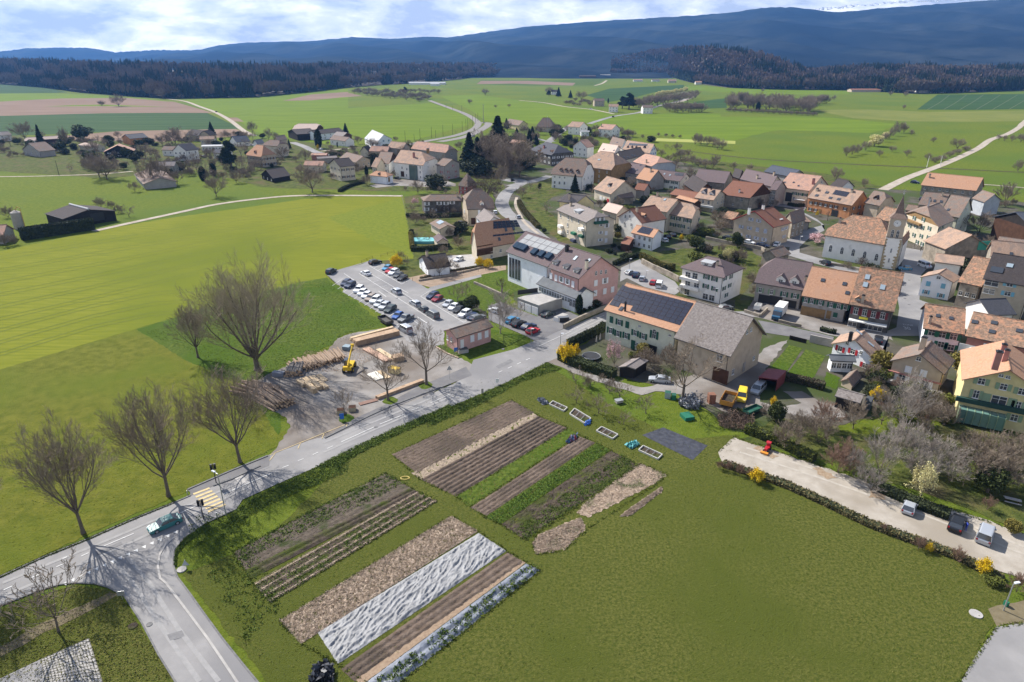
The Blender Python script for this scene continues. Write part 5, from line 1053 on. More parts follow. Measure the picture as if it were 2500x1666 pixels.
p.wins(0,[(780,628),(838,652),(1033,725)],w_=1.1,h=1.7,sh='white',closed=True); p.wins(0,[(898,670),(968,695)],w_=1.,h=1.6,sh='white')
p.wins(1,[(1295,607),(1352,595),(1407,588)],w_=.8,h=.9,st='arch'); p.wins(1,[(1290,712),(1285,828),(1393,805),(1482,785)],w_=1.1,h=1.6,sh='white',closed=True); p.wins(1,[(1398,685)],w_=1.,h=1.6,sh='white')
for q in((815,500),(935,548),(1055,592)): p.dormer(q,1.5,1.5,'slate','white',flat=True)
p.skylights([(1060,428),(1210,460)],.9,1.5,m=GLC); p.chimney((1185,545),.7,2.2,WL['cream']); p.chimney((960,345),.8,1.6,DKM)
n=H('modern_hall','white modern hall with tall dark slot windows left of the pink house','k',(255,350),(735,528),d=15.2,h=9.3,ridge=(0,275),wall='bwhite',roof='purple',cat='hall')
for x in (311,345,380,413): n.panel('tall_window',0,(x,530+(x-311)*.36),1.1,6.2,GLS,.1)
for q in((395,290),(435,303),(475,318),(595,362),(675,388),(760,412)):
    o_=n.onroof('roof_light',q,2.0,2.1,[plain('roof_light_glass',(.03,.05,.08),.9,spec=.05),DKM],.75); 
n.solar([(395,250),(845,388),(952,290),(515,150)],6,2,name='roof_sheeting',mat=M('roof_sheet_grey',(.25,.255,.265),(.3,.305,.31),sc=.5,rough=.8)) 
bx=boxobj('hall_extension','white flat-roofed extension with ribbon window in front of the white hall','extension','k',(432,722),(722,815),4.6,6.6,[WL['bwhite'],CON])
an=H('glazed_restaurant','low glazed restaurant wing with standing-seam grey roof along the pink house','k',(605,718),(1065,893),d=7.5,h=4.3,ridge=2.2,wall='bwhite',roof='seam',cat='restaurant',k=(0,0))
for i in range(12): an.win(0,(650+i*30,782+i*11.4),.9,1.3)
an.wins(0,[(1005,935),(1040,948)],w_=1.1,h=2.2)
gr=boxobj('garage_block','concrete garage block with three white doors and a roof terrace below the restaurant','garage','k',(392,1000),(640,1092),7.5,3.0,[CON,M('terrace_deck',(.20,.21,.20),rough=.9)])
for i in range(3):
    a=P('k',(440+i*82,1010+i*33)); a2=P('k',(640,1092))-P('k',(392,1000)); m=MB(); m.box(-1.15,1.15,-.05,.05,0,2.2); o=m.build('garage_door',FRM,gr); nn_=Vector((a2.y,-a2.x,0)).normalized(); A_=P('k',(392,1000)); al=a2.normalized(); q=A_+al*(a2.length*(.19+.31*i))+nn_*.06; o.location=(q.x-gr.location.x,q.y-gr.location.y,0); o.rotation_euler=(0,0,math.atan2(a2.y,a2.x))
wallline('terrace_wall','pale concrete retaining wall beside the garage block','wall','k',[(640,1090),(900,1000)],3.0,.3,CON)
wallline('terrace_railing','black screen fence behind the roof terrace','fence','k',[(395,848),(625,818)],1.3,.12,DKM,z=3.0)
wallline('stone_wall','low rubble wall along the road below the restaurant garden','wall','k',[(922,1242),(1130,1135),(1480,985)],1.3,.5,WL['stone'])
st=boxobj('garden_stairs','white outdoor staircase beside the garage forecourt','stairs','k',(805,1150),(870,1170),4,1.2,[CON,FRM])
boxobj('waste_containers','two grey waste containers at the foot of the white stairs','container','k',(862,1168),(985,1160),1.3,1.3,[M('container_grey',(.12,.13,.15),rough=.6),DKM])
h=H('pink_hut','small pink building with brown tiled roof and white shutters by the bus stop','y',(1428,1160),(1612,1275),(2145,1105),base=(1615,1480),ridge=(0,1142),dr='v',wall='pink',roof='brown',cat='hut',ov=.5)
h.wins(1,[(1838,1272),(1942,1240),(2042,1210)],w_=1.1,h=1.7,sh='white',closed=True); h.panel('door',1,(1692,1350),1.,2.1,FRM); h.wins(0,[(1490,1265),(1545,1290)],w_=.7,h=1.1)
boxobj('hut_steps','dark concrete steps in front of the pink hut door','stairs','y',(1650,1500),(1790,1480),1.6,.9,[WL['dstone'],CON])
# white flats and the terrace of three
f=H('apartment_villa','white three-storey block of flats with balconies and a hipped brown roof','B2',(30,315),(325,385),(405,335),base=(300,562),d=12.5,ridge=3.2,k=(.9,.9),wall='white',roof='purple',cat='flats')
f.wins(0,[(208,378),(262,392),(203,440),(262,458)],w_=.95,h=1.3,sh='dgreen'); f.wins(0,[(82,365),(130,372),(80,425),(140,437),(75,480),(200,510),(243,520)],w_=1.8,h=1.8); f.wins(1,[(332,388),(372,375),(325,455),(362,435),(340,500)],w_=.9,h=1.2,sh='dgreen')
for y in (393,448): f.panel('balcony',0,(98,y),6.0,.9,WL['white'],1.0)
f.dormer((205,300),3.2,1.5,'metal','white',flat=True); f.chimney((280,300),.5,1.2)
f=H('terrace_house','grey terraced house with purple-brown roof and two gabled dormers','p',(125,410),(838,530),base=(795,800),d=15,ridge=(0,130),k=(.5,0),wall='grey',roof='purple')
f.wins(0,[(215,520),(375,548)],w_=.95,h=1.4,sh='sage'); f.wins(0,[(557,580),(712,605)],w_=1.,h=1.4,sh='dgreen')
for q in((505,400),(700,425)): f.dormer(q,2.4,1.7,'purple','white')
f.panel('garage_opening',0,(280,652),3.6,2.4,BLK,.08); f.panel('garage_opening',0,(430,690),3.4,2.6,BLK,.08); f.panel('garage_opening',0,(640,722),3.2,2.2,BLK,.08); f.chimney((870,375),.7,1.)
f=H('terrace_house','terraced house with bright orange roof, green shutters and two brown garage doors','p',(803,600),(1482,722),base=(1465,990),d=15.5,ridge=(0,280),wall='grey',roof='orange')
f.wins(0,[(870,665),(955,680),(1075,700),(1230,735),(1340,755),(1436,768)],w_=.9,h=1.4,sh='dgreen'); f.panel('garage_door',0,(885,830),3.2,2.5,WL['tan']); f.panel('garage_door',0,(1045,860),3.2,2.5,WL['tan']); f.panel('door',0,(1195,875),1.1,2.2,WL['tan']); f.win(0,(1290,880),1.,1.3,'dgreen',closed=True)
f.skylights([(1112,380),(1423,433),(1463,562)],1.,1.)
f=H('shop_house','grey shop house with old mottled roof, wine-red shutters and white awnings','p',(1490,725),(2137,835),base=(2070,1145),d=16.5,ridge=(0,275),wall='dstone',roof='mott',cat='shop')
for q in [(1585,820),(1712,845),(1838,872),(1970,890)]: f.win(0,q,1.1,1.8,'wine')
for q,w_ in (((1620,950),4.2),((1880,1000),4.8)):
    aw=f.panel('awning',0,q,w_,.25,FRM,1.7)
f.panel('shop_sign',0,(1695,925),2.0,.6,SHC['yel'] if 'yel' in SHC else plain('yellow_sign',(.7,.6,.05)),.15); f.wins(0,[(1530,1030),(1760,1050),(1900,1075)],w_=2.2,h=2.); f.panel('door',0,(1675,1040),1.1,2.3,BLK)
f.skylights([(1752,335),(1722,445),(1970,482)],1.1,1.4,m=GLC); f.chimney((1680,680),.7,1.5); f.dormer((1618,670),1.4,1.,'orange','stone')
f=H('village_house','white gabled house with bright red shutters and a glass conservatory','r',(135,185),(640,378),(745,258),base=(640,500),ridge=(0,140),dr='v',d=None,wall='bwhite',roof='tan')
f.wins(0,[(242,245),(388,277)],w_=1.1,h=1.3,sh='red'); f.wins(0,[(325,178),(482,288)],w_=.8,h=.9); f.win(0,(530,440),1.2,1.2,'red'); f.skylights([(455,60),(590,195)],.7,1.6,m=GLC); f.chimney((360,110),.7,1.,DKM)
cv=simple_house('conservatory','white-framed glass conservatory in front of the red-shuttered house','r',(225,490),5.4,3,2.9,0,wall='bwhite',roof='seam',rise=.8,cat='conservatory',nx=4,n1=2); cv.root.rotation_euler=(0,0,-.12)
f=H('village_house','beige gabled house with dark brown roof and pale blue shutters','r',(812,382),(1440,540),(1560,372),base=(1345,750),ridge=(0,306),dr='v',wall='beige',roof='brown')
f.wins(0,[(1025,480),(1200,525)],w_=1.2,h=1.4,sh='white',closed=True); f.wins(0,[(945,600),(1210,655)],w_=1.4,h=2.,sh='white'); f.win(0,(1145,360),1.,.9); f.chimney((1185,215),1.0,2.); f.panel('balcony',0,(1060,720),11,.5,WL['white'],1.4); f.panel('awning_case',0,(1090,565),10,.25,WL['rose'],.4)
f=H('village_house','large yellow house with sage shutters, green balcony band and glass veranda','r',(1640,600),(2640,795),h=8.3,d=16,ridge=(0,490),dr='v',wall='yellow',roof='orange')
f.wins(0,[(1865,618),(2118,680),(2330,735)],w_=1.2,h=1.3,sh='sage'); f.wins(0,[(1803,765),(2282,895)],w_=1.,h=1.7,sh='sage'); f.win(0,(2065,835),2.6,1.8,'sage'); f.wins(0,[(2092,550),(2170,570)],w_=.8,h=.6); f.win(0,(2240,1035),1.2,1.4,'sage')
f.panel('balcony',0,(2080,905),14,.9,M('dark_green_fascia',(.02,.055,.045),rough=.7),.7); f.chimney((2030,420),1.,2.4,WL['rose']); f.chimney((2135,350),.8,1.6,WL['rose']); f.chimney((2105,285),.8,1.6,WL['rose'])
v=f.panel('veranda',0,(1850,1010),7.2,2.7,[GLC] and M('veranda_glass',(.12,.22,.19),rough=.15,spec=.8),2.)
for i in range(7): mm=MB(); mm.box(-.05,.05,-1.05,1.05,-1.4,1.45); o=mm.build('veranda_frame',SHC['sage'],v); o.location=(-3.6+i*1.2,.1,0)
H('garden_shed','small rendered outhouse with brown roof below the red-shuttered house','r',(245,612),(385,680),(490,570),base=(385,725),ridge=1.2,dr='v',wall='beige',roof='brown',cat='shed',ov=.25)
H('wood_shelter','open tiled lean-to sheltering tools beside the small outhouse','r',(178,785),(472,870),(535,772),h=2.6,ridge=.8,dr='u',wall='dwood',roof='barn',cat='shelter',ov=.3)
boxobj('metal_shelter','small dark metal-roofed shelter at the right end of the tiled lean-to','shelter','r',(500,940),(575,960),2.6,2.,[M('shelter_side',(.06,.065,.07),rough=.8),M('shelter_roof',(.12,.14,.17),rough=.5)])
def container():
    a,b_,c=P('g',(1460,300)),P('g',(1720,335)),P('g',(1850,205)); o=empty('open_garage',(a+c)/2); tag(o,'wine-red open metal garage with a pale van parked in front','garage'); q=[a,b_,c,a+c-b_]; q=[p-o.location for p in q]; h=2.9; m=MB()
    m.slab([(p.x*1.04,p.y*1.04,h) for p in q],.14); m.build('roof',M('wine_sheet',(.17,.035,.04),(.21,.05,.05),sc=1,rough=.6),o); m=MB()
    for i in (1,2,3): u,v=q[i],q[(i+1)%4]; m.poly([(u.x,u.y,0),(v.x,v.y,0),(v.x,v.y,h-.14),(u.x,u.y,h-.14)])
    m.build('wall',MC['wine_sheet'],o)
container()
H('carport','weathered tiled carport in the farmhouse garden','l',(322,1115),(525,1135),(680,1035),h=2.4,ridge=.5,dr='v',wall='dwood',roof='grey',cat='carport',ov=.3)
# ---------------- the village core
f=H('apartment_block','tall cream block of flats with balconies and a half-hipped grey roof','m',(165,1072),(592,1257),(985,1222),base=(620,1610),d=12.5,ridge=(0,1097),k=(0,.5),wall='cream',roof='grey',cat='flats')
f.wins(1,[(800,1400),(795,1505),(810,1290)],w_=.9,h=1.,sh='white'); f.wins(1,[(880,1408),(878,1515)],w_=1.1,h=1.5,sh='white',closed=True); f.wins(1,[(890,1300),(760,1210),(825,1208)],w_=1.,h=1.5,sh='white')
f.panel('balcony',1,(795,1250),5.4,.9,SHC['dgreen'],1.3); f.wins(0,[(340,1190),(330,1290),(330,1390),(490,1240),(480,1350),(480,1460),(560,1310),(560,1420),(390,1210),(230,1160)],w_=1.,h=1.4)
for q,mm in(((435,1410),SHC['green']),((430,1510),SHC['dblue']),((545,1350),WL['white']),((545,1450),SHC['dgreen']),((245,1310),WL['white']),((250,1400),WL['white'])): f.panel('balcony',0,q,2.6,.9,mm,1.3)
f.dormer((450,1120),3.4,1.6,'metal','white',flat=True); f.chimney((375,1020),.8,1.4)
H('village_house','pale yellow gabled house with grey roof behind the tall block of flats','m',(180,950),(445,980),(738,985),h=9.5,ridge=(0,866),wall='yellow',roof='grey',n1=2,nz=3,chim=[(355,905)])
f=H('manor_house','big white house with four roof dormers and a half-hipped brown roof beside the dark conifer','m',(85,562),(545,602),base=(540,800),d=17,ridge=(0,340),k=(.6,.35),wall='white',roof='brown')
f.wins(0,[(145,600),(215,608),(287,612)],w_=.8,h=.9); f.wins(0,[(143,680),(212,688),(283,692),(140,765)],w_=1.,h=1.5,sh='white'); f.grid(1,3,2)
for q in((232,515),(305,520),(375,528),(468,535)): f.dormer(q,1.6,1.4,'brown','wood')
H('village_house','white house with small red-brown roof right of the four-dormer house','m',(560,520),(696,547),(828,492),base=(690,690),ridge=3,dr='v',wall='white',roof='red',n1=2,nz=2)
H('farm_building','large hipped barn with broad tan roof in the upper village','m',(500,445),(955,505),d=20,h=6.5,ridge=(0,250),k=(.7,.7),wall='tan',roof='tan',nx=4,cat='barn').skylights([(780,355)],1.6,1.,m=GLC)
H('village_house','house with very pale pink tiled roof at the top of the village','m',(755,245),(985,285),(1115,205),h=6,ridge=(0,152),wall='white',roof='pale',sky=[(850,205),(995,222)])
H('village_house','brown-roofed house at the top edge of the village left of the solar strip roof','m',(925,125),(1108,172),(1190,95),h=6.5,ridge=(0,66),wall='white',roof='brown',nx=2,sky=[(1040,110)])
f=H('village_house','house with orange roof, solar strip and blue shutters at the top right of the village','m',(1115,205),(1507,265),(1618,222),h=6.5,ridge=(0,130),wall='white',roof='tan',nx=3); f.wins(1,[(1540,215),(1570,200),(1525,270),(1558,268),(1588,258)],w_=.9,h=1.2,sh='vblue'); f.dormer((1430,190),1.8,1.3,'dark','wood'); f.solar([(1200,150),(1470,160),(1480,132),(1215,115)],9,1)
f.dormer((1190,185),1.5,1.2,'brown','wood'); f.dormer((1250,187),1.5,1.2,'brown','wood'); f.dormer((1310,190),1.5,1.2,'brown','wood')
H('village_house','house with dark chocolate roof and four small skylights in the upper village','m',(975,300),(1106,370),(1440,290),h=6,ridge=(0,243),dr='v',wall='cream',roof='dark',sky=[(1140,320),(1190,318),(1250,290),(1290,295)],nx=2)
H('village_house','half-hipped house with rosy roof and blue-grey gable','m',(1257,385),(1532,452),d=17,h=6.5,ridge=(0,312),k=(0,.6),wall='blueg',roof='rosy',nx=3,chim=[(1458,400)])
f=H('farm_building','long stone house with mauve-grey roof and narrow black chimney in mid village','m',(945,510),(1352,562),(1540,482),base=(1340,700),ridge=(0,428),wall='grey',roof='purple',nx=5,sky=[(1265,495),(1325,505),(1060,430),(1380,430)],chim=[(1217,480)])
H('village_house','small house with bright orange roof wedged between mauve roofs','m',(1305,622),(1505,665),d=11,h=5,ridge=(0,505),wall='grey',roof='orange',nx=3,nz=1,chim=[(1522,530)])
f=H('row_house','pale house with two rows of green shutters and a purple-grey roof','m',(1548,612),(1942,667),(2120,642),base=(1935,790),ridge=(0,548),wall='white',roof='purple')
f.wins(0,[(1600,652),(1665,660),(1732,667),(1768,672),(1835,682),(1890,690),(1600,730),(1655,737),(1815,755),(1880,762)],w_=.9,h=1.3,sh='dgreen'); f.solar([(1860,578),(1990,592),(2000,552),(1870,542)],2,1); f.skylights([(1655,557),(1720,560),(1800,577)],.8,1.1,m=GLC); f.wins(1,[(2030,625)],w_=.9,h=1.2)
H('barn','long barn with plain mauve-grey roof behind the green-shuttered pale house','n',(68,238),(528,285),(655,205),h=5.5,ridge=(0,115),wall='stone',roof='purple',cat='barn')
H('barn','dark-roofed barn right of the long mauve-grey roof','n',(630,180),(735,215),(800,120),h=4.5,ridge=2.6,wall='wood',roof='dark',cat='barn')
f=H('village_house','white farmhouse with tan roof, red door and white garage doors','m',(695,775),(948,852),(1332,800),base=(940,1000),ridge=(0,660),wall='cream',roof='tan'); f.panel('red_door',0,(908,955),1.8,2.3,SHC['red']); f.panel('garage_door',0,(805,915),1.8,2.4,FRM); f.panel('garage_door',0,(850,935),1.6,2.4,FRM); f.dormer((920,745),2.,1.3,'dark','white'); f.grid(1,3,1)
f=H('village_house','small house with dark brown roof and bright blue shutters against the tan-roofed farmhouse','m',(938,800),(1060,907),(1290,892),base=(1055,1000),ridge=(0,770),dr='v',wall='stone',roof='brown'); f.wins(0,[(985,905),(1025,920)],w_=.7,h=1.,sh='vblue')
H('village_house','cream house with pale orange front roof in the lane','m',(812,1075),(1032,1133),(1212,1072),h=7.5,ridge=(0,1024),wall='cream',roof='pale',nx=1,nz=2,n1=1)
f=H('village_house','white gabled house with red-brown roof and black chimney behind the tall flats','m',(1040,1172),(1395,1268),d=13,h=7.5,ridge=(0,1060),dr='v',wall='white',roof='red',chim=[(1320,1100)]); f.wins(0,[(1225,1095),(1160,1170),(1222,1170),(1145,1270),(1243,1290)],w_=.9,h=1.2); f.dormer((1440,1180),1.6,1.2,'orange','wood')
H('village_house','charcoal-roofed wing with a roof window right of the white gable','m',(1480,1290),(1735,1255),d=8,h=6,ridge=(0,1070),wall='white',roof='slate',nx=2,sky=[(1610,1190)])
f=H('cottage','small white cottage with square solar panel on an orange roof','m',(1235,1402),(1557,1477),(1702,1405),base=(1543,1667),ridge=(0,1362),wall='bwhite',roof='orange',nx=4,nz=2); f.solar([(1320,1395),(1500,1435),(1562,1350),(1400,1312)],4,3)
H('lean_to','rust-red lean-to roof left of the white cottage','m',(1090,1555),(1215,1580),(1300,1475),h=2.8,ridge=.6,wall='wood',roof='red',cat='lean-to',ov=.2)
f=H('farmhouse','left half of the long beige farmhouse with tan roof','m',(1370,1045),(1755,1110),d=15,h=8,ridge=(0,925),wall='cream',roof='tan',nx=3,nz=2,chim=[(1615,880)]); f.skylights([(1725,930)],.9,1.2,m=GLC)
f=H('farmhouse','right half of the long beige farmhouse with half-hipped tan roof','m',(1760,1135),(2117,1205),(2252,1105),base=(2105,1440),ridge=(0,992),k=(0,.4),wall='cream',roof='tan'); f.wins(0,[(1840,1190),(1920,1205),(2025,1225),(2078,1235),(1830,1285),(1905,1297),(1983,1310)],w_=1.,h=1.4,sh='dgreen'); f.wins(0,[(1975,1385),(2065,1335)],w_=1.,h=1.); f.wins(1,[(2215,1210),(2215,1300)],w_=1.1,h=1.4,sh='green')
H('shed_row','long low building with plain red-brown roof behind the beige farmhouse','m',(1790,850),(2150,912),d=9,h=4,ridge=(0,830),wall='tan',roof='red',cat='outbuilding')
H('shed_row','narrow bright orange roof strip above the beige farmhouse','m',(1880,900),(2150,975),d=4,h=5,ridge=1.,wall='wood',roof='orange',cat='outbuilding',ov=.2)
H('village_house','white gabled house with pink-edged roof standing among bare trees above the village','x',(835,457),(1003,475),d=9,h=5.5,ridge=(0,390),dr='v',wall='white',roof='rosy',nx=3,nz=2)
f=H('manor_house','dark grey stone mansion with white windows and a slate hipped roof','x',(345,500),(592,562),(862,542),base=(592,690),ridge=(0,440),k=(.8,.8),wall='dstone',roof='slate'); f.grid(0,5,2,sh='white'); f.grid(1,5,2,sh='white'); f.chimney((510,480),1.,1.6,WL['rose']); f.dormer((445,530),2,1.3,'orange','dstone'); f.dormer((590,530),2,1.3,'orange','dstone')
H('village_house','white house with rosy roof at the field edge, left of its twin','x',(778,232),(917,242),(1020,232),base=(915,330),ridge=(0,183),wall='white',roof='tan',nx=2,nz=2,n1=2)
H('village_house','white house with rosy roof at the field edge, right of its twin','x',(1125,258),(1285,270),(1392,258),base=(1288,362),ridge=(0,212),wall='white',roof='rosy',nx=3,nz=2,n1=2,chim=[(1168,232)])
H('village_house','yellow house with brown roof beside the railway','x',(53,195),(217,222),(326,202),base=(215,275),ridge=(0,168),wall='yellow',roof='brown',nx=2)
H('village_house','steep brown hipped roof house under bare branches by the field','x',(425,240),(602,245),d=13,h=4,ridge=8,k=(.7,.7),wall='beige',roof='brown',nx=3)
H('village_house','small house with rosy roof half hidden behind the tall conifers','x',(90,440),(250,460),d=10,h=4,ridge=(0,400),wall='white',roof='rosy',nx=2)
H('annex','white flat annex with a blue door beside the left twin house','x',(930,290),(1035,290),d=6,h=4,ridge=.5,wall='bwhite',roof='metal',cat='annex',nx=2)
# right part
f=H('village_house','cream house with two slate dormers and a white balcony','n',(90,487),(362,527),(556,442),base=(345,700),ridge=(0,382),wall='cream',roof='tan'); f.wins(0,[(160,535),(215,545),(295,560)],w_=1.1,h=1.6); f.panel('balcony',0,(230,605),9,.9,WL['white'],1.2); f.wins(1,[(420,565),(478,552),(510,545),(490,478)],w_=.9,h=1.1); f.dormer((215,430),2.2,1.5,'slate','white'); f.dormer((330,450),2.2,1.5,'slate','white'); f.chimney((330,375),.4,1.5,DKM)
f=H('barn','stone barn with large red-brown roof and timber gable','n',(455,440),(890,495),(1215,430),base=(878,665),ridge=(0,287),wall='stone',roof='red',gw='wood',cat='barn'); f.chimney((735,410),.6,1.2,WL['white']); f.win(0,(770,522),1.2,1.2,st='arch'); f.win(0,(645,585),1,.8); f.panel('barn_door',1,(1030,590),2.6,3.2,WL['wood'])
H('barn','mauve-roofed barn with two chimneys behind the red-brown barn','n',(742,222),(1195,330),(1332,235),h=6.5,ridge=(0,172),wall='grey',roof='purple',cat='barn',chim=[(990,215),(1230,170)])
H('barn','low blue-grey roof building on the meadow edge','n',(1085,112),(1480,190),d=11,h=4.5,ridge=(0,92),wall='grey',roof='blue',cat='barn')
f=H('farmhouse','cream farmhouse with wide orange roof, dark barn door and a flag in front','n',(1288,335),(1742,392),(2030,320),h=7.5,ridge=(0,178),wall='cream',roof='rosy'); f.wins(0,[(1532,428),(1612,440),(1680,448)],w_=1.1,h=1.3,sh='dgreen'); f.panel('barn_door',0,(1445,478),3.,4.2,BLK,.08); f.wins(0,[(1343,410),(1297,485),(1520,505)],w_=1.,h=1.7); f.panel('awning',0,(1610,515),5,.3,FRM,1.6); f.wins(1,[(1915,262)],w_=1,h=1.3); f.chimney((1795,290),1.,2.2,WL['rose']); f.skylights([(1385,270),(1515,270),(1585,318)],.8,.8)
f=H('town_house','orange rendered house with dark shutters and a solar panel on its tan roof','A2',(888,1337),(1190,1391),(1313,1367),base=(1188,1484),ridge=(0,1294),wall='orange',roof='tan'); f.wins(0,[(1765,560),(1835,570),(1905,583),(1975,597),(2050,610),(2125,622),(2255,650),(1755,650),(1830,665)],w_=.95,h=1.3,sh='brown',t='n'); f.panel('door',0,(1890,683),1.,2.,WL['tan'],t='n'); f.panel('archway',0,(2100,735),3.,2.8,BLK,.08,t='n')
f.solar([(2068,440),(2270,478),(2325,412),(2120,375)],4,2,t='n'); f.skylights([(1848,458),(2165,512),(1995,415),(2045,492)],1.5,1.2,t='n'); f.grid(1,3,2,sh='brown'); f.chimney((955,1290),.9,1.); f.chimney((1190,1300),.9,1.)
f=H('town_house','beige house with blue-and-white chevron shutters and a red-trimmed gable','n',(638,805),(1227,917),(1492,850),base=(1205,1190),ridge=(0,680),dr='v',wall='beige',roof='red')
for q in [(905,800),(1015,820),(765,905),(883,925),(745,1020),(868,1045),(980,1070),(1093,1090)]: f.win(0,q,.7,1.2,'chev')
for q in [(997,948),(1112,968)]: f.win(0,q,1.2,1.5,'chev',closed=True)
f.wins(1,[(1360,940),(1410,920),(1375,1045)],w_=.8,h=1.2,sh='chev'); f.chimney((875,690),.8,1.5,WL['white']); f.chimney((1075,650),.8,1.5,WL['white']); f.skylights([(1335,800)],2.,.5,m=FRM)
R_=Vector(f.W(0,f.L2/2,f.rz))
mb=MB(); mb.tube(f.W(-.1,-.1,f.h),f.W(-.1,f.L2/2,f.rz),.16,.16,4); mb.tube(f.W(-.1,f.L2+.1,f.h),f.W(-.1,f.L2/2,f.rz),.16,.16,4); mb.build('verge_board',plain('red_verge',(.22,.02,.02)),f.root)
H('village_house','brown-roofed stone wing behind the chevron-shuttered house','n',(1380,785),(1492,868),(1692,800),base=(1455,1080),ridge=(0,700),dr='v',wall='stone',roof='brown',n1=3,nz=2)
H('outbuilding','small hipped outbuilding with tan roof by the church street','n',(1580,832),(1765,837),d=7,h=3.4,ridge=2,k=(0,.9),wall='grey',roof='tan',cat='outbuilding')
H('outbuilding','low annex with weathered orange roof left of the chevron-shuttered house','n',(485,778),(652,807),d=8,h=3.8,ridge=2.2,wall='stone',roof='mott',cat='outbuilding')
H('shed','grey rendered shed with brown roof on the churchyard lane','n',(1035,1288),(1275,1352),(1478,1290),h=3.6,ridge=(0,1238),dr='v',wall='stone',roof='brown',cat='shed')
# church
f=House('church','white church nave with mottled orange hipped roof and arched windows','church','B2',(1000,95),(1420,165),h=None,base=(1378,315),d=17,ridge=6.5,k=(.7,.7),wall='white',roof='mott',ov=.5)
f.wins(0,[(1045,190),(1122,205),(1198,218),(1275,233),(1355,250)],w_=1.1,h=2.,st='arch'); f.chimney((1108,10),.7,1.5)
def tower():
    a,b=P('o',(372,1425)),P('o',(585,1452)); u=(b-a); wd=u.length; u.normalize(); n=Vector((-u.y,u.x,0)); c=(a+b)/2+n*wd/2; hz=topz(b,px('o',(0,765))[1]); tz=topz(c,px('o',(0,430))[1]); o=empty('church_tower',c,math.atan2(u.y,u.x)); tag(o,'white church tower with clock, stone quoins and pointed brown spire','church tower'); w2=wd/2; bz=hz*.62
    m=MB(); m.box(-w2,w2,-w2,w2,0,bz); m.build('wall',WL['white'],o); m=MB(); m.box(-w2*.99,w2*.99,-w2*.99,w2*.99,bz+.3,hz); m.build('belfry',WL['beige'],o); m=MB(); m.box(-w2-.15,w2+.15,-w2-.15,w2+.15,bz,bz+.3); m.build('cornice',WL['stone'],o)
    m=MB()
    for sx in(-1,1):
        for sy in(-1,1):
            for k in range(int(bz/.55)):
                w_=.55 if k%2 else .35; w_*= (2.2 if k<8 else 1); m.box(*(sorted((sx*w2+sx*.05,sx*(w2-w_)))),*(sorted((sy*w2+sy*.05,sy*(w2-w_)))),k*.55,k*.55+.5)
    m.build('quoins',M('ochre_stone',(.40,.32,.19),(.32,.25,.15),sc=2,rough=.9),o)
    m=MB(); e=w2+.3; lv=[(e,hz),(w2*.55,hz+(tz-hz)*.22),(w2*.36,hz+(tz-hz)*.5),(w2*.2,hz+(tz-hz)*.75),(.03,tz)]
    for (r0,z0),(r1,z1) in zip(lv[:-1],lv[1:]):
        for i in range(4):
            s_=[(-1,-1),(1,-1),(1,1),(-1,1)]; p,q=s_[i],s_[(i+1)%4]; m.poly([(p[0]*r0,p[1]*r0,z0),(q[0]*r0,q[1]*r0,z0),(q[0]*r1,q[1]*r1,z1),(p[0]*r1,p[1]*r1,z1)])
    m.poly([(-e,-e,hz),(-e,e,hz),(e,e,hz),(e,-e,hz)]); sp_=m.build('spire',RF['brown'],o)
    m=MB(); m.tube((0,0,tz),(0,0,tz+1.8),.06,.04,6); m.tube((-.4,0,tz+1.2),(.4,0,tz+1.2),.04,.04,5); m.tube((0,0,tz+.3),(0,0,tz+.6),.2,.2,8,0,True); m.build('finial',STL,sp_)
    for k,(ox,oy,rz_) in enumerate(((0,-w2-.02,0),(w2+.02,0,math.pi/2))):
        m=MB(); m.tube((0,0,0),(0,-.12,0),1.05,1.05,24,0,True); m.tube((0,-.12,0),(0,-.14,0),.12,.12,8,1,True)
        for i in range(12): t_=i*math.pi/6; m.tube((.75*math.sin(t_),-.14,.75*math.cos(t_)),(.92*math.sin(t_),-.14,.92*math.cos(t_)),.045,.045,4,1)
        m.tube((0,-.15,0),(0,-.15,.55),.05,.05,4,1); m.tube((0,-.15,0),(-.7,-.15,.35),.04,.04,4,1)
        d=m.build('clock_face',[FRM,SHC['dblue']],o); d.location=(ox,oy,hz-1.5); d.rotation_euler=(0,0,rz_)
        for sx in(-.75,.75): w_=link('belfry_opening',winme(.9,2.6,'arch'),o); w_.location=(ox+(sx if k==0 else 0),oy+(sx if k else 0),hz-5.2); w_.rotation_euler=(0,0,rz_+math.pi)
        for z in(bz*.28,bz*.6): w_=link('slit_window',winme(.5,1.5,'n'),o); w_.location=(ox,oy,z); w_.rotation_euler=(0,0,rz_+math.pi)
tower()
H('church_porch','white side aisle of the church with small orange roof behind the tower','o',(640,1090),(700,1110),(790,1000),h=8,ridge=2,dr='v',wall='white',roof='mott',cat='church aisle',ov=.3)
f=H('inn','big pale yellow inn with curved timber gable and four rows of dark green shutters','o',(700,680),(1190,867),(1412,770),base=(1085,1195),ridge=(0,590),dr='v',k=(.45,0),wall='cream',roof='brown',gw='tan'); f.wins(0,[(855,745),(980,765),(795,845),(878,855),(968,872),(1062,885),(765,960),(850,975),(950,990),(1048,1010),(890,1090),(960,1105),(1035,1120)],w_=.95,h=1.4,sh='dgreen'); f.wins(1,[(1165,1000),(1215,975),(1255,950),(1240,870),(1195,885)],w_=.9,h=1.3,sh='dgreen'); f.chimney((1050,560),.5,2.4,STL); f.panel('balcony',0,(850,795),10,.7,WL['tan'],1.1)
H('farm_building','long stone farm building with bright orange roof by the field road','o',(938,292),(1700,372),(1812,318),base=('A',(938,430)),ridge=(0,192),wall='stone',roof='orange',nx=7,nz=2,chim=[(1060,190)])
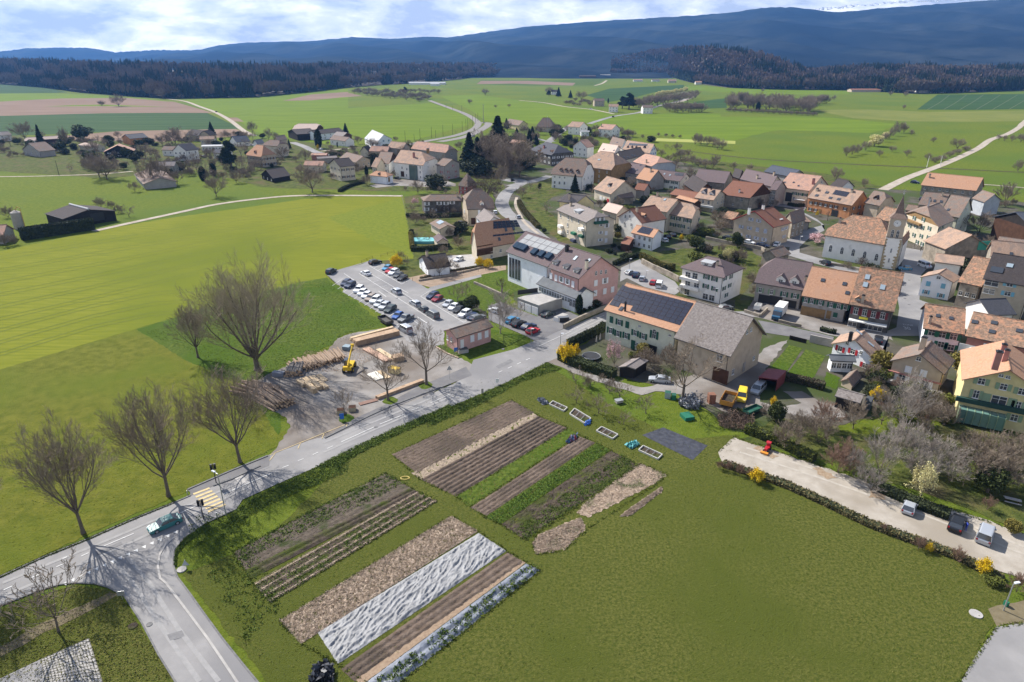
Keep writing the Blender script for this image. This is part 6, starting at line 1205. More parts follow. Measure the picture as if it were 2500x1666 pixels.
H('village_house','brown-roofed house with roof windows below the long orange barn roof','o',(900,560),(1245,592),(1358,520),h=6.5,ridge=(0,412),wall='stone',roof='brown',sky=[(1065,505),(1130,510),(1220,520)],chim=[(1235,440)])
H('village_house','stepped-down brown-roofed house with small windows in its cream gable','o',(1200,690),(1464,740),(1652,640),h=6.5,ridge=(0,467),wall='mint',roof='brown',n1=3,nz=2,attic=2,sky=[(1318,632)])
H('barn','grey boarded barn with blue awning at the right end of the orange barn','o',(1640,470),(1875,440),(2050,495),h=5,ridge=3,dr='v',wall='blueg',roof='brown',cat='barn',d=None)
H('barn','blue-grey metal roofed timber barn with open front at the right edge','o',(1930,722),(2480,905),base=('A',(1870,1030)),d=15,ridge=(0,660),dr='v',wall='wood',roof='blue',gw='dwood',cat='barn')
f=H('renovated_house','gabled house under renovation with green netting and open floor','o',(1280,1167),(1905,1150),h=4.8,d=11,ridge=(0,975),dr='v',wall='stone',roof='tan'); 
o=f.panel('safety_net',0,(1800,1120),4,3,plain('green_net',(.05,.32,.24)),.1)
f=H('cottage','white gabled cottage with light blue shutters and tan roof on the square','q',(862,452),(1347,532),(1455,455),base=(1240,790),ridge=(0,400),dr='v',wall='bwhite',roof='tan'); f.wins(0,[(978,548),(1192,582)],w_=1.,h=1.4,sh='blue',closed=True); f.wins(0,[(945,665),(1158,715)],w_=.9,h=1.2,sh='blue'); f.win(0,(1128,460),1.1,.8); f.solar([(960,440),(1130,400),(1230,330),(1100,330)],4,2) if 0 else None
H('village_house','low house with plain tan roof behind the light-blue-shuttered cottage','q',(1060,230),(1480,287),d=11,h=6,ridge=(0,162),wall='white',roof='tan')
H('village_house','house with mottled orange roof and a white pergola terrace','q',(1400,520),(1745,592),d=17,h=5.5,ridge=(0,212),wall='stone',roof='mott',nx=3,nz=1)
f=H('village_house','house with dark brown corrugated roof, roof terrace window and big panes at the right edge','q',(1762,475),(2480,597),d=14,h=8,ridge=(0,205),wall='beige',roof='dark'); f.wins(0,[(1890,535)],w_=3.4,h=1.8); f.wins(0,[(1850,655)],w_=2.8,h=1.4); f.wins(0,[(2150,558),(2118,690)],w_=1.4,h=1.2,sh='blue'); f.skylights([(1965,350)],2.8,1.8); f.skylights([(2150,288)],1.4,1.2,m=GLC)
H('village_house','tan roofed house with one skylight above the dark corrugated roof','q',(1870,150),(2500,215),d=9,h=8,ridge=4.0,wall='stone',roof='tan',sky=[(2170,125)])
H('village_house','brown roofed house with two skylights at the right edge of the village','o',(1965,1110),(2500,1185),d=9,h=8,ridge=(0,1065),wall='stone',roof='brown',sky=[(2090,1115),(2215,1133)])
f=H('row_house','white row house with emerald shutters and patchy orange tile roof','q',(900,1187),(1502,1278),base=('B',(1400,1530)),d=15,ridge=(0,912),wall='bwhite',roof='mott'); f.wins(0,[(1030,1250),(1178,1282),(1338,1312)],w_=1.5,h=1.5,sh='green'); f.wins(0,[(1302,1462),(1160,1420)],w_=1.4,h=1.5,sh='green'); f.skylights([(1118,1010),(1308,1045)],.9,1.); f.chimney((995,1110),.6,1.6)
f=H('row_house','rose-pink row house with mottled brown roof and four skylights, right of the emerald shutters','q',(1505,1295),(2500,1500),h=6,d=14,ridge=(0,1130),wall='rose',roof='mott'); f.skylights([(1645,1098),(1925,1110),(1893,1238),(2285,1225)],1.2,1.); f.win(0,(1868,1465),1.3,1.5,'white'); f.panel('garage_door',0,(1560,1500),4,2.4,FRM); f.panel('balcony',0,(1800,1530),6,.9,WL['white'],1.2)
f=H('outbuilding','low building with grey solar roof between the right-hand rows','q',(1868,1002),(2255,988),d=9,h=5,ridge=2.6,wall='white',roof='slate',cat='outbuilding')
H('village_house','brown-roofed house with slate dormer right of the orange town house','o',(160,535),(378,578),(598,522),h=5.6,ridge=(0,390),k=(0,.4),wall='beige',roof='brown',n1=2).dormer((320,490),2,1.4,'dark','wood')
H('outbuilding','low building with patchy red roof between orange house and church spire','o',(315,745),(500,790),d=9,h=4.4,ridge=(0,628),wall='stone',roof='mott',cat='outbuilding')
H('outbuilding','small brown lean-to roof below the stepped brown houses','o',(1320,852),(1492,872),d=5,h=3,ridge=(0,800),wall='white',roof='brown',cat='outbuilding')
H('outbuilding','narrow brown roof in front of the pale court behind the church','o',(725,635),(870,655),d=6,h=3.4,ridge=(0,575),wall='wood',roof='brown',cat='outbuilding')
H('cottage','small rust-roofed house behind the tan farmhouse gable','m',(1280,780),(1432,800),d=7,h=4.4,ridge=(0,705),wall='grey',roof='red')
H('village_house','narrow grey house between mauve barn and cream farmhouse','n',(1165,370),(1265,385),d=10,h=6,ridge=(0,250),wall='grey',roof='purple',nx=2)
H('barn','black-roofed barn at the meadow edge above the orange town house','n',(2035,310),(2200,345),d=9,h=4.4,ridge=(0,245),wall='white',roof='dark',cat='barn')
H('village_house','brown roof peeping out above the bright orange roof strip','m',(1990,700),(2190,830),d=9,h=4.4,ridge=(0,690),wall='wood',roof='dark')
H('village_house','small gabled house with tan roof beside the rosy manor barn','s',(620,455),(700,470),d=8,h=4.2,ridge=(0,335),wall='cream',roof='tan',nx=1)
H('village_house','low house with grey roof behind the bright pale roof and masts','s',(20,60),(250,90),d=9,h=4.2,ridge=2.6,wall='white',roof='brown',nx=3)
# ---------------- manor quarter, left of the centre road
f=H('manor_house','long white manor house with brown roof, glazed stair tower and green balconies','s',(940,392),(1370,438),(1592,362),base=(1380,660),ridge=(0,237),k=(0,.7),wall='white',roof='tan'); f.wins(0,[(1068,470),(1138,490),(1330,465),(1330,535),(1135,580),(1335,605)],w_=.9,h=1.3); f.wins(1,[(1440,458),(1440,392),(1520,450),(1527,515),(1528,590)],w_=.7,h=1.); f.panel('glazed_stair',0,(1238,540),5.5,8,M('green_glass',(.05,.10,.09),rough=.2,spec=.8),.8); f.panel('archway',0,(1075,560),2.4,3.,WL['wood'],.1); f.chimney((1240,320),1.,2.4,WL['rose']); f.chimney((1440,240),1.2,1.6,WL['tan'])
H('manor_wing','left wing of the white manor with an open timber gallery','s',(695,402),(882,415),(1010,322),base=(870,560),ridge=(0,250),wall='white',roof='brown',gw='wood',nx=2,nz=2)
f=H('village_house','grey house with red shutters adjoining the manor','s',(1545,428),(1682,447),(1908,405),base=(1678,650),ridge=(0,348),wall='grey',roof='brown'); f.wins(0,[(1635,530)],w_=.7,h=1.3,sh='red'); f.wins(1,[(1730,530),(1840,525),(1800,440),(1740,610),(1840,600)],w_=.7,h=1.2,sh='red')
f=H('pavilion','small white pavilion with orange hipped roof in front of the manor','s',(590,577),(853,603),(950,573),base=(825,712),ridge=2.,k=(.9,.9),wall='bwhite',roof='orange',cat='pavilion'); f.panel('door',1,(880,640),1.6,2.4,WL['tan']); f.dormer((735,570),1.4,.8,'brown','wood')
H('tower_villa','villa with steep pyramid roof and red shutters by the weeping tree','s',(1862,728),(2005,745),(2080,720),base=(1920,862),d=9,ridge=(0,545),k=(1,1),wall='rose',roof='brown',nx=2,nz=2,sh='red',cat='villa')
f=H('long_house','long ivy-covered stone house with hipped brown roof','t',(155,190),(203,243),(765,236),base=(210,425),ridge=(0,148),dr='v',k=(1,0),wall='dstone',roof='brown',chim=[(685,180)]); f.wins(1,[(250,280),(425,275),(525,275),(245,360),(355,365),(525,350),(612,262)],w_=1.1,h=1.4,sh='white')
f=H('villa','stately beige villa with mansard roof, white dormer and corner balcony','t',(740,255),(825,365),(1225,352),base=(845,602),ridge=6.8,dr='v',k=(.55,.55),wall='beige',roof='brown',cat='villa'); f.win(1,(1040,400),1.6,1.8,'white'); f.panel('door',1,(915,530),1.8,2.6,WL['wood']); f.dormer((1040,300),1.6,1.5,'brown','white'); f.wins(0,[(790,390)],w_=1.,h=1.6,sh='white')
f=H('bungalow','bungalow with white solar frames on a brown roof and a round gable window','t',(285,560),(430,650),(665,618),h=3.2,ridge=(0,588),wall='cream',roof='brown',cat='bungalow'); f.skylights([(440,550)],4,2.2,m=GLC); f.solar([(345,620),(420,655),(430,615),(350,585)],2,1) if 0 else None
H('pool_house','small pool house with brown gable roof','t',(335,762),(398,832),(562,822),h=2.4,ridge=1.3,wall='cream',roof='purple',cat='shed',ov=.3)
H('village_house','white house with grey-pink roof beside the solar-roofed house','t',(948,475),(1085,605),(1330,520),h=5.5,ridge=(0,470),wall='bwhite',roof='grey',nx=3)
f=H('town_house','cream and timber house with steep orange roof carrying black solar panels','t',(868,852),(965,940),(1520,838),base=(985,1105),ridge=(0,560),dr='v',k=(.35,.3),wall='cream',roof='orange'); f.wins(1,[(1305,955),(1175,1045),(1180,945)],w_=1.,h=1.2); f.panel('timber_bay',1,(1080,945),6.5,3.4,WL['wood'],.15)
e,a_,up_,n_=f.rplane(); f.solar([(1200,645),(1590,612),(1535,515),(1200,535)],6,3); f.solar([(1195,755),(1690,700),(1690,670),(1195,730)],9,1); f.skylights([(1382,655),(1492,640),(1287,790)],.9,1.2)
H('outhouse','white outhouse with dark brown roof beside the bare fruit trees','t',(110,1077),(250,1220),(600,1175),base=(265,1332),ridge=(0,1028),dr='v',wall='bwhite',roof='dark',nx=2,nz=2,cat='outhouse',chim=[(250,1030)])
# ---------------- left hamlet
f=H('villa','tall villa with orange hipped roof and brown shutters','v',(1020,557),(1212,582),(1415,558),base=(1208,715),ridge=(0,436),k=(.85,.85),wall='beige',roof='orange',cat='villa'); f.grid(0,5,2,sh='brown'); f.grid(1,5,2,sh='brown'); f.dormer((1140,530),2,1.1,'orange','wood')
H('village_house','cream house with grey hipped roof behind the orange-roofed villa','v',(1225,435),(1415,447),(1562,430),base=(1432,585),ridge=(0,372),k=(.6,.6),wall='cream',roof='brown',n1=3,nz=2)
H('chalet','dark timber chalet with white gable and black roof below the orange-roofed villa','v',(1208,800),(1360,850),(1585,810),base=(1372,905),ridge=(0,742),dr='v',wall='dwood',roof='dark',nx=3,nz=1,cat='chalet')
H('village_house','white house with grey roof beside the great cedar','v',(100,505),(275,503),(445,485),base=(340,628),ridge=(0,424),dr='v',wall='white',roof='grey',nx=3,nz=2,n1=2)
H('village_house','beige house with black roof and a cross gable near the field','v',(270,300),(430,318),(600,300),h=4.5,ridge=3.6,wall='beige',roof='dark',nx=1)
H('village_house','beige side wing with black roof right of the cross gable','v',(430,310),(575,312),(665,300),h=4.8,ridge=3.6,dr='v',wall='beige',roof='dark',nx=1)
H('village_house','white house with blue-grey roof and skylights behind the cedar','v',(815,378),(905,397),(1088,388),base=(910,450),ridge=(0,322),dr='v',wall='white',roof='blue',nx=2,n1=2)
H('village_house','small white house with a blue door right of the blue-grey roof','v',(1105,405),(1165,420),(1260,408),h=3,ridge=2.6,dr='v',wall='white',roof='blue')
H('workshop','flat white workshop with ribbed roof left of the cedar','v',(460,450),(720,445),d=9,h=3.6,ridge=.6,wall='white',roof='metal',cat='workshop',nx=6)
H('farm_building','farmhouse with broad pale roof at the edge of the bright field','v',(1600,240),(1900,240),(2000,215),h=5,ridge=(0,165),wall='wood',roof='pale',cat='farm',k=(.3,.3))
H('barn','long dark-roofed barn in front of the pale farm roof','v',(1540,262),(1660,300),(1900,285),h=5,ridge=2.8,dr='v',wall='dwood',roof='dark',cat='barn')
H('barn','second dark-roofed barn with white doors to the right of the first','v',(1780,285),(1900,300),(2255,262),h=5,ridge=2.6,dr='v',wall='bwhite',roof='dark',cat='barn',n1=5)
H('village_house','pale stone house with grey roof right of the cypress','v',(2100,318),(2230,330),(2353,305),h=5,ridge=2.6,wall='wood',roof='grey',nx=2)
H('village_house','house with brown roof between cypress and villa','v',(1370,365),(1430,378),(1545,360),h=4.5,ridge=3,dr='v',wall='beige',roof='brown')
H('outbuilding','long low outbuilding with rosy roof by the farm lane','v',(1830,560),(2030,560),d=7,h=3.2,ridge=1,wall='rose',roof='rosy',cat='outbuilding')
H('outbuilding','low grey-roofed outbuilding right of the rosy one','v',(1920,605),(2170,590),d=6,h=3.2,ridge=1,wall='grey',roof='grey',cat='outbuilding')
f=H('village_house','cream three-storey house with dark roof and brown shutters near the great bare tree','s',(8,415),(175,458),(402,437),base=(165,665),ridge=(0,345),dr='v',wall='cream',roof='dark'); f.grid(0,3,2,sh='brown'); f.grid(1,3,2,sh='brown')
H('village_house','beige house with brown roof right of the dark-roofed cream house','s',(165,330),(400,395),(633,358),base=(400,490),ridge=(0,305),wall='beige',roof='brown',n1=3,nz=1,attic=2)
H('barn','large barn with rosy half-hipped roof behind the manor','s',(1190,195),(1695,257),(1876,237),h=6,ridge=(0,140),k=(.2,.6),wall='grey',roof='rosy',cat='barn',n1=1)
H('village_house','gabled house with tan roof left of the rosy barn','s',(855,178),(1072,202),(1192,182),h=6,ridge=(0,112),wall='grey',roof='tan')
f=H('village_house','white house with dazzling pale roof and teal windows at the field edge','s',(525,48),(690,128),(928,52),h=4.5,ridge=(0,-5),wall='bwhite',roof='metal'); f.wins(1,[(800,85),(875,78)],w_=1.6,h=1.4,sh='blue')
H('village_house','long low brown-roofed house behind bare shrubs','s',(590,232),(860,240),d=9,h=4,ridge=3,wall='beige',roof='rosy')
H('outhouse','small cream gable with arched door beside the long low house','s',(455,240),(590,245),d=7,h=3.4,ridge=(0,165),dr='v',wall='cream',roof='dark',cat='outhouse')
H('villa','house with pale low roof and salmon wall tiles in the left hamlet','u',(1118,495),(1345,525),(1525,525),h=3.4,ridge=1.9,wall='cream',roof='pale',nx=3,n1=2,k=(.5,0))
f=H('chalet','black-brown chalet with white windows and low rosy roof','u',(1480,600),(1925,580),base=('A',(1610,680)),d=11,ridge=(0,500),dr='v',wall='dwood',roof='rosy',cat='chalet'); f.grid(0,3,2,sh='white')
H('village_house','salmon-orange house with dark grey roof in the left hamlet','u',(1740,385),(1865,408),(2130,385),base=(1860,500),ridge=2.6,dr='v',wall='orange',roof='slate',n1=2)
H('village_house','grey stone house with steep gable and bushy garden','u',(310,560),(560,590),h=4,d=11,ridge=(0,470),dr='v',wall='grey',roof='brown',nx=3)
H('village_house','house with very pale roof left of the dark spruce','u',(350,440),(575,430),d=9,h=3.6,ridge=2.2,k=(.5,.5),wall='white',roof='pale',nx=3)
H('village_house','pale-roofed house part right of the dark spruce','u',(600,420),(850,405),d=8,h=3.6,ridge=2,wall='wood',roof='pale')
H('village_house','white-grey house with solar roof at the left edge of the hamlet','u',(-120,370),(175,345),d=10,h=5,ridge=2.4,wall='white',roof='grey',nx=3)
H('cottage','low stone cottage with weathered roof hidden under bare trees','u',(1925,915),(2060,1060),h=3,d=16,ridge=2.6,wall='grey',roof='brown',dr='u')
f=H('field_barn','dark grey field barn with white ridge strip on the green meadow','u',(640,1482),(905,1560),(1662,1440),base=('C',(1680,1580)),ridge=(0,1422),wall='dwood',roof='dark',cat='barn',ov=.3); 
mb=MB(); a_=Vector(f.R0);b_=Vector(f.R1); mb.tube(a_+Vector((0,0,.1)),b_+Vector((0,0,.1)),.5,.5,6,0,True); mb.build('ridge_light',RF['metal'],f.roof); f.panel('barn_door',1,(1400,1530),5,3.2,BLK,.1)
H('cottage','pink-roofed low house at the left edge beside the dark hedge','B0',(-160,110),(20,100),h=3.2,d=11,ridge=3,wall='grey',roof='rosy',cat='cottage')
def silo():
    b=P('B0',(135,50)); o=empty('silo',b); tag(o,'grey cylindrical silo with a yellow feed pipe beside the pink roof','silo'); m=MB(); m.tube((0,0,0),(0,0,6.5),1.9,1.9,18,0,True); m.tube((0,0,6.5),(0,0,7.3),1.9,.5,18,0,True); m.build('tank',WL['grey'],o,smooth=False); m=MB(); m.tube((2.3,0,0),(2.3,0,8.2),.15,.15,6); m.tube((2.3,0,8.2),(1.2,0,8.8),.15,.15,6); m.tube((1.2,0,8.8),(.2,0,7.2),.15,.15,6); m.build('feed_pipe',plain('yellow_pipe',(.5,.36,.08)),o)
silo()
# far hamlets
for a in [('village_house','pale two-gabled house in the far hamlet above the village','A1',(1775,718),15,9,7,8,'beige','brown',3,2),('village_house','white gabled house in the far hamlet at the road bend','A1',(1875,758),12,9,6.5,-10,'white','tan',3,2),
 ('village_house','white house with brown roof alone beside the far road','A1',(2100,768),13,10,7,6,'white','brown',3,2),('village_house','dark-roofed house among the nursery trees in the far hamlet','A1',(1480,640),14,10,5,0,'white','dark',3,2),
 ('barn','long dark barn in front of the far wood','A1',(1700,530),52,22,6,0,'wood','dark',0,0),('barn','long pale-roofed barn right of the dark barn by the far wood','A1',(1820,525),34,16,6,0,'white','metal',0,0),
 ('industrial_hall','long white industrial hall at the edge of the far forest','A1',(620,572),90,26,4,0,'white','metal',0,0),('industrial_hall','white dome-roofed store right of the long white hall','A1',(670,580),22,14,4,0,'white','metal',0,0),
 ('farm_building','long far farm building with red roof under the right wood','A2',(1270,622),58,20,4,0,'beige','red',0,0),('farm_building','far farm building with tan roof right of the red one','A2',(1490,615),45,18,5,0,'beige','tan',0,0),('farm_building','white far house with olive roof right of the far farm','A2',(1720,628),52,18,6,0,'white','grey',5,0),
 ('village_house','far house with orange roof at the foot of the right wood','A2',(150,572),16,10,5,0,'white','orange',0,0),('village_house','far white house left of the orange roof at the wood','A1',(2270,560),22,10,5,0,'cream','rosy',0,0),('village_house','far pale cottage row at the wood edge, left part','A1',(2040,552),26,8,4,0,'white','rosy',0,0),('village_house','far pale cottage row at the wood edge, right part','A1',(2160,552),22,8,4,0,'white','brown',0,0)]:
    n_,l_,t_,b_,w_,d_,h_,r_,wa,ro,nx_,n1_=a; simple_house(n_,l_,t_,b_,w_,d_,h_,r_,wa,ro,nx=nx_,n1=n1_,rise=3 if h_>4.5 else 2,cat='house' if 'house' in n_ else ('barn' if n_=='barn' else 'building'))
# ================================================================ TREES NEAR
plant('poplar','F',592,850,24,'huge bare poplar with rising limbs behind the log piles',top=583,wide=1.08)
plant('avenue','F',455,822,12,'bare tree left of the huge poplar in the green meadow',top=700,wide=1.05)
plant('avenue','F',192,1226,16,'leftmost whole bare avenue tree leaning over the road edge',top=968,wide=.85)
plant('avenue','F',388,1141,16,'second bare avenue tree from the left on the lawn by the crossing',top=895,wide=.85)
plant('avenue','F',552,1063,15,'third bare avenue tree from the left beside the timber yard entrance',top=855,wide=.95)
plant('avenue','F',-75,1330,16,'bare tree at the left picture edge casting its shadow on the road',top=1080)
plant('street','F',892,920,12,'bare street tree with few low limbs beside the stack of beams',top=803,wide=1.1)
plant('street','F',980,884,13,'taller bare street tree between timber yard and road',top=748,wide=1.15)
plant('young','w',1232,1020,6,'small bare tree standing among the wooden boxes of the yard',top=740)
plant('young','F',135,1452,6,'young bare tree on the verge at the lower left junction',top=1310,wide=1.3)
plant('birch','B1',1112,762,9,'pale leafless birch in front of the garages',top=470,wide=1.2)
plant('street','F',1568,918,12,'spreading bare lime tree in front of the grey barn',top=785,wide=1.35)
plant('magnolia','B1',1880,975,6.5,'pink-blossomed magnolia in the farmhouse garden',top=795,wide=1.3)
plant('pollard','k',212,820,5,'pollarded plane tree on the lawn below the white hall',top=655,wide=1.5)
plant('fruit','B1',825,545,4.5,'bare fruit tree on the park lawn by the car park',top=410); plant('fruit','B1',880,500,4,'second bare fruit tree on the park lawn',top=420)
plant('evergreen','B1',918,605,5,'round dark evergreen beside the parked cars',top=497); plant('bushd','B1',845,575,1.6,'low evergreen shrub left of the round dark evergreen',wide=1.3)
plant('cypress','k',1098,1065,6,'clipped brown-green columnar cypress by the restaurant steps',top=850,wide=1.4)
plant('bushd','k',1285,990,2.2,'clipped round shrub beside the pink house wall',wide=1.2); plant('bushd','k',1160,1040,1.,'small ball shrub next to the restaurant bay'); plant('bushd','k',1218,1010,.9,'smallest ball shrub next to the restaurant bay')
plant('forsythia','B1',1555,950,4.2,'big yellow forsythia at the corner of the farmhouse garden',wide=1.5); plant('forsythia','B1',1620,915,2.8,'yellow forsythia behind the big one at the garden corner',wide=1.2)
plant('forsythia','y',755,250,5,'orange-yellow forsythia beside the car park',top=85,wide=1.6); plant('forsythia','y',2070,265,3,'bright forsythia bush in front of the timber-and-cream house',wide=1.6); plant('forsythia','y',1945,240,3,'dull yellow forsythia left of the bright one',wide=1.5)
plant('fruit','y',905,245,4,'thin bare tree right of the car park forsythia',top=70); plant('round','y',820,150,4,'grey-leaved bare tree behind the car park forsythia',top=10)
for i,(x,y,tp) in enumerate([(1370,380,100),(1480,330,90),(1620,300,190)]): plant('round','y',x,y,5,['bare tree against the white outhouse wall','bare tree at the right end of the outhouse','small bare tree right of the outhouse'][i],top=tp)
for q in [(1622,1100,4),(1920,1205,4),(1775,1300,4.5),(1625,1230,3.5),(2095,1300,4),(1945,1375,3),(1720,1130,3.5),(1850,1165,3)]:
    plant('fruit','B1',q[0],q[1],q[2],'bare fruit tree in the orchard between the market garden and the farm track','orchard trees beside the farm track',wide=1.2)
plants('dense','B1',[(1700,1120,2.5),(1860,1130,2.4),(1800,1090,2.2)],'tangle of bare brush beside the farm track','brush beside the farm track')
hedge('B1',[(1520,930),(1640,985),(1760,1020),(1880,1060)],2.4,1.8,EVG,'loose evergreen hedge along the farmhouse garden')
hedge('B1',[(1570,865),(1660,820),(1780,760),(1812,735)],1.2,2.2,HDD,'brown-green hedge screen between the road and the farmhouse garden')
plants('dense','l',[(560,1130,4),(650,1100,4.5),(740,1150,4),(880,1090,5),(1300,1120,5),(1380,1150,4),(1200,1160,4)],'bare shrub thicket in front of the farm buildings','shrubs in front of the farm buildings')
plant('olive','l',600,1000,3.6,'variegated evergreen shrub against the cream farmhouse wall'); plant('bushg','l',500,1010,1.6,'low yellow-green shrub left of the variegated evergreen',wide=1.3)
# gardens lower right
hedge('F',[(1712,992),(1780,1018),(1870,1062)],1.5,1.6,HDG,'clipped green hedge along the gravel lot')
hedge('F',[(1660,1068),(1740,1095),(1800,1115),(1900,1160),(2000,1208),(2100,1245),(2200,1282),(2300,1335)],1.4,.7,M('dry_verge_leaf',(.10,.085,.035),(.17,.14,.06),sc=1,rough=.95),'ragged low verge hedge between the meadow and the gravel lot')
plant('rust','F',1652,1078,1.8,'dark rusty shrub at the upper end of the verge hedge'); plants('rust','F',[(1672,1083,2.),(1700,1092,2.2),(1725,1100,2.)],'dry brown shrub in the verge hedge near the forsythia','dry shrubs in the verge hedge')
plant('forsythia','F',1738,1108,2.4,'low yellow forsythia in the verge hedge at the top of the gravel lot',wide=1.5); plant('forsythia','F',2258,1318,2.4,'bright forsythia at the lower end of the verge hedge',wide=1.2); plant('forsythia','F',2133,1268,1.4,'small sparse yellow bush in the middle of the verge hedge'); plant('rust','F',2198,1290,2.4,'tall twiggy shrub in the lower verge hedge'); plant('rust','F',2030,1222,1.5,'short bare shrub in the middle verge hedge'); plant('rust','F',2110,1262,2.2,'dark bare shrub left of the sparse yellow bush')
plant('rust','F',2335,1362,3.2,'round bare shrub beside the lamp at the lower right corner',top=1318); plant('bushg','F',2280,1340,1.2,'green low bush between forsythia and corner lamp',wide=1.6)
for q in [(1810,1030,6),(1880,1020,6),(1840,1000,5)]: plant('dense','F',q[0],q[1],q[2],'grey bare tree in the thicket behind the clipped hedge','bare thicket behind the clipped hedge',wide=1.1)
for q in [(2020,1090,8),(2090,1075,8),(2150,1085,7),(2060,1050,7),(2180,1110,6),(2110,1115,6.5),(2000,1130,5),(1960,1095,5)]: plant('pale','F',q[0],q[1],q[2],'pale tangled bare tree in the large thicket above the gravel lot','pale thicket above the gravel lot',wide=1.25)
for q in [(1925,1088,5.5),(1940,1070,5)]: plant('rust','F',q[0],q[1],q[2],'rust-brown dome of twigs left of the pale thicket','rust-brown bushes by the pale thicket',wide=1.2)
for q in [(2240,1110,7),(2290,1120,7),(2330,1100,7),(2270,1060,6),(2230,1050,5),(2330,1060,6)]: plant('dense','F',q[0],q[1],q[2],'dark bare tree in the thicket at the right edge','dark thicket at the right edge',wide=1.2)
plant('catkin','F',2112,1150,6.5,'yellow-flowering shrub at the edge of the gravel lot',wide=1.1)
plant('evergreen','F',2268,1132,5,'dark evergreen tree right of the yellow-flowering shrub')
hedge('F',[(2010,1120),(2100,1160),(2180,1190)],2.,1.1,HDD,'dark low hedge under the yellow-flowering shrub')
for i,(x,y,h) in enumerate([(1890,985,6),(1960,985,5.5),(2025,975,5)]): plant(['rust','round','round'][i],'F',x,y,h,['reddish bare tree on the gravel drive','olive-tinged bare tree right of the reddish one','small bare tree in the lawn below the black shelter'][i],wide=1.1)
plant('birch','F',2070,1000,12,'tall thin silver birch in front of the beige house',top=855,wide=.8); plant('round','F',2128,985,6,'grey bare tree before the beige house balcony',wide=1.2); plants('dense','F',[(2100,950,4),(2150,945,4.5),(2170,980,5),(2120,1010,4)],'bare shrub below the beige house','shrubs below the beige house')
plant('forsythia','r',650,850,3,'glowing yellow forsythia beside the tiled lean-to',wide=1.3); plant('olive','r',700,520,5.5,'golden-green conifer-like shrub right of the red-shuttered house'); plant('dense','r',580,600,4,'brown shrub between outhouse and golden shrub',wide=1.2); plant('olive','r',1680,560,6.5,'large golden-green tree beside the yellow house',wide=1.15)
plant('evergreen','g',1730,760,4.6,'dark cone-shaped evergreen by the farmyard',wide=.8); plant('forsythia','g',1690,560,2.2,'yellow forsythia behind the dark cone-shaped evergreen'); plant('shrub','g',1600,700,3.6,'bare shrub left of the dark cone-shaped evergreen')
plant('olive','C2',2265,560,2.4,'yellowish shrub by the picnic bench'); plant('rust','C2',2100,400,2.4,'reddish twiggy shrub near the picnic bench')
hedge('B2',[(740,1075),(900,1110),(1000,1140)],1.6,1.5,M('brown_hedge_leaf',(.06,.045,.03),(.10,.08,.05),sc=1,rough=.95),'brown winter hedge below the two lawns')
# village greenery
plant('conifer','m',430,820,11,'dark pointed conifer in front of the four-dormer manor',top=570,wide=1.1)
plant('evergreen','m',1075,1440,5,'olive-green shrub between flats and cottage',wide=1.1); plant('olive','m',1050,1500,3,'yellowish shrub beside the tall flats')
plant('evergreen','n',120,1230,5.,'big round evergreen on the terrace garden',wide=1.15); plant('evergreen','n',705,1200,6,'tall oval evergreen before the chevron-shuttered house',wide=.8); plant('catkin','n',560,1420,5,'budding pale-green tree in the terrace garden',wide=1.3); plant('round','n',740,1420,5,'bare tree right of the budding tree',wide=1.1)
plant('forsythia','m',1960,1520,2.4,'yellow forsythia beside the beige farmhouse parking',wide=1.2); plant('round','n',420,900,6,'large bare shrubby tree left of the chevron-shuttered house',wide=1.6); plant('dense','n',460,960,5,'dark bush below the large bare shrubby tree',wide=1.5)
plant('cherry','n',1850,1150,4,'pink cherry tree beside the church',wide=1.6); plant('weeping','o',130,1420,3.4,'low weeping evergreen along the church wall',wide=1.3); plant('pollard','n',2000,820,4.4,'pollarded tree in front of the orange town house'); plant('forsythia','n',1850,750,2.,'yellow bush at the orange town house door')
plant('evergreen','n',1390,550,3.4,'dark shrub beside the flag of the cream farmhouse',wide=.9); hedge('n',[(1440,600),(1560,625),(1690,610)],1.6,1.4,HDD,'brown hedge in front of the cream farmhouse')
plant('round','n',1240,640,4.5,'small bare tree behind the red-brown barn yard'); plant('round','n',1000,640,5,'bare creeper tree against the stone barn gable')
plant('round','o',1720,980,9,'big dark bare tree between inn and timber barn',top=660,wide=1.4); plant('far','o',2090,560,9,'rusty bare tree right of the long orange barn',top=250,wide=.9)
plants('fars','o',[(2000,590,3),(2100,600,3.4),(2200,560,3),(1950,560,2.5)],'brown shrub along the meadow behind the timber barn','shrubs behind the timber barn')
hedge('k',[(1810,430),(1950,500),(2100,570),(2190,560)],1.6,2.,M('olive_hedge_leaf',(.10,.085,.02),(.16,.14,.03),sc=1,rough=.9),'long clipped olive hedge above the street retaining wall')
hedge('k',[(1500,510),(1620,460),(1800,400)],1.3,1.3,HDD,'dark garden hedge along the street opposite')
wallline('retaining_wall','rubble retaining wall curving along the street','wall','k',[(1820,490),(1950,560),(2110,630),(2240,700)],1.8,.5,WL['stone'])
wallline('garden_wall','grey wall under the terrace garden of the chevron-shuttered house','wall','n',[(250,1090),(620,1170),(830,1200),(1050,1240),(1100,1270)],1.3,.4,WL['stone'],smooth=False)
wallline('churchyard_wall','low stone wall along the churchyard','wall','p',[(1180,160),(1400,190),(1680,260)],.9,.4,WL['stone'])
wallline('street_wall','stone wall below the pavement in front of the terrace houses','wall','p',[(470,985),(640,1030),(800,1060)],.9,.4,WL['stone'])
wallline('street_wall','low stone wall beside the trailer forecourt','wall','p',[(-20,840),(200,915),(310,810)],.9,.4,WL['stone'],smooth=False)
hedge('p',[(1075,1100),(1180,1130),(1300,1150)],1.3,.9,HDD,'dark low hedge in front of the shop forecourt')
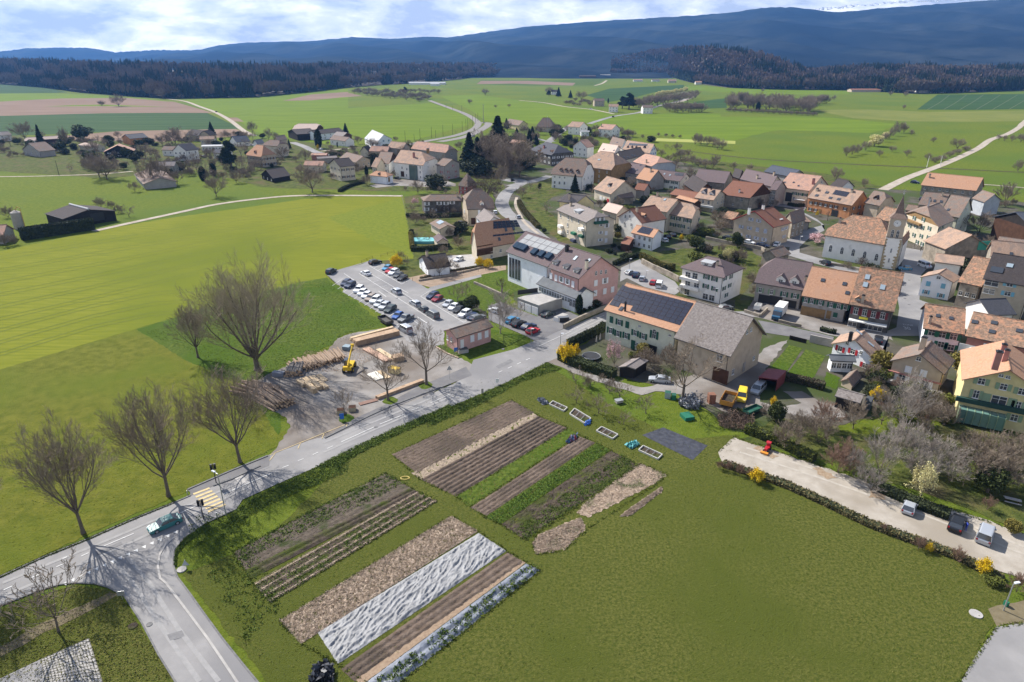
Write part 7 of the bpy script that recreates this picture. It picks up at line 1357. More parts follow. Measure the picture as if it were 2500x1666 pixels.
wallline('slatted_fence','pale roofed slatted fence between the two lawns and the street','fence','p',[(915,1270),(1240,1340)],2.,.3,WL['grey'])
wallline('garden_fence','dark board fence along the street above the first lawn','fence','p',[(628,1230),(870,1290)],1.1,.15,WL['dwood'])
hedge('t',[(1570,270),(1640,400),(1760,540),(1850,640)],1.8,1.6,M('brown_olive_hedge',(.075,.065,.02),(.12,.10,.03),sc=1,rough=.9),'brown-green hedge along the bend of the centre road')
plant('fruit','t',1960,420,6,'bare fruit tree on the lawn by the centre road',top=230,wide=1.1); plant('round','t',1620,190,6,'bare tree at the mouth of the centre road',wide=1.2); plants('fruit','t',[(1850,120,4),(1730,80,4)],'small bare tree in the garden above the centre road','garden trees above the centre road')
plant('evergreen','t',1870,90,4,'slim dark evergreen in the garden above the centre road',wide=.5); plant('evergreen','t',1930,700,2.2,'dark clipped bush by the retaining wall of the centre road'); 
# park with tall conifers, centre
for i,(k,x,y,tp,wd) in enumerate([('conifer',1095,1100,790,1.5),('conifer',905,1150,900,1.3),('conifer',960,1160,930,1.3),('round',1050,1150,880,1.3),('round',1240,1200,930,1.3),('round',1160,1130,900,1.2),('round',1130,1190,980,1.3),('conifer',1010,1120,950,1.2)]):
    plant(k,'A1',x,y,20,['tallest dark conifer in the park of the centre','left dark conifer of the centre park','conifer beside the left one in the centre park','bare park tree between the conifers','large bare tree at the right edge of the centre park','bare tree behind the tallest conifer','bare tree in front of the tallest conifer','shorter conifer in the middle of the centre park'][i],top=tp,wide=wd)
plant('weeping','A1',1010,1370,13,'dark weeping tree beside the tower villa',top=1185,wide=1.25); plant('round','A1',1115,1280,12,'slender rust-brown tree next to the centre road',top=1100,wide=.7)
plants('dense','A1',[(700,1060,7),(760,1050,7),(640,1040,6),(1200,1010,6),(1290,960,5),(1360,940,5),(1500,900,6),(1560,890,6),(1720,980,7),(1760,1000,6),(1680,960,6),(1520,960,6)],'bare tree among the upper village houses','bare trees among the upper village houses',wide=1.1)
plant('round','A1',555,1310,9,'bare tree on the bank below the manor',top=1215,wide=1.2); plants('dense','A1',[(620,1300,3),(700,1300,3),(470,1290,2.5),(740,1310,2.5)],'low bare brush on the manor bank','brush on the manor bank'); 
plant('cherry','s',1250,1010,3.4,'weeping pale cherry beside the ivy-covered house'); plants('dense','s',[(1600,1130,4.5),(1500,1160,3.5),(1720,1130,4),(1820,1150,3.5)],'bare flowering bush in front of the ivy-covered house','bushes in front of the ivy-covered house')
hedge('s',[(1130,1180),(1400,1190),(1930,1170)],1.6,1.6,HDD,'dark hedge below the ivy-covered house'); hedge('t',[(20,960),(300,950),(560,900)],1.6,1.5,HDD,'dark hedge in front of the swimming pool'); hedge('t',[(15,740),(40,940)],1.4,1.7,OLV,'olive hedge left of the swimming pool')
hedge('t',[(450,650),(560,700),(700,740)],1.6,1.6,HDD,'round-clipped dark hedge beside the bungalow')
hedge('s',[(170,820),(330,740),(520,690)],1.8,1.4,HDD,'dark sloping hedge below the cream three-storey house'); plants('dense','s',[(60,640,4),(330,610,3),(420,560,4)],'dark bush around the cream three-storey house','bushes around the cream three-storey house')
hedge('y',[(1100,420),(1500,320),(2000,240)],.8,.5,M('vine_leaf',(.12,.09,.05),(.16,.12,.07),sc=1,rough=.95),'low dry hedge along the vine plot')
# left meadow and hamlet
for k,x,y,tp,wd,l in [('round',655,1080,815,1.2,'bare round tree with dark crown alone on the green slope'),('round',1855,1025,670,1.4,'great bare tree above the field path'),('round',905,905,720,1.1,'small bare tree right of the twin dark conifers'),('round',170,925,750,1.1,'bare tree left of the twin dark conifers'),
   ('cedar',850,735,380,1.0,'huge dark cedar in the left hamlet'),('cypress',492,875,700,1.9,'left dark conifer of the pair on the slope'),('cypress',625,820,660,2.,'right dark conifer of the pair on the slope'),('cypress',1935,470,235,1.6,'dark cypress column beside the farm barns'),
   ('conifer',600,300,145,1.3,'dark conifer behind the cross-gabled house'),('conifer',2275,310,160,1.2,'dark conifer at the right end of the farm barns'),('round',1110,300,130,.9,'bare tree by the dusty field road'),('round',1310,370,215,1.,'second bare tree by the field road'),('round',150,420,205,1.3,'broad bare tree left of the black-roofed house'),
   ('round',1770,640,480,1.2,'bare tree behind the great bare tree'),('evergreen',1230,350,280,1.2,'dark round shrub by the field road'),('round',765,370,240,1.3,'rust bare tree left of the white blue-roofed house'),('conifer',1570,480,360,.9,'small dark conifer by the farm lane')]:
    plant(k,'v',x,y,10,l,top=tp,wide=wd)
for k,x,y,tp,wd,l in [('conifer',610,560,210,.8,'dark blue-green spruce between pale roofs'),('evergreen',1190,420,195,1.5,'great round evergreen at the field edge'),('round',370,430,165,1.4,'broad bare tree at the left end of the hamlet'),('round',955,540,230,.5,'thin leafless larch beside the round evergreen'),
   ('round',1310,850,600,1.2,'bare tree in the meadow above the cottage'),('round',1540,990,640,1.5,'group-like wide bare tree above the green slope'),('round',1430,960,640,1.2,'bare tree left of the wide one'),('fruit',1010,880,760,1.3,'small budding tree on the slope'),('fruit',1855,1530,1340,1.3,'bare tree at the right end of the field barn'),('round',2160,1080,650,.8,'bare brown larch over the hidden cottage'),('round',2300,1080,660,.8,'second brown larch over the hidden cottage'),('round',1940,1170,1020,1.2,'little bare tree on the green slope'),
   ('round',1700,400,290,1.3,'bare tree left of the salmon house'),('round',2090,680,480,1.5,'grey bare tree behind the chalet'),('evergreen',1780,850,740,1.,'dark evergreen near the wide bare tree')]:
    plant(k,'u',x,y,10,l,top=tp,wide=wd)
plants('dense','u',[(130,680,3),(250,660,3),(60,600,3),(30,560,5),(700,560,5),(760,530,4),(850,500,4),(1000,490,4),(1050,440,4),(1500,450,4),(1600,430,4),(2200,480,4),(2300,450,4),(2150,620,4),(1450,1400,5),(1600,1420,4),(1700,1480,4),(120,1540,5)],'bare garden shrub in the left hamlet','garden shrubs of the left hamlet',wide=1.2)
plants('dense','v',[(60,380,5),(250,640,5),(180,650,4),(320,820,5),(30,900,5),(1000,830,4),(1060,860,4),(1440,700,3),(1700,780,5),(1650,640,4),(2050,430,3),(2250,430,5),(1400,330,4),(1950,700,5),(2010,730,5),(430,660,3),(60,660,4)],'bare bush between the hamlet gardens','bushes between the hamlet gardens',wide=1.2)
plant('forsythia','v',1925,480,3,'yellow forsythia under the dark cypress column')
hedge('B0',[(150,130),(400,90),(640,55)],3.4,4.4,HDD,'tall black-green hedge in front of the field barn',size=.3,dens=14); plants('dense','B0',[(40,170,5),(100,160,4)],'brown shrub left of the tall black-green hedge','shrubs left of the tall hedge')
# upper village orchard and meadows
for q in [(2230,1010,4),(2270,1015,4)]: plant('fruit','A1',q[0],q[1],q[2],'dark gnarled fruit tree in the upper orchard','gnarled trees of the upper orchard',wide=1.2)
pts=[(2290,1080),(2330,1060),(2250,1100),(2200,1060),(2160,1040),(2300,1120)]
for x,y in pts: plant('far','A1',x,y,5,'grey bare tree of the orchard behind the upper village','orchard behind the upper village',wide=1.2)
pts=[(30,1080),(80,1070),(150,1130),(200,1140),(60,1120),(110,1110),(10,1020),(250,1140),(270,1110)]
for x,y in pts: plant('far','A2',x,y,6,'grey bare tree of the orchard behind the upper village','orchard behind the upper village',wide=1.3)
for x,y,h in [(390,1150,5),(500,1155,4.5),(1080,1230,8),(1270,1270,5)]: plant('far','A2',x,y,h,'bare tree at the meadow edge behind the roofs','bare trees at the meadow edge behind the roofs')
for x,y in [(2180,920),(2230,925),(2275,930),(2325,935)]: plant('fars','A1',x,y,3,'small dark bush in the row beside the yellow field margin','bushes beside the yellow field margin')
for x,y in [(130,980),(170,985),(210,990),(250,995),(280,1010),(310,1015),(150,970)]: plant('far','A2',x,y,8,'bare tree of the small copse on the green slope','small copse on the green slope')
for x,y,h in [(1150,1060,7),(1190,1050,7),(1230,1040,7),(1280,1020,7),(1400,960,7),(1440,940,7),(1470,920,9),(1510,900,10),(1540,900,8),(1590,915,5)]: plant('far','A2',x,y,h,'brown bare tree of the hedgerow running into the meadow','hedgerow running into the meadow',wide=1.1)
plant('willow','A2',1340,990,9,'yellow-green willow in the meadow hedgerow',wide=1.2); plant('willow','A2',1420,940,6,'smaller yellow-green willow behind the first')
for x,y,h in [(1375,1060,5),(1460,1030,4.5),(1560,1060,5),(1740,965,4.5),(1700,1085,5)]: plant('far','A2',x,y,h,'small fruit tree in the fenced meadow','fruit trees in the fenced meadow',wide=1.2)
plant('far','A2',1900,1010,8,'round bare tree left of the upper field road',wide=1.3)
for x,y,h in [(1750,1100,4),(1800,1085,4),(1850,1060,4),(1900,1045,4),(1960,1020,4)]: plant('fars','A2',x,y,h,'brown bush along the upper field road','bushes along the upper field road',wide=1.5)
for x,y,h in [(2180,950,5),(2220,955,5),(2270,960,6),(2330,965,7),(2350,960,7)]: plant('far','A2',x,y,h,'bare tree beyond the upper field road','trees beyond the upper field road')
plant('far','A2',2310,1160,7,'bare tree at the right edge above the orange farm roof')
# copses far right
rr_=random.Random(3)
for i in range(46):
    u=rr_.random(); x=350+u*560+rr_.uniform(-20,20); y=745+u*25-rr_.random()*60*(1-abs(u-.4)); plant('far' if rr_.random()<.7 else 'round','A2',x,y,rr_.uniform(13,19),'bare tree of the big oval copse on the far meadow','oval copse on the far meadow',wide=1.15)
for i in range(14): x=860+i*12; plant('far','A2',x,715-i*1.+rr_.uniform(-6,6),rr_.uniform(10,15),'bare tree at the right tail of the oval copse','right tail of the oval copse',wide=1.1)
for i in range(16): plant('fars','A2',360+i*38,755+i*2,5,'low shrub along the foot of the oval copse','shrubs at the foot of the oval copse',wide=1.6)
plant('cypress','A2',552,752,11,'dark conifer inside the oval copse',wide=2)
plant('conifer','A2',100,365+120,1,'x') if 0 else None
for x,y,h in [(1450,650,9),(1550,655,9),(1540,740,6),(1068,680,8),(585,625,8)]: plant('far','A2',x,y,h,'solitary tree on the far right meadow','solitary trees on the far right meadow')
for x,y,h in [(1010,645,11),(905,705,7),(1460,490,14),(1080,730,4),(1170,725,4)]: plant('far','A1',x,y,h,'solitary tree on the far middle meadow','solitary trees on the far middle meadow',wide=1.4)
for i in range(26):
    u=i/25; plant('fars' if i%3 else 'far','A1',130+u*490+rr_.uniform(-8,8),640+u*50+rr_.uniform(-12,6)-(20 if i%2 else 0),rr_.uniform(7,11),'brown bush of the railway cutting thicket','railway cutting thicket',wide=1.6)
for i in range(9): plant('far','A1',440+i*32,630+rr_.uniform(-5,8),8,'brown bush of the second thicket near the far hall','second thicket near the far hall',wide=1.6)
plant('cedar','A1',470,635,12,'dark evergreen clump in the railway thicket',wide=1.3)
for x,y,h,k in [(1505,655,15,'conifer'),(1585,665,12,'conifer'),(1440,640,14,'far'),(1440,650,9,'cedar'),(1660,680,14,'far'),(1980,740,20,'cedar'),(1935,735,15,'cedar'),(1840,700,7,'cypress')]: plant(k,'A1',x,y,h,'tree of the tree nursery hamlet on the far slope','trees of the far nursery hamlet',wide=1.3)
for i in range(16): plant('fars','A1',1560+i*16+rr_.uniform(-6,6),700+rr_.uniform(-25,15)+i,5,'shrub of the far nursery hamlet','shrubs of the far nursery hamlet',wide=1.5)
for i in range(24):
    u=i/23; plant('far','A1',2010+u*420,730-u*60+rr_.uniform(-15,15),rr_.uniform(11,16),'bare tree in the belt right of the far hamlet','belt right of the far hamlet',wide=1.3)
for i in range(7): plant('willow','A1',2180+i*30,655-i*5+rr_.uniform(-6,6),9,'yellow-green willow in the far belt','willows in the far belt',wide=1.2)
for i in range(14): plant('far','A2',-60+i*18,755+rr_.uniform(-10,10),11,'bare tree of the clump beside the far road','clump beside the far road',wide=1.3)
for x,y,h,k,l in [(803,720,17,'far','lone bare tree on the ploughed field'),(688,715,7,'fars','dark bush left of the lone field tree'),(1100,668,17,'far','pinkish bare tree in front of the forest'),(1225,668,8,'fars','small bush in front of the forest')]: plant(k,'A0',x,y,h,l,wide=1.4)
# ================================================================ VEHICLES
G='cars in the left rows of the car park'
L=[('hatch','dgrey',(762-0,0))]
for i,(ty,c,a,b,l) in enumerate([('suv','dgreen',(-182,335),(-120,300),'dark car alone at the far left corner of the car park'),('estate','dblue',(28,500),(-60,560),'dark blue-grey estate, upper of the first pair in the left row'),('suv','dblue',(90,535),(0,585),'dark blue-grey estate, lower of the first pair in the left row'),
 ('suv','white',(215,600),(130,660),'white car starting the long left row'),('hatch','white',(265,640),(180,700),'second white car in the long left row'),('hatch','white',(325,680),(240,735),'third white car in the long left row'),('estate','beige',(385,715),(300,770),'brownish-grey estate in the long left row'),('suv','white',(455,750),(370,805),'white car right of the brownish estate'),
 ('hatch','silver',(510,805),(430,850),'silver-grey car in the lower left row'),('suv','silver',(585,840),(500,895),'large silver car in the lower left row'),('estate','dgreen',(665,880),(570,940),'dark car at the end of the long left row'),('hatch','blue',(770,975),(680,1035),'bright blue car beside the dark trailer'),('pick','grey',(890,1015),(760,1080),'grey pickup with open bed and light bar'),('van','silver',(880,1175),(780,1120),'small silver van left of the big street tree')]):
    car(ty,c,'y',a,b,l,G)
for ty,c,a,b,l in [('sedan','white',(315,360),(235,320),'white car driving between the rows at the top of the car park'),('suv','silver',(750,625),(660,570),'silver car parked alone in the middle row'),('estate','silver',(1020,795),(920,735),'silver estate, first of three in the middle row'),('hatch','dgrey',(1140,880),(1040,820),'dark car, second of three in the middle row'),('van','grey',(1275,965),(1170,905),'grey car with white roof, last of three in the middle row')]: car(ty,c,'y',a,b,l,'cars in the middle row of the car park')
for ty,c,a,b,l in [('suv','black',(450,205),(600,170),'black car at the top of the right row'),('hatch','lblue',(620,285),(520,330),'light blue car in the right row'),('hatch','red',(665,325),(560,370),'red car in the upper right row'),('suv','white',(715,350),(620,400),'white car in the upper right row'),('hatch','dgrey',(780,390),(680,440),'dark grey car in the upper right row'),('hatch','black',(840,430),(740,480),'black car ending the upper right row'),
 ('suv','dblue',(1275,690),(1170,740),'dark blue car starting the lower right row'),('hatch','wine',(1340,730),(1240,780),'red car in the lower right row'),('hatch','silver',(1495,805),(1400,860),'silver car in the lower right row'),('hatch','white',(1575,850),(1480,905),'white car in the lower right row'),('hatch','black',(1650,890),(1550,940),'black car beside the round evergreen'),('suv','white',(1735,950),(1620,1010),'white estate near the pink hut'),('hatch','dblue',(1845,990),(1740,1050),'dark blue car near the pink hut'),('estate','grey',(1925,1000),(2050,960),'grey car half hidden by the pink hut')]: car(ty,c,'y',a,b,l,'cars in the right rows of the car park')
for ty,c,t,a,b,l in [('suv','lblue','k',(335,1165),(460,1110),'light blue car on the forecourt'),('suv','black','k',(410,1205),(540,1150),'black car on the forecourt between blue cars'),('sedan','dblue','k',(520,1235),(640,1190),'dark blue saloon on the forecourt'),('hatch','red','k',(570,1285),(680,1240),'red car at the front of the forecourt'),('sedan','dgreen','k',(740,1090),(840,1050),'dark green saloon in front of the concrete garage wall'),('hatch','white','k',(130,1050),(20,1010),'white car behind the pale birch'),('hatch','white','t',(705,1100),(600,1140),'white car on the gravel beside the outhouse'),
 ('suv','black','t',(755,590),(860,620),'black off-roader beside the beige villa'),('hatch','white','t',(1225,420),(1180,380),'white car in the bend behind the villa'),('hatch','silver','t',(1560,490),(1500,430),'silver car on the centre road'),
 ('hatch','silver','k',(1690,610),(1760,590),'silver car, left of the street parking row'),('suv','dblue','k',(1755,640),(1790,600),'dark blue car in the street parking row'),('hatch','silver','k',(1825,680),(1850,630),'pale silver car in the street parking row'),('hatch','red','k',(1955,725),(1990,690),'red car beside the white van on the street'),('van','white','k',(2020,755),(2040,710),'white van with blue cover on the street'),
 ('sedan','black','m',(1750,1480),(1650,1430),'black car left of its twin at the beige farmhouse'),('sedan','black','m',(1830,1450),(1740,1400),'black car right of its twin at the beige farmhouse'),('hatch','white','m',(1715,1530),(1640,1490),'white car behind the white cottage'),('hatch','white','n',(880,1150),(980,1170),'white hatchback below the chevron shutters'),('sedan','dblue','n',(1070,1190),(1170,1210),'dark blue car below the chevron shutters'),('suv','white','n',(1275,1180),(1340,1130),'white off-roader at the corner of the chevron house'),('sedan','black','n',(580,1085),(680,1100),'black car behind the garden wall'),
 ('suv','black','p',(1140,155),(1060,115),'black car with roof load below the church'),('suv','black','p',(1905,1265),(1915,1180),'black car stopped in front of the shop'),('hatch','grey','l',(1560,450),(1640,440),'silver-grey car parked behind the barn roof'),
 ('van','yellow','g',(1240,430),(1220,520),'bright yellow van in the farmyard'),('van','silver','g',(1470,330),(1400,400),'pale grey van at the open metal garage'),('sedan','silver','g',(60,190),(-40,180),'pale old car under the bare lime tree'),
 ('hatch','silver','C2',(1575,400),(1600,340),'silver hatchback alone on the gravel lot'),('suv','black','C2',(1895,515),(1925,450),'black car with open door on the gravel lot'),('van','silver','C2',(2085,590),(2110,520),'beige-silver van with striped roof on the gravel lot'),
 ('hatch','white','v',(1965,495),(2030,480),'white car on the hamlet lane'),('hatch','white','v',(1100,440),(1180,440),'white car by the blue door house'),('hatch','dblue','v',(500,590),(560,600),'dark car beside the white grey-roofed house'),('hatch','black','v',(655,22),(620,10),'dark car on the dusty field road'),('sedan','black','s',(1000,635),(1100,650),'dark car in front of the manor arch'),('hatch','white','s',(1560,725),(1560,640),'white car in the manor court'),
 ('suv','black','x',(1303,125),(1350,110),'dark car on the far asphalt lane'),('sedan','silver','x',(1050,35),(1100,40),'silver car parked at the far hamlet'),('van','white','x',(1100,325),(1040,325),'white van between the twin houses'),('suv','dblue','o',(860,270),(960,280),'dark car behind the church spire'),('suv','dblue','o',(950,500),(980,460),'dark blue car between the brown roofs'),
 ('van','white','q',(920,310),(1000,340),'white-and-green market van on the church square'),('hatch','lblue','q',(640,350),(560,345),'pale blue car beside the beige box trailer'),('hatch','silver','A1',(930,925),(1000,900),'silver car by the railway'),('hatch','white','A1',(905,930),(870,940),'white car by the railway')]: car(ty,c,t,a,b,l,sc=1.)
c_=car('sedan','teal','C0',(1120,515),(900,610),'teal saloon driving towards the junction',name='moving_car')
def door():
    m=MB(); m.box(0,1.0,-.03,.03,.3,1.1); 
def truck():
    a,b=P('p',(500,880)),P('p',(410,985)); rz=math.atan2((b-a).y,(b-a).x); o=empty('box_truck',(a+b)/2+(a-b)*.25,rz); tag(o,'box truck with white body and dark blue cab on the forecourt','truck'); m=MB(); m.box(-3.6,2.0,-1.15,1.15,.9,3.4); m.build('cargo_box',FRM,o)
    m=MB(); m.box(2.1,2.9,-1.05,1.05,.6,2.5); m.poly([(2.9,-1.05,.6),(4.1,-1.,.6),(4.1,-1.,1.3),(3.5,-1.02,1.5),(2.9,-1.05,2.5)]); m.poly([(2.9,1.05,.6),(2.9,1.05,2.5),(3.5,1.02,1.5),(4.1,1.,1.3),(4.1,1.,.6)]); m.poly([(4.1,-1.,.6),(4.1,1.,.6),(4.1,1.,1.3),(4.1,-1.,1.3)]); m.poly([(4.1,-1.,1.3),(4.1,1.,1.3),(3.5,1.02,1.5),(3.5,-1.02,1.5)]); m.build('cab',paint('dblue') if 0 else M('truck_blue',(.03,.09,.16),rough=.35),o); m=MB(); m.poly([(3.5,-1.02,1.5),(3.5,1.02,1.5),(2.9,1.0,2.5),(2.9,-1.0,2.5)]); m.build('windscreen',GLS,o)
    w_=MB(); w_.tube((0,-.15,0),(0,.15,0),.42,.42,14,0,True); me=w_.me('wheel',RBR)
    for x in(-2.4,3.1):
        for y in(-.95,.95): link('wheel',me,o,(x,y,.42))
truck()
def tipper():
    a=P('g',(1040,520)); b=P('g',(1090,430)); rz=math.atan2((b-a).y,(b-a).x); o=empty('tipping_trailer',a,rz); tag(o,'orange tipping trailer with open rusty bed in the farmyard','trailer'); m=MB(); hl=2.3;hw=1.2; m.box(-hl,hl,-hw,hw,.9,1.0)
    for q in((-hl,hl,-hw-.06,-hw),(-hl,hl,hw,hw+.06),(-hl-.06,-hl,-hw,hw),(hl,hl+.06,-hw,hw)): m.box(*q,.9,1.9)
    m.build('bed',M('trailer_orange',(.55,.25,.03),(.42,.19,.04),sc=2,rough=.7),o); m=MB(); m.box(-hl+.02,hl-.02,-hw+.02,hw-.02,1.02,1.25); m.build('load',SOD,o); w_=MB(); w_.tube((0,-.18,0),(0,.18,0),.45,.45,14,0,True); me=w_.me('wheel',RBR)
    for x in(-.8,.8):
        for y in(-.9,.9): link('wheel',me,o,(x,y,.45))
    m=MB(); m.tube((hl,0,.7),(hl+1.2,0,.5),.06,.06,6); m.build('drawbar',DKM,o)
tipper()
def trailer(label,t,a,b,c,L_,W_,h,z=.6,name='trailer'):
    A,B=P(t,a),P(t,b); o=empty(name,A,math.atan2((B-A).y,(B-A).x)); tag(o,label,'trailer'); m=MB(); m.box(-L_/2,L_/2,-W_/2,W_/2,z,z+.08)
    for q in((-L_/2,L_/2,-W_/2-.04,-W_/2),(-L_/2,L_/2,W_/2,W_/2+.04),(-L_/2-.04,-L_/2,-W_/2,W_/2),(L_/2,L_/2+.04,-W_/2,W_/2)): m.box(*q,z,z+h)
    m.build('bed',c,o); w_=MB(); w_.tube((0,-.12,0),(0,.12,0),.35,.35,12,0,True); me=w_.me('wheel',RBR)
    for y in(-W_/2+.1,W_/2-.1): link('wheel',me,o,(-.3,y,.35)); link('wheel',me,o,(.5,y,.35))
    m=MB(); m.tube((L_/2,0,z),(L_/2+1.1,0,.4),.05,.05,6); m.build('drawbar',DKM,o)
trailer('dark open flatbed trailer at the lower end of the car park','y',(600,1050),(500,980),M('dark_trailer',(.06,.055,.05),rough=.7),5.2,2.1,.7)
trailer('long dark green farm trailer beside the farmyard hedge','g',(1390,640),(1460,610),SHC['dgreen'],4,1.6,.5)
trailer('white box trailer by the terrace forecourt','p',(170,815),(200,780),FRM,2.6,1.5,1.2)
def telehandler():
    a,b=P('w',(1275,545)),P('w',(1330,430)); d=(b-a); o=empty('telehandler',a,math.atan2(d.y,d.x)); tag(o,'yellow telehandler with raised boom beside the log pile','crane vehicle'); YM=plain('machine_yellow',(.55,.36,.03),.7,spec=.1); m=MB(); m.box(-1.6,2.6,-.9,.9,.7,1.3); m.box(-1.9,-1.2,-.9,.9,.9,1.7); m.build('chassis',YM,o)
    m=MB(); m.box(-.3,1.3,.25,.95,1.3,2.6); m.build('cab',GLS,o); m=MB(); m.tube((-1.6,-.2,1.9),(2.4,-.2,3.6),.24,.2,6,0,True); m.tube((2.3,-.2,3.55),(4.2,-.2,4.3),.16,.14,6,0,True); m.build('boom',YM,o); m=MB(); m.box(4.1,4.6,-.5,.2,3.9,4.5); m.tube((4.4,-.2,3.9),(4.4,-.2,2.8),.05,.05,5); m.build('fork_carriage',YM,o)
    w_=MB(); w_.tube((0,-.22,0),(0,.22,0),.6,.6,14,0,True); w_.tube((0,-.23,0),(0,.23,0),.3,.3,10,1,True); me=w_.me('wheel',[RBR,YM])
    for x in(-1.1,1.9):
        for y in(-.95,.95): link('wheel',me,o,(x,y,.6))
telehandler()
def tractor():
    a,b=P('g',(1600,1180)),P('g',(1545,1250)); d=b-a; o=empty('small_tractor',a,math.atan2(d.y,d.x)); o.scale=(.72,)*3; tag(o,'red compact tractor with orange mower deck on the gravel lot','tractor'); RD=paint('red'); m=MB(); m.box(-1.2,.4,-.5,.5,.6,1.0); m.box(.3,1.4,-.35,.35,.6,1.15); m.box(-1.3,-.6,-.45,.45,1.,1.6); m.build('body',RD,o); m=MB(); m.tube((-1.1,-.4,1.),(-1.1,-.4,2.),.05,.05,5); m.tube((-1.1,.4,1.),(-1.1,.4,2.),.05,.05,5); m.box(-1.3,-.2,-.55,.55,2.,2.1); m.build('canopy',RD,o); m=MB(); m.box(1.6,2.4,-.9,.9,.25,.55); m.build('mower_deck',paint('orange'),o)
    for x,y,r in((-.8,-.6,.5),(-.8,.6,.5),(1.,-.5,.33),(1.,.5,.33)): w_=MB(); w_.tube((0,-.12,0),(0,.12,0),r,r,14,0,True); w_.build('wheel',RBR,o,(x,y,r))
tractor()
# ================================================================ TIMBER YARD
LOGM=M('log_bark',(.24,.17,.12),(.40,.30,.22),sc=1.5,rough=.95); LGE=M('log_end',(.42,.29,.18),(.5,.36,.24),sc=3,rough=.9); TMB=M('sawn_timber',(.50,.37,.23),(.60,.46,.30),sc=1.2,rough=.85); TMO=M('weathered_boards',(.34,.23,.15),(.46,.33,.22),sc=1.2,rough=.9); GLG=M('grey_logs',(.14,.125,.115),(.22,.20,.185),sc=1.5,rough=.95)
lg=MB(); lg.tube((0,0,0),(1,0,0),1,1,8,0,False); 
n_=len(lg.v); lg.poly([lg.v[i] for i in range(7,-1,-1)],1); lg.poly([lg.v[8+i] for i in range(8)],1); LOGME=lg.me('log',[LOGM,LGE],False); LOGG=lg.me('log',[GLG,LGE],False)
def logs(t,a,b,L_,n,rows,me,label,group,rng,rad=(.14,.26),skew=0.,name='log'):
    A,B=P(t,a),P(t,b); d=(B-A).normalized(); nn_=Vector((-d.y,d.x,0)); W_=(B-A).length; r=random.Random(rng)
    for k in range(n):
        row=int(k*rows/n); f=((k*rows/n)-row); f=min(1,max(0,f*(1-.18*row/rows)+.09*row/rows)); ra=r.uniform(*rad); p=A+d*(W_*f)+nn_*r.uniform(-.5,.5); l=L_*r.uniform(.85,1.1); o=link(name,me,None,(p.x,p.y,ra+row*.42*rad[1]/.26*1.0)); dr=nn_+d*(skew+r.uniform(-.09,.09)); o.rotation_euler=(0,r.uniform(-.02,.02),math.atan2(dr.y,dr.x)); o.scale=(l,ra,ra); tag(o,label,'log',group)
logs('w',(700,590),(1280,420),5.5,66,3,LOGME,'brown log in the long pile behind the telehandler','logs of the long pile',5,skew=.1)
logs('w',(590,625),(790,600),5.,22,3,LOGG,'grey weathered log at the left end of the long pile','grey logs at the end of the pile',6,(.2,.3),skew=.15)
logs('w',(470,975),(720,900),9.,30,4,LOGME,'log in the pile nearest the meadow tree','logs of the left pile',7,(.16,.28),skew=-.15)
logs('w',(330,860),(560,740),8.,26,3,LOGME,'log in the half-shaded pile behind the left one','logs of the shaded pile',8,(.14,.26),skew=-.1)
def stack(label,t,a,b,W_,h,mat,nb=6,group=None,name='timber_stack',z=0.):
    A,B=P(t,a),P(t,b); d=B-A; L_=d.length; o=empty(name,(A+B)/2+Vector((0,0,z)),math.atan2(d.y,d.x)); tag(o,label,'timber stack',group); r=random.Random(int(a[0])); lay=max(1,int(h/.22))
    for j in range(lay):
        m=MB()
        for k in range(nb): y0=-W_/2+W_*k/nb; e=r.uniform(-.12,.12); m.box(-L_/2+e,L_/2+e,y0+.015,y0+W_/nb-.015,j*.22+.06,(j+1)*.22)
        m.build('board_layer',mat,o)
    m=MB()
    for x in(-.35,.35): m.box(x*L_-.06,x*L_+.06,-W_/2,W_/2,0,.06)
    m.build('bearer',TMO,o)
stack('light sawn timber stack, lowest of the pale group','w',(825,705),(915,790),1.05,1.1,TMB); stack('light sawn timber stack, left of the pale group','w',(735,660),(805,722),1.0,.7,TMB); stack('light sawn timber stack, centre right of the pale group','w',(895,690),(965,755),1.0,.9,TMB); stack('light sawn timber stack, right end of the pale group','w',(968,685),(1035,748),1.0,.7,TMB)
stack('thin sheet stack, second from the top of the pale group','w',(800,622),(862,678),1.2,.4,TMB); stack('thin sheet stack, third in the upper pale row','w',(872,608),(940,665),1.2,.4,TMB); stack('thin sheet stack, right end of the upper pale row','w',(945,594),(1025,658),1.1,.3,TMB)
stack('long thick beams stacked along the top of the yard','w',(1330,275),(1790,160),2.2,1.4,TMO,5); stack('long pale beams behind the thick beams','w',(1290,230),(1740,110),.9,.9,TMB,3)
stack('long single beam stack beside the street tree','w',(1570,850),(2060,665),1.0,.7,TMO,3); stack('pallet-like beam rack left of the street tree','w',(1380,910),(1570,860),1.2,.4,M('rust_brown_steel',(.22,.13,.10),rough=.8),3)
stack('reddish beam stack lying across the yard centre','w',(1450,320),(1690,455),1.8,.6,M('reddish_boards',(.36,.22,.16),(.5,.34,.25),sc=1,rough=.9),5); stack('pale boards beside the reddish beams','w',(1580,330),(1760,440),1.2,.5,TMB,4); stack('brown bundle at the right end of the reddish beams','w',(1740,440),(1850,420),2.2,1.3,TMO,6)
stack('white boards lying flat in the middle of the yard','w',(1510,575),(1610,640),2.4,.25,M('white_boards',(.6,.57,.5),rough=.8),4); stack('pale boards lying right of the white boards','w',(1590,555),(1690,630),1.2,.25,TMB,3)
cover('wood_litter','w',[(820,330),(1040,340),(1500,260),(1560,420),(1250,560),(900,560),(700,480)],5000,.13,TMO,None,z=.06,hz=.06,seed=51,asp=.3,flat=.8)
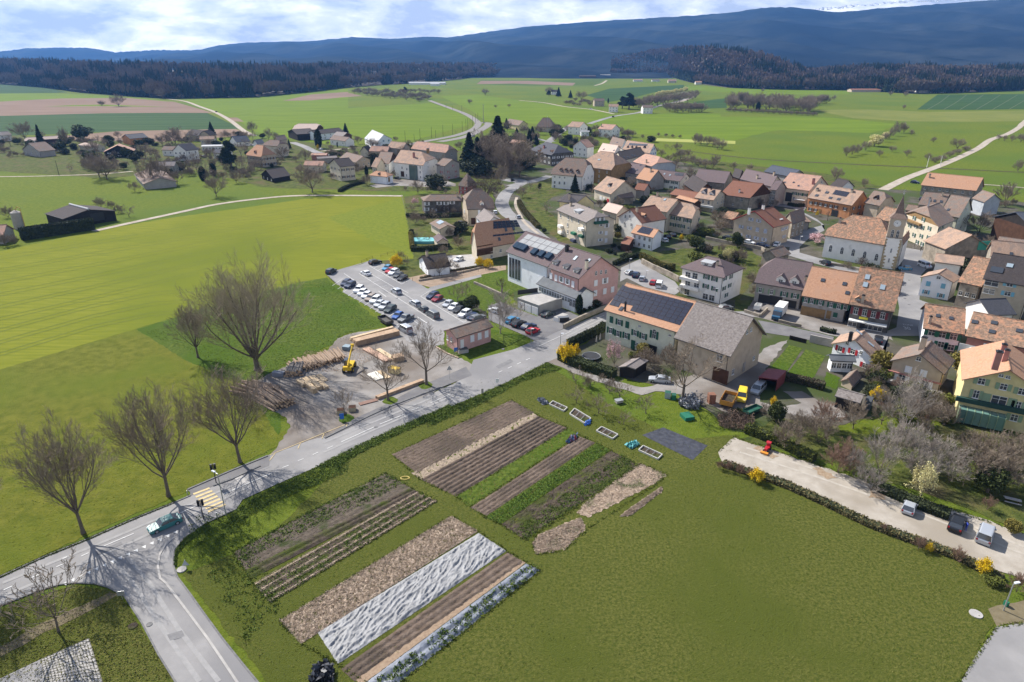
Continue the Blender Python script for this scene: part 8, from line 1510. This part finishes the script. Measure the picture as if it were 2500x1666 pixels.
def gen_box(name,label,cat,t,a,b,dp,h,mat,mat2=None,z0=.12):
    o=boxobj(name,label,cat,t,a,b,dp,h,[mat,mat2 or mat]); return o
gen_box('generator','yellow generator box on skids in the timber yard','generator','w',(1690,570),(1785,595),1.4,1.3,plain('generator_yellow',(.55,.36,.03),.7),M('pale_yellow_lid',(.75,.6,.3),rough=.6)); gen_box('tank','grey-blue covered tank beside the long beams','tank','w',(1200,330),(1270,340),1.6,1.,M('tank_blue',(.2,.26,.30),rough=.6))
gen_box('tarpaulin_box','grey tarpaulin box at the left end of the grey logs','box','w',(455,610),(570,620),1.2,1.,M('grey_tarp',(.20,.21,.24),rough=.7))
for x,y,l in [(1145,1020,'left wooden crate bench at the small yard tree'),(1270,990,'right wooden crate bench at the small yard tree')]: gen_box('crate_bench',l,'bench','w',(x,y),(x+75,y-6),1.3,.9,WL['wood'],M('bench_top',(.35,.3,.2),rough=.9))
# ================================================================ GARDEN THINGS
def frame_box(label,t,a,b,c,h=.35):
    A,B,Cc=P(t,a),P(t,b),P(t,c); o=empty('cold_frame',(A+Cc)/2); tag(o,label,'cold frame'); D=A+Cc-B; q=[p-o.location for p in(A,B,Cc,D)]; m=MB()
    for i in range(4): u,v=q[i],q[(i+1)%4]; d=(v-u).normalized(); n=Vector((-d.y,d.x,0))*.07; m.slab([(p.x,p.y,h) for p in(u-n,v-n,v+n,u+n)],h)
    m.build('frame_boards',M('pale_boards',(.42,.40,.37),(.52,.5,.46),sc=2,rough=.9),o); m=MB(); m.poly([(p.x*.95,p.y*.95,.12) for p in q]); m.build('soil_bed',SOD,o)
    for k in (.33,.66): m=MB(); u=q[0].lerp(q[1],k); v=q[3].lerp(q[2],k); m.tube((u.x,u.y,h),(v.x,v.y,h),.04,.04,4); m.build('cross_bar',STL,o)
frame_box('planted cold frame at the top of the grass strip','B1',(1443,1245),(1540,1290),(1563,1268)); frame_box('second cold frame with a red-blue bag beside it','B1',(1580,1310),(1690,1378),(1722,1340)); frame_box('third cold frame with a pale lid leaning on it','B1',(1760,1425),(1870,1478),(1905,1450)); frame_box('lowest cold frame beside the turquoise covers','C1',(2045,5),(2175,65),(2205,35))
cover('dark_fleece_heap','B1',[(1360,1205),(1400,1200),(1440,1235),(1400,1245)],500,.25,PLB,None,z=.05,hz=.2,seed=61)
cover('turquoise_cover_heap','B1',[(1960,1520),(2020,1495),(2045,1515),(1990,1540)],350,.3,M('turquoise_sheet',(.15,.42,.42),rough=.5),None,z=.05,hz=.35,seed=62)
cover('black_film_heap','C0',[(2100,1567),(2140,1480),(2210,1445),(2250,1500),(2240,1590)],700,.4,M('black_film',(.03,.032,.04),rough=.35,spec=.6),None,z=.05,hz=.7,seed=63)
cover('colourful_bag_heap','B1',[(1675,1385),(1700,1355),(1722,1350),(1712,1380)],120,.2,SHC['vblue'],None,z=.1,hz=.4,seed=64); cover('tool_heap','B1',[(1550,1500),(1600,1460),(1635,1455),(1620,1485),(1570,1508)],220,.2,M('tool_mix',(.25,.03,.03),(.05,.2,.35),sc=1.2,rough=.6),None,z=.1,hz=.5,seed=65)
cover('brush_heap','g',[(880,700),(1060,640),(1400,740),(1420,850),(1260,900),(920,860)],2600,.28,M('brush_brown',(.14,.09,.065),(.2,.14,.1),sc=1,rough=.95),None,z=.1,hz=1.2,seed=66,asp=.2)
cover('scrap_heap','g',[(330,480),(480,420),(620,450),(620,600),(460,590),(340,540)],500,.35,M('scrap_grey',(.12,.13,.14),(.3,.3,.32),sc=1,rough=.6),None,z=.1,hz=1.2,seed=67); cover('manure_heap','g',[(1090,600),(1290,620),(1300,740),(1150,760)],1200,.25,SOD,None,z=.05,hz=.5,seed=68)
m=MB(); 
def beehive(label,t,p,w_=.9,h=.6,name='beehive',cat='beehive',mat=None):
    A=P(t,p); o=empty(name,A,.4); tag(o,label,cat); m=MB(); m.box(-w_/2,w_/2,-w_/3,w_/3,.2,.2+h); m.build('box',mat or WL['grey'],o); m=MB(); m.box(-w_/2-.1,w_/2+.1,-w_/3-.1,w_/3+.1,.2+h,.28+h); m.build('lid',STL,o)
    for sx in(-1,1): m=MB(); m.box(sx*w_*.4-.04,sx*w_*.4+.04,-.2,.2,0,.2); m.build('leg',STL,o)
beehive('grey lidded box standing in the orchard grass','B1',(1912,1230),1.4,.5,'storage_box','box')
gen_box('crate','green plastic crate grid lying in the farmyard grass','crate','g',(430,760),(560,740),2.2,.7,SHC['green']) ; gen_box('silage_bin','green round-cornered bin left of the lime tree','bin','g',(130,430),(215,440),1.2,1.3,SHC['dgreen'],GLC); gen_box('silage_bin','second green bin touching the lime trunk','bin','g',(230,455),(295,460),1.2,1.1,SHC['dgreen'],SHC['green'])
gen_box('rusty_cabinet','tall rusty sheet cabinet left of the orange trailer','cabinet','g',(770,520),(860,515),1.3,2.1,M('rust_sheet',(.18,.08,.05),(.24,.12,.08),sc=2,rough=.9))
def pool():
    A=P('t',(200,830)); o=empty('swimming_pool',A); tag(o,'turquoise above-ground swimming pool behind the dark hedge','pool'); m=MB(); pts=[(5.2*abs(math.cos(a))**.6*(1 if math.cos(a)>0 else -1),2.9*abs(math.sin(a))**.6*(1 if math.sin(a)>0 else -1)) for a in [i*math.pi/14 for i in range(28)]]; m.slab([(x,y,1.) for x,y in pts],1.); m.build('basin',M('pool_cover',(.14,.42,.44),(.18,.48,.48),sc=.4,rough=.4),o)
pool()
def trampoline():
    A=P('l',(15,1010)); o=empty('trampoline',A); tag(o,'black round trampoline in the farmhouse garden','trampoline'); m=MB(); m.tube((0,0,.55),(0,0,.6),2.,2.,24,0,True); m.build('mat',BLK,o); m=MB()
    for i in range(24): a=i*math.pi/12; b=a+math.pi/12; m.tube((2.1*math.cos(a),2.1*math.sin(a),.62),(2.1*math.cos(b),2.1*math.sin(b),.62),.07,.07,5)
    m.build('rim',STL,o)
    for i in range(4): a=i*math.pi/2; m=MB(); m.tube((2.*math.cos(a),2*math.sin(a),0),(2*math.cos(a),2*math.sin(a),.6),.04,.04,5); m.build('leg',STL,o)
trampoline()
for x,y,l in [(75,860,'left furled grey parasol in the farmhouse garden'),(118,835,'right furled grey parasol in the farmhouse garden')]:
    A=P('l',(x,y)); o=empty('parasol',A); tag(o,l,'parasol'); m=MB(); m.tube((0,0,0),(0,0,2.6),.03,.03,5); m.build('pole',STL,o); m=MB(); m.tube((0,0,.9),(0,0,2.5),.22,.06,8,0,True); m.build('canopy',WL['grey'],o)
def bench(label,t,p,rz):
    o=empty('picnic_table',P(t,p),rz); tag(o,label,'picnic table'); m=MB(); m.box(-1.1,1.1,-.35,.35,.7,.76); m.build('table_top',WL['grey'],o)
    for s_ in(-1,1): m=MB(); m.box(-1.1,1.1,s_*.75-.14,s_*.75+.14,.42,.47); m.build('seat',WL['grey'],o); m=MB(); m.box(s_*.8-.05,s_*.8+.05,-.75,.75,.3,.36); m.box(s_*.8-.05,s_*.8+.05,-.1,.1,0,.7); m.build('leg',WL['wood'],o)
bench('weathered picnic table on the shaded lawn at the right edge','C2',(2270,355),-.5)
# ================================================================ STREET FURNITURE
def traffic_light(label,t,base,top,both=True,rz=0.):
    o=pole('traffic_light',label,'traffic light',t,base,top,r=.08,mat=DKM); o.rotation_euler=(0,0,rz); h=topz(o.location,px(t,(0,top))[1])
    for k in((-.28,.28) if both else (0,)):
        m=MB(); m.box(k-.17,k+.17,-.16,.14,h-1.0,h); 
        for i in range(3): m.tube((k,-.16,h-.18-.32*i),(k,-.34,h-.2-.32*i),.11,.11,8,0,False)
        m.build('signal_head',BLK,o)
traffic_light('two-headed traffic light on the near side of the yellow crossing','C0',(1378,468),335,rz=.4); traffic_light('two-headed traffic light on the far side of the yellow crossing','C0',(1462,222),92,rz=.4)
o=pole('street_lamp','tall street lamp beside the yellow crossing','street lamp','C0',(1528,438),160,r=.09,arm=.9,lamp=True,rz=2.6)
pole('post_box','short grey post cabinet at the crossing','cabinet','C0',(1470,462),420,r=.12); pole('push_button_post','short post on the lawn side of the crossing','post','C0',(1268,300),272,r=.07)
pole('street_lamp','street lamp at the lower right corner by the path','street lamp','C2',(2213,1083),905,r=.09,arm=.5,lamp=True,rz=.2)
gen_box('litter_bin','small green litter bin beside the corner lamp','bin','C2',(2232,1062),(2248,1058),.5,.7,SHC['green'])
pole('street_lamp','street lamp at the junction by the farmhouse','street lamp','k',(884,1475),1300,r=.08,arm=.4,lamp=True); pole('street_lamp','lamp post on the forecourt edge','street lamp','k',(548,1410),1245,r=.07,arm=.3,lamp=True)
pole('street_lamp','street lamp by the street parking row','street lamp','k',(1675,570),440,r=.07,arm=.3,lamp=True); pole('street_lamp','lamp behind the pale silver car','street lamp','k',(1868,640),575,r=.07,arm=.3,lamp=True); pole('street_lamp','lamp in front of the white flats','street lamp','l',(1425,400),215,r=.07,arm=.3,lamp=True); pole('street_lamp','lamp by the trees at the church street','street lamp','n',(1590,1200),1050,r=.07,arm=.4,lamp=True); pole('street_lamp','lamp at the junction behind the tall flats','street lamp','m',(565,850),740,r=.06,arm=.3,lamp=True)
BL=plain('blue_sign',(.02,.12,.42)); 
sign('blue parking sign beside the yard crate benches','w',(1200,1085),1000,'sq',BL,.8,1.2,.3); sign('blue sign in front of the pink hut','y',(1605,1500),1405,'sq',BL,.8,1.,.3); sign('grey triangular warning sign seen from behind on the yard edge','B1',(770,1070),975,'tri',STL,1.2,1.1,.2); sign('small pale direction sign at the meadow verge','B1',(1090,1105),1065,'sq',FRM,.7,.9,.3)
sign('pale board sign lower on the meadow verge','B1',(990,1170),1132,'sq',WL['grey'],.5,1.,.3); sign('give-way sign seen from behind at the side road','C0',(1262,800),740,'tri',WL['blueg'],1.0,.9,.1); sign('round mirror on a post at the lower left junction','C0',(830,1010),950,'sq',STL,.9,.7,.2); 
for x,y,l in [(1228,807,'round concrete cover in the grass by the give-way sign')]:
    A=P('C0',(x,y)); m=MB(); m.tube((0,0,0),(0,0,.14),.62,.62,20,0,True); tag(m.build('manhole_cover',CON,None,A),l,'cover')
A=P('C2',(2027,1108)); m=MB(); m.tube((0,0,0),(0,0,.14),.75,.75,20,0,True); tag(m.build('manhole_cover',CON,None,A),'oval-looking concrete cover in the lower right meadow','cover')
A=P('C0',(898,1190)); m=MB(); m.tube((0,0,0),(0,0,.12),.55,.55,16,0,True); tag(m.build('manhole_cover',SOD,None,A),'dark round cover in the grass beside the side road','cover')
A=P('C1',(468,190)); m=MB()
for i in range(20): a=i*.314; m.tube((.7*math.cos(a),.45*math.sin(a),.1),(.7*math.cos(a+.314),.45*math.sin(a+.314),.1),.09,.09,5)
tag(m.build('hose_coil',M('yellow_hose',(.55,.42,.12),rough=.6),None,A),'yellow coiled hose on the grass between the beds','hose')
# railway masts and poles
for i,(x,y,tp) in enumerate([(470,960,885),(530,950,905),(570,945,870),(648,935,858),(675,930,880),(725,925,845),(790,912,838),(812,905,880),(855,895,820),(880,885,805),(892,880,800),(925,850,780),(945,840,770),(960,820,765),(852,760,712),(745,735,705),(790,745,715)]):
    pole('railway_mast','railway catenary mast along the curved line','mast','A1',(x,y),tp,r=.14,mat=DKM,group='masts along the railway')
pole('railway_signal_tower','tallest thin tower beside the railway bend','tower','A1',(997,830),705,r=.35,mat=WL['grey']); pole('timber_pole','tall pole at the brown hipped house','pole','x',(545,325),110,r=.15,mat=WL['grey']); pole('timber_pole','pole beside the yellow railway house','pole','x',(162,275),160,r=.12,mat=WL['grey']); pole('timber_pole','pole between yellow house and brown hipped house','pole','x',(323,300),190,r=.12,mat=WL['grey'])
pole('timber_pole','leaning dark pole on the slope of the left meadow','pole','u',(850,935),720,r=.15,mat=DKM); pole('barrier_post','white tilted post, left, where the field path crosses the road','post','A2',(1695,1135),1055,r=.18,mat=FRM); pole('barrier_post','white tilted post, right, where the field path crosses the road','post','A2',(1785,1125),1055,r=.18,mat=FRM)
pole('street_lamp','white lamp by the cypress column','street lamp','v',(1895,510),350,r=.1,arm=.5,lamp=True); pole('flag','red flag on a pole in front of the cream farmhouse','flag','n',(1432,560),435,r=.04,mat=FRM)
def ff():
    A=P('n',(1432,560)); h=topz(A,px('n',(0,435))[1]); m=MB(); m.box(0,.9,-.02,.02,h-1.8,h-.1); o=[q for q in bpy.data.objects if q.name=='flag'][0]; m.build('flag_cloth',SHC['red'],o)
ff()

def railfence(name,label,t,pts,h,mat,sp=2.4,r=.05):
    W=[P(t,p) for p in pts]; o0=W[0]; o=empty(name,o0); tag(o,label,'fence'); ra=MB()
    for a,b in zip(W[:-1],W[1:]):
        n=max(1,int((b-a).length/sp))
        for i in range(n+1): q=a.lerp(b,i/n)-o0; m=MB(); m.tube((q.x,q.y,0),(q.x,q.y,h),r,r,5,0,True); m.build('post',mat,o)
        for z in(h*.5,h*.92): ra.tube((a.x-o0.x,a.y-o0.y,z),(b.x-o0.x,b.y-o0.y,z),r*.6,r*.6,4)
    ra.build('rail',mat,o)
railfence('meadow_fence','wooden rail fence at the top of the car park','y',[(250,195),(410,130)],1.,WL['wood']); railfence('meadow_fence','rail fence continuing beside the car park forsythia','y',[(530,110),(720,50)],1.,WL['wood']); railfence('garden_fence','long post fence on the edge of the bright crop meadow','s',[(1060,880),(1100,1020),(1135,1240)],1.,WL['stone'])
railfence('pasture_fence','thin post fence along the lower edge of the far right field path','A2',[(1850,1255),(2100,1265),(2450,1300)],1.1,WL['stone'],6,.07)
wallline('park_wall','low stone wall crossing the park lawn','wall','B1',[(935,425),(1020,460),(1120,505)],.8,.5,WL['stone']); wallline('vine_wall','low wall along the vine plot','wall','B1',[(560,408),(700,385),(900,340),(1060,300)],.6,.3,WL['stone'])
for i in range(14): 
    f=i/13; A=P('B1',(470+f*640,415-f*95)); m=MB(); m.tube((0,0,0),(0,0,1.2),.05,.05,5); tag(m.build('vine_post',WL['wood'],None,A),'short wooden vine post in the narrow bare plot','post','vine posts of the bare plot')
# persons
def person(label,t,p,shirt,legs,rz=0.,walk=.2,h=1.72):
    A=P(t,p); o=empty('person',A,rz); tag(o,label,'person'); V=[(0,0,.92),(0,0,1.15),(0,0,1.38),(0,0,1.50),(0,.02,1.62),(.1,0,.86),(.11,walk*.5,.48),(.11,walk*.4,.07),(.11,walk*.4+.16,.04),(-.1,0,.86),(-.11,-walk*.4,.48),(-.11,-walk*.8,.08),(-.11,-walk*.8+.16,.04),(.19,0,1.38),(.25,-.06,1.1),(.25,.06,.86),(-.19,0,1.38),(-.25,.06,1.1),(-.25,.16,.88)]
    E_=[(0,1),(1,2),(2,3),(3,4),(0,5),(5,6),(6,7),(7,8),(0,9),(9,10),(10,11),(11,12),(2,13),(13,14),(14,15),(2,16),(16,17),(17,18)]; rad=[.15,.14,.16,.06,.105,.1,.065,.045,.04,.1,.065,.045,.04,.07,.05,.035,.07,.05,.035]
    me=bpy.data.meshes.new('body'); me.from_pydata(V,E_,[]); me.materials.append(shirt); me.materials.append(legs); me.materials.append(plain('skin',(.5,.32,.24))); b=link('body',me,o); b.modifiers.new('skin','SKIN'); sv=me.skin_vertices[0].data
    for i,r in enumerate(rad): sv[i].radius=(r,r*.8)
    sv[0].use_root=True; b.modifiers.new('sub','SUBSURF').levels=1; m=MB(); m.tube((0,0,1.62),(0,0,1.76),.115,.06,8,0,True); m.build('hair',WL['dwood'],o); o.scale=(h/1.74,)*3
person('person in dark clothes walking on the church square','o',(935,1200),BLK,DKM,.5); person('person in grey standing at the inn entrance','o',(840,1158),WL['grey'],BLK,0,.05); person('second person in grey talking at the inn entrance','o',(885,1160),WL['grey'],DKM,2.,.05); person('person in an orange vest beside the market van','q',(985,335),plain('orange_vest',(.75,.16,.05)),BLK,1.); person('person in blue leaning at the open door of the black car','C2',(1955,545),plain('blue_jacket',(.04,.07,.4)),BLK,1.5,.05)
# street lettering: ZONE 30
def letters(txt,t,a,b,size,label):
    A,B=P(t,a,.12),P(t,b,.12); cu=bpy.data.curves.new('street_lettering','FONT'); cu.body=txt; cu.size=size; cu.align_x='CENTER'; cu.extrude=.002; cu.materials.append(WHT); o=bpy.data.objects.new('street_lettering',cu); COL.objects.link(o); o.location=A; d=B-A; o.rotation_euler=(0,0,math.atan2(d.y,d.x)); o.scale=(1,1.7,1); tag(o,kind='structure')
letters('30','q',(685,1205),(760,1212),1.7,''); letters('ZONE','q',(690,1148),(760,1156),.9,'')
letters('','q',(0,0),(1,1),1,'') if 0 else None
# garden bushes between the houses
def inpoly(p,Q):
    c=False; n=len(Q)
    for i in range(n):
        a,b=Q[i],Q[(i+1)%n]
        if (a.y>p.y)!=(b.y>p.y) and p.x<(b.x-a.x)*(p.y-a.y)/(b.y-a.y)+a.x: c=not c
    return c
def scatter(t,poly,n,kinds,label,group,seed,h=(1.4,3.6),avoid=()):
    Q=[P(t,p) for p in poly]; r=random.Random(seed); k=0; x0,x1=min(p[0] for p in poly),max(p[0] for p in poly); y0,y1=min(p[1] for p in poly),max(p[1] for p in poly)
    AV=[[P(u,p) for p in pl] for u,pl in avoid]
    for _ in range(n*14):
        if k>=n: break
        p=P(t,(r.uniform(x0,x1),r.uniform(y0,y1)))
        if not inpoly(p,Q) or any(inpoly(p,f) for f in FOOT) or any(inpoly(p,a) for a in AV): continue
        k+=1; plant(r.choice(kinds),t,0,0,r.uniform(*h),label,group,at=p,wide=r.uniform(1,1.5))
scatter('m',[(700,380),(2300,560),(2350,900),(1800,900),(1400,1000),(1000,1250),(600,900),(650,650)],46,['dense','bushd','dense','bushg'],'garden bush squeezed between the upper village roofs','bushes between the upper village roofs',5)
scatter('n',[(0,600),(300,700),(900,700),(600,1000),(700,1300),(1000,1500),(300,1560),(0,1300)],34,['dense','bushd','bushg','dense'],'bush in the walled gardens left of the chevron-shuttered house','bushes of the walled gardens',6)
scatter('k',[(1480,280),(1900,330),(1850,400),(1600,480),(1400,420)],14,['bushd','dense'],'low shrub in the kitchen garden behind the pink house','shrubs of the kitchen garden',7,(.8,1.8))
scatter('r',[(560,560),(1200,800),(1500,900),(1600,1100),(1200,1150),(800,1000),(560,900)],34,['dense','bushg','rust','bushd'],'bush in the gardens below the beige house','bushes below the beige house',8,(1.2,3.2))
scatter('v',[(0,350),(900,300),(1500,350),(1550,640),(1100,850),(700,900),(0,950)],80,['dense','dense','bushd','dense'],'scrubby bush scattered over the left hamlet gardens','scrub of the left hamlet',9,(2,5)); scatter('v',[(0,350),(900,300),(1500,350),(1550,640),(1100,850),(700,900),(0,950)],30,['round','street','fruit'],'bare garden tree of the left hamlet','garden trees of the left hamlet',29,(5,10)); scatter('u',[(0,380),(2350,420),(2350,900),(1300,880),(900,640),(0,640)],26,['round','street','evergreen'],'garden tree of the far left plots','garden trees of the far left plots',30,(5,9))
scatter('u',[(0,400),(2350,420),(2350,900),(1300,880),(900,700),(0,660)],70,['dense','dense','bushd'],'winter-bare bush on the far left garden plots','bushes of the far left plots',10,(2,5))
scatter('s',[(0,200),(900,260),(900,330),(640,520),(0,600)],26,['dense','bushd'],'bush around the houses left of the manor','bushes left of the manor',11,(2,5))
scatter('x',[(600,250),(1500,300),(1800,420),(1250,420),(800,560),(620,420)],40,['dense','dense','bushd'],'bare brush on the rise above the village roofs','brush above the village roofs',12,(3,7))
scatter('A1',[(850,1000),(1280,950),(1300,1150),(1150,1230),(850,1180)],34,['round','dense','dense','bushd'],'undergrowth tree in the park beneath the tall conifers','undergrowth of the centre park',13,(4,11))
scatter('m',[(700,380),(2300,560),(2350,900),(1800,900),(1400,1000),(1000,1250),(600,900),(650,650)],16,['round','fruit'],'small bare tree between the upper village roofs','small trees between the upper village roofs',25,(4,7))
scatter('F',[(1900,560),(2353,560),(2353,800),(2200,830),(2050,700),(1900,650)],26,['round','dense','bushd'],'tree or bush in the courtyards around the church quarter','greenery of the church quarter',26,(2,5),[('q',[(0,1240),(520,1180),(560,560),(600,30),(1100,110),(880,420),(980,830),(880,1300),(560,1460),(0,1400)])])
scatter('F',[(1480,600),(1760,600),(1740,690),(1690,700),(1560,690)],14,['dense','bushg','fruit'],'garden shrub between the street parking and the white flats','garden shrubs near the white flats',27,(1.5,4),[('k',[(1500,480),(1820,440),(2300,760),(2250,900),(1560,720)])])
for i,(x,y,w_,h_,wa,ro) in enumerate([(130,560,13,4,'white','brown'),(60,770,11,4,'grey','grey'),(560,420,11,4,'cream','tan'),(750,600,11,4,'white','slate'),(1480,520,10,3.5,'beige','brown'),(1900,760,12,4,'cream','rosy')]):
    simple_house('village_house',['white cottage with brown roof left of the white hamlet house','grey cottage under the leftmost hamlet trees','cream cottage behind the white grey-roofed house','white cottage with slate roof below the ribbed workshop','beige cottage between cream house and lane','cream cottage with rosy roof above the great bare tree'][i],'v',(x,y),w_,8,h_,[-8,5,12,-15,8,-5][i],wa,ro,nx=3,n1=2)
scatter('A1',[(0,960),(500,960),(850,1000),(850,1180),(700,1290),(250,1290),(0,1200)],34,['round','dense','bushd','cypress','fruit'],'tree or shrub in the gardens of the manor quarter','greenery of the manor quarter',31,(3,9))
scatter('t',[(0,350),(900,420),(1000,900),(400,1050),(0,1000)],20,['dense','fruit','bushd'],'garden shrub between bungalow and beige villa','shrubs between bungalow and villa',32,(1.5,5))
scatter('x',[(0,250),(700,260),(600,420),(300,500),(0,480)],18,['round','dense','conifer'],'tree beside the railway houses','trees beside the railway houses',33,(5,11))
# ---------------------------------------------------------------- air
def haze():
    m=MB(); m.box(-11000,11000,-600,8300,-3,760); hm=bpy.data.materials.new('haze_air'); hm.use_nodes=True; t=hm.node_tree; t.nodes.clear(); o=t.nodes.new('ShaderNodeOutputMaterial'); v=t.nodes.new('ShaderNodeVolumePrincipled'); v.inputs['Color'].default_value=(.17,.43,1,1); v.inputs["Density"].default_value=.000062; v.inputs['Anisotropy'].default_value=.2
    t.links.new(v.outputs[0],o.inputs['Volume']); tag(m.build('haze',hm),kind='stuff')
haze()
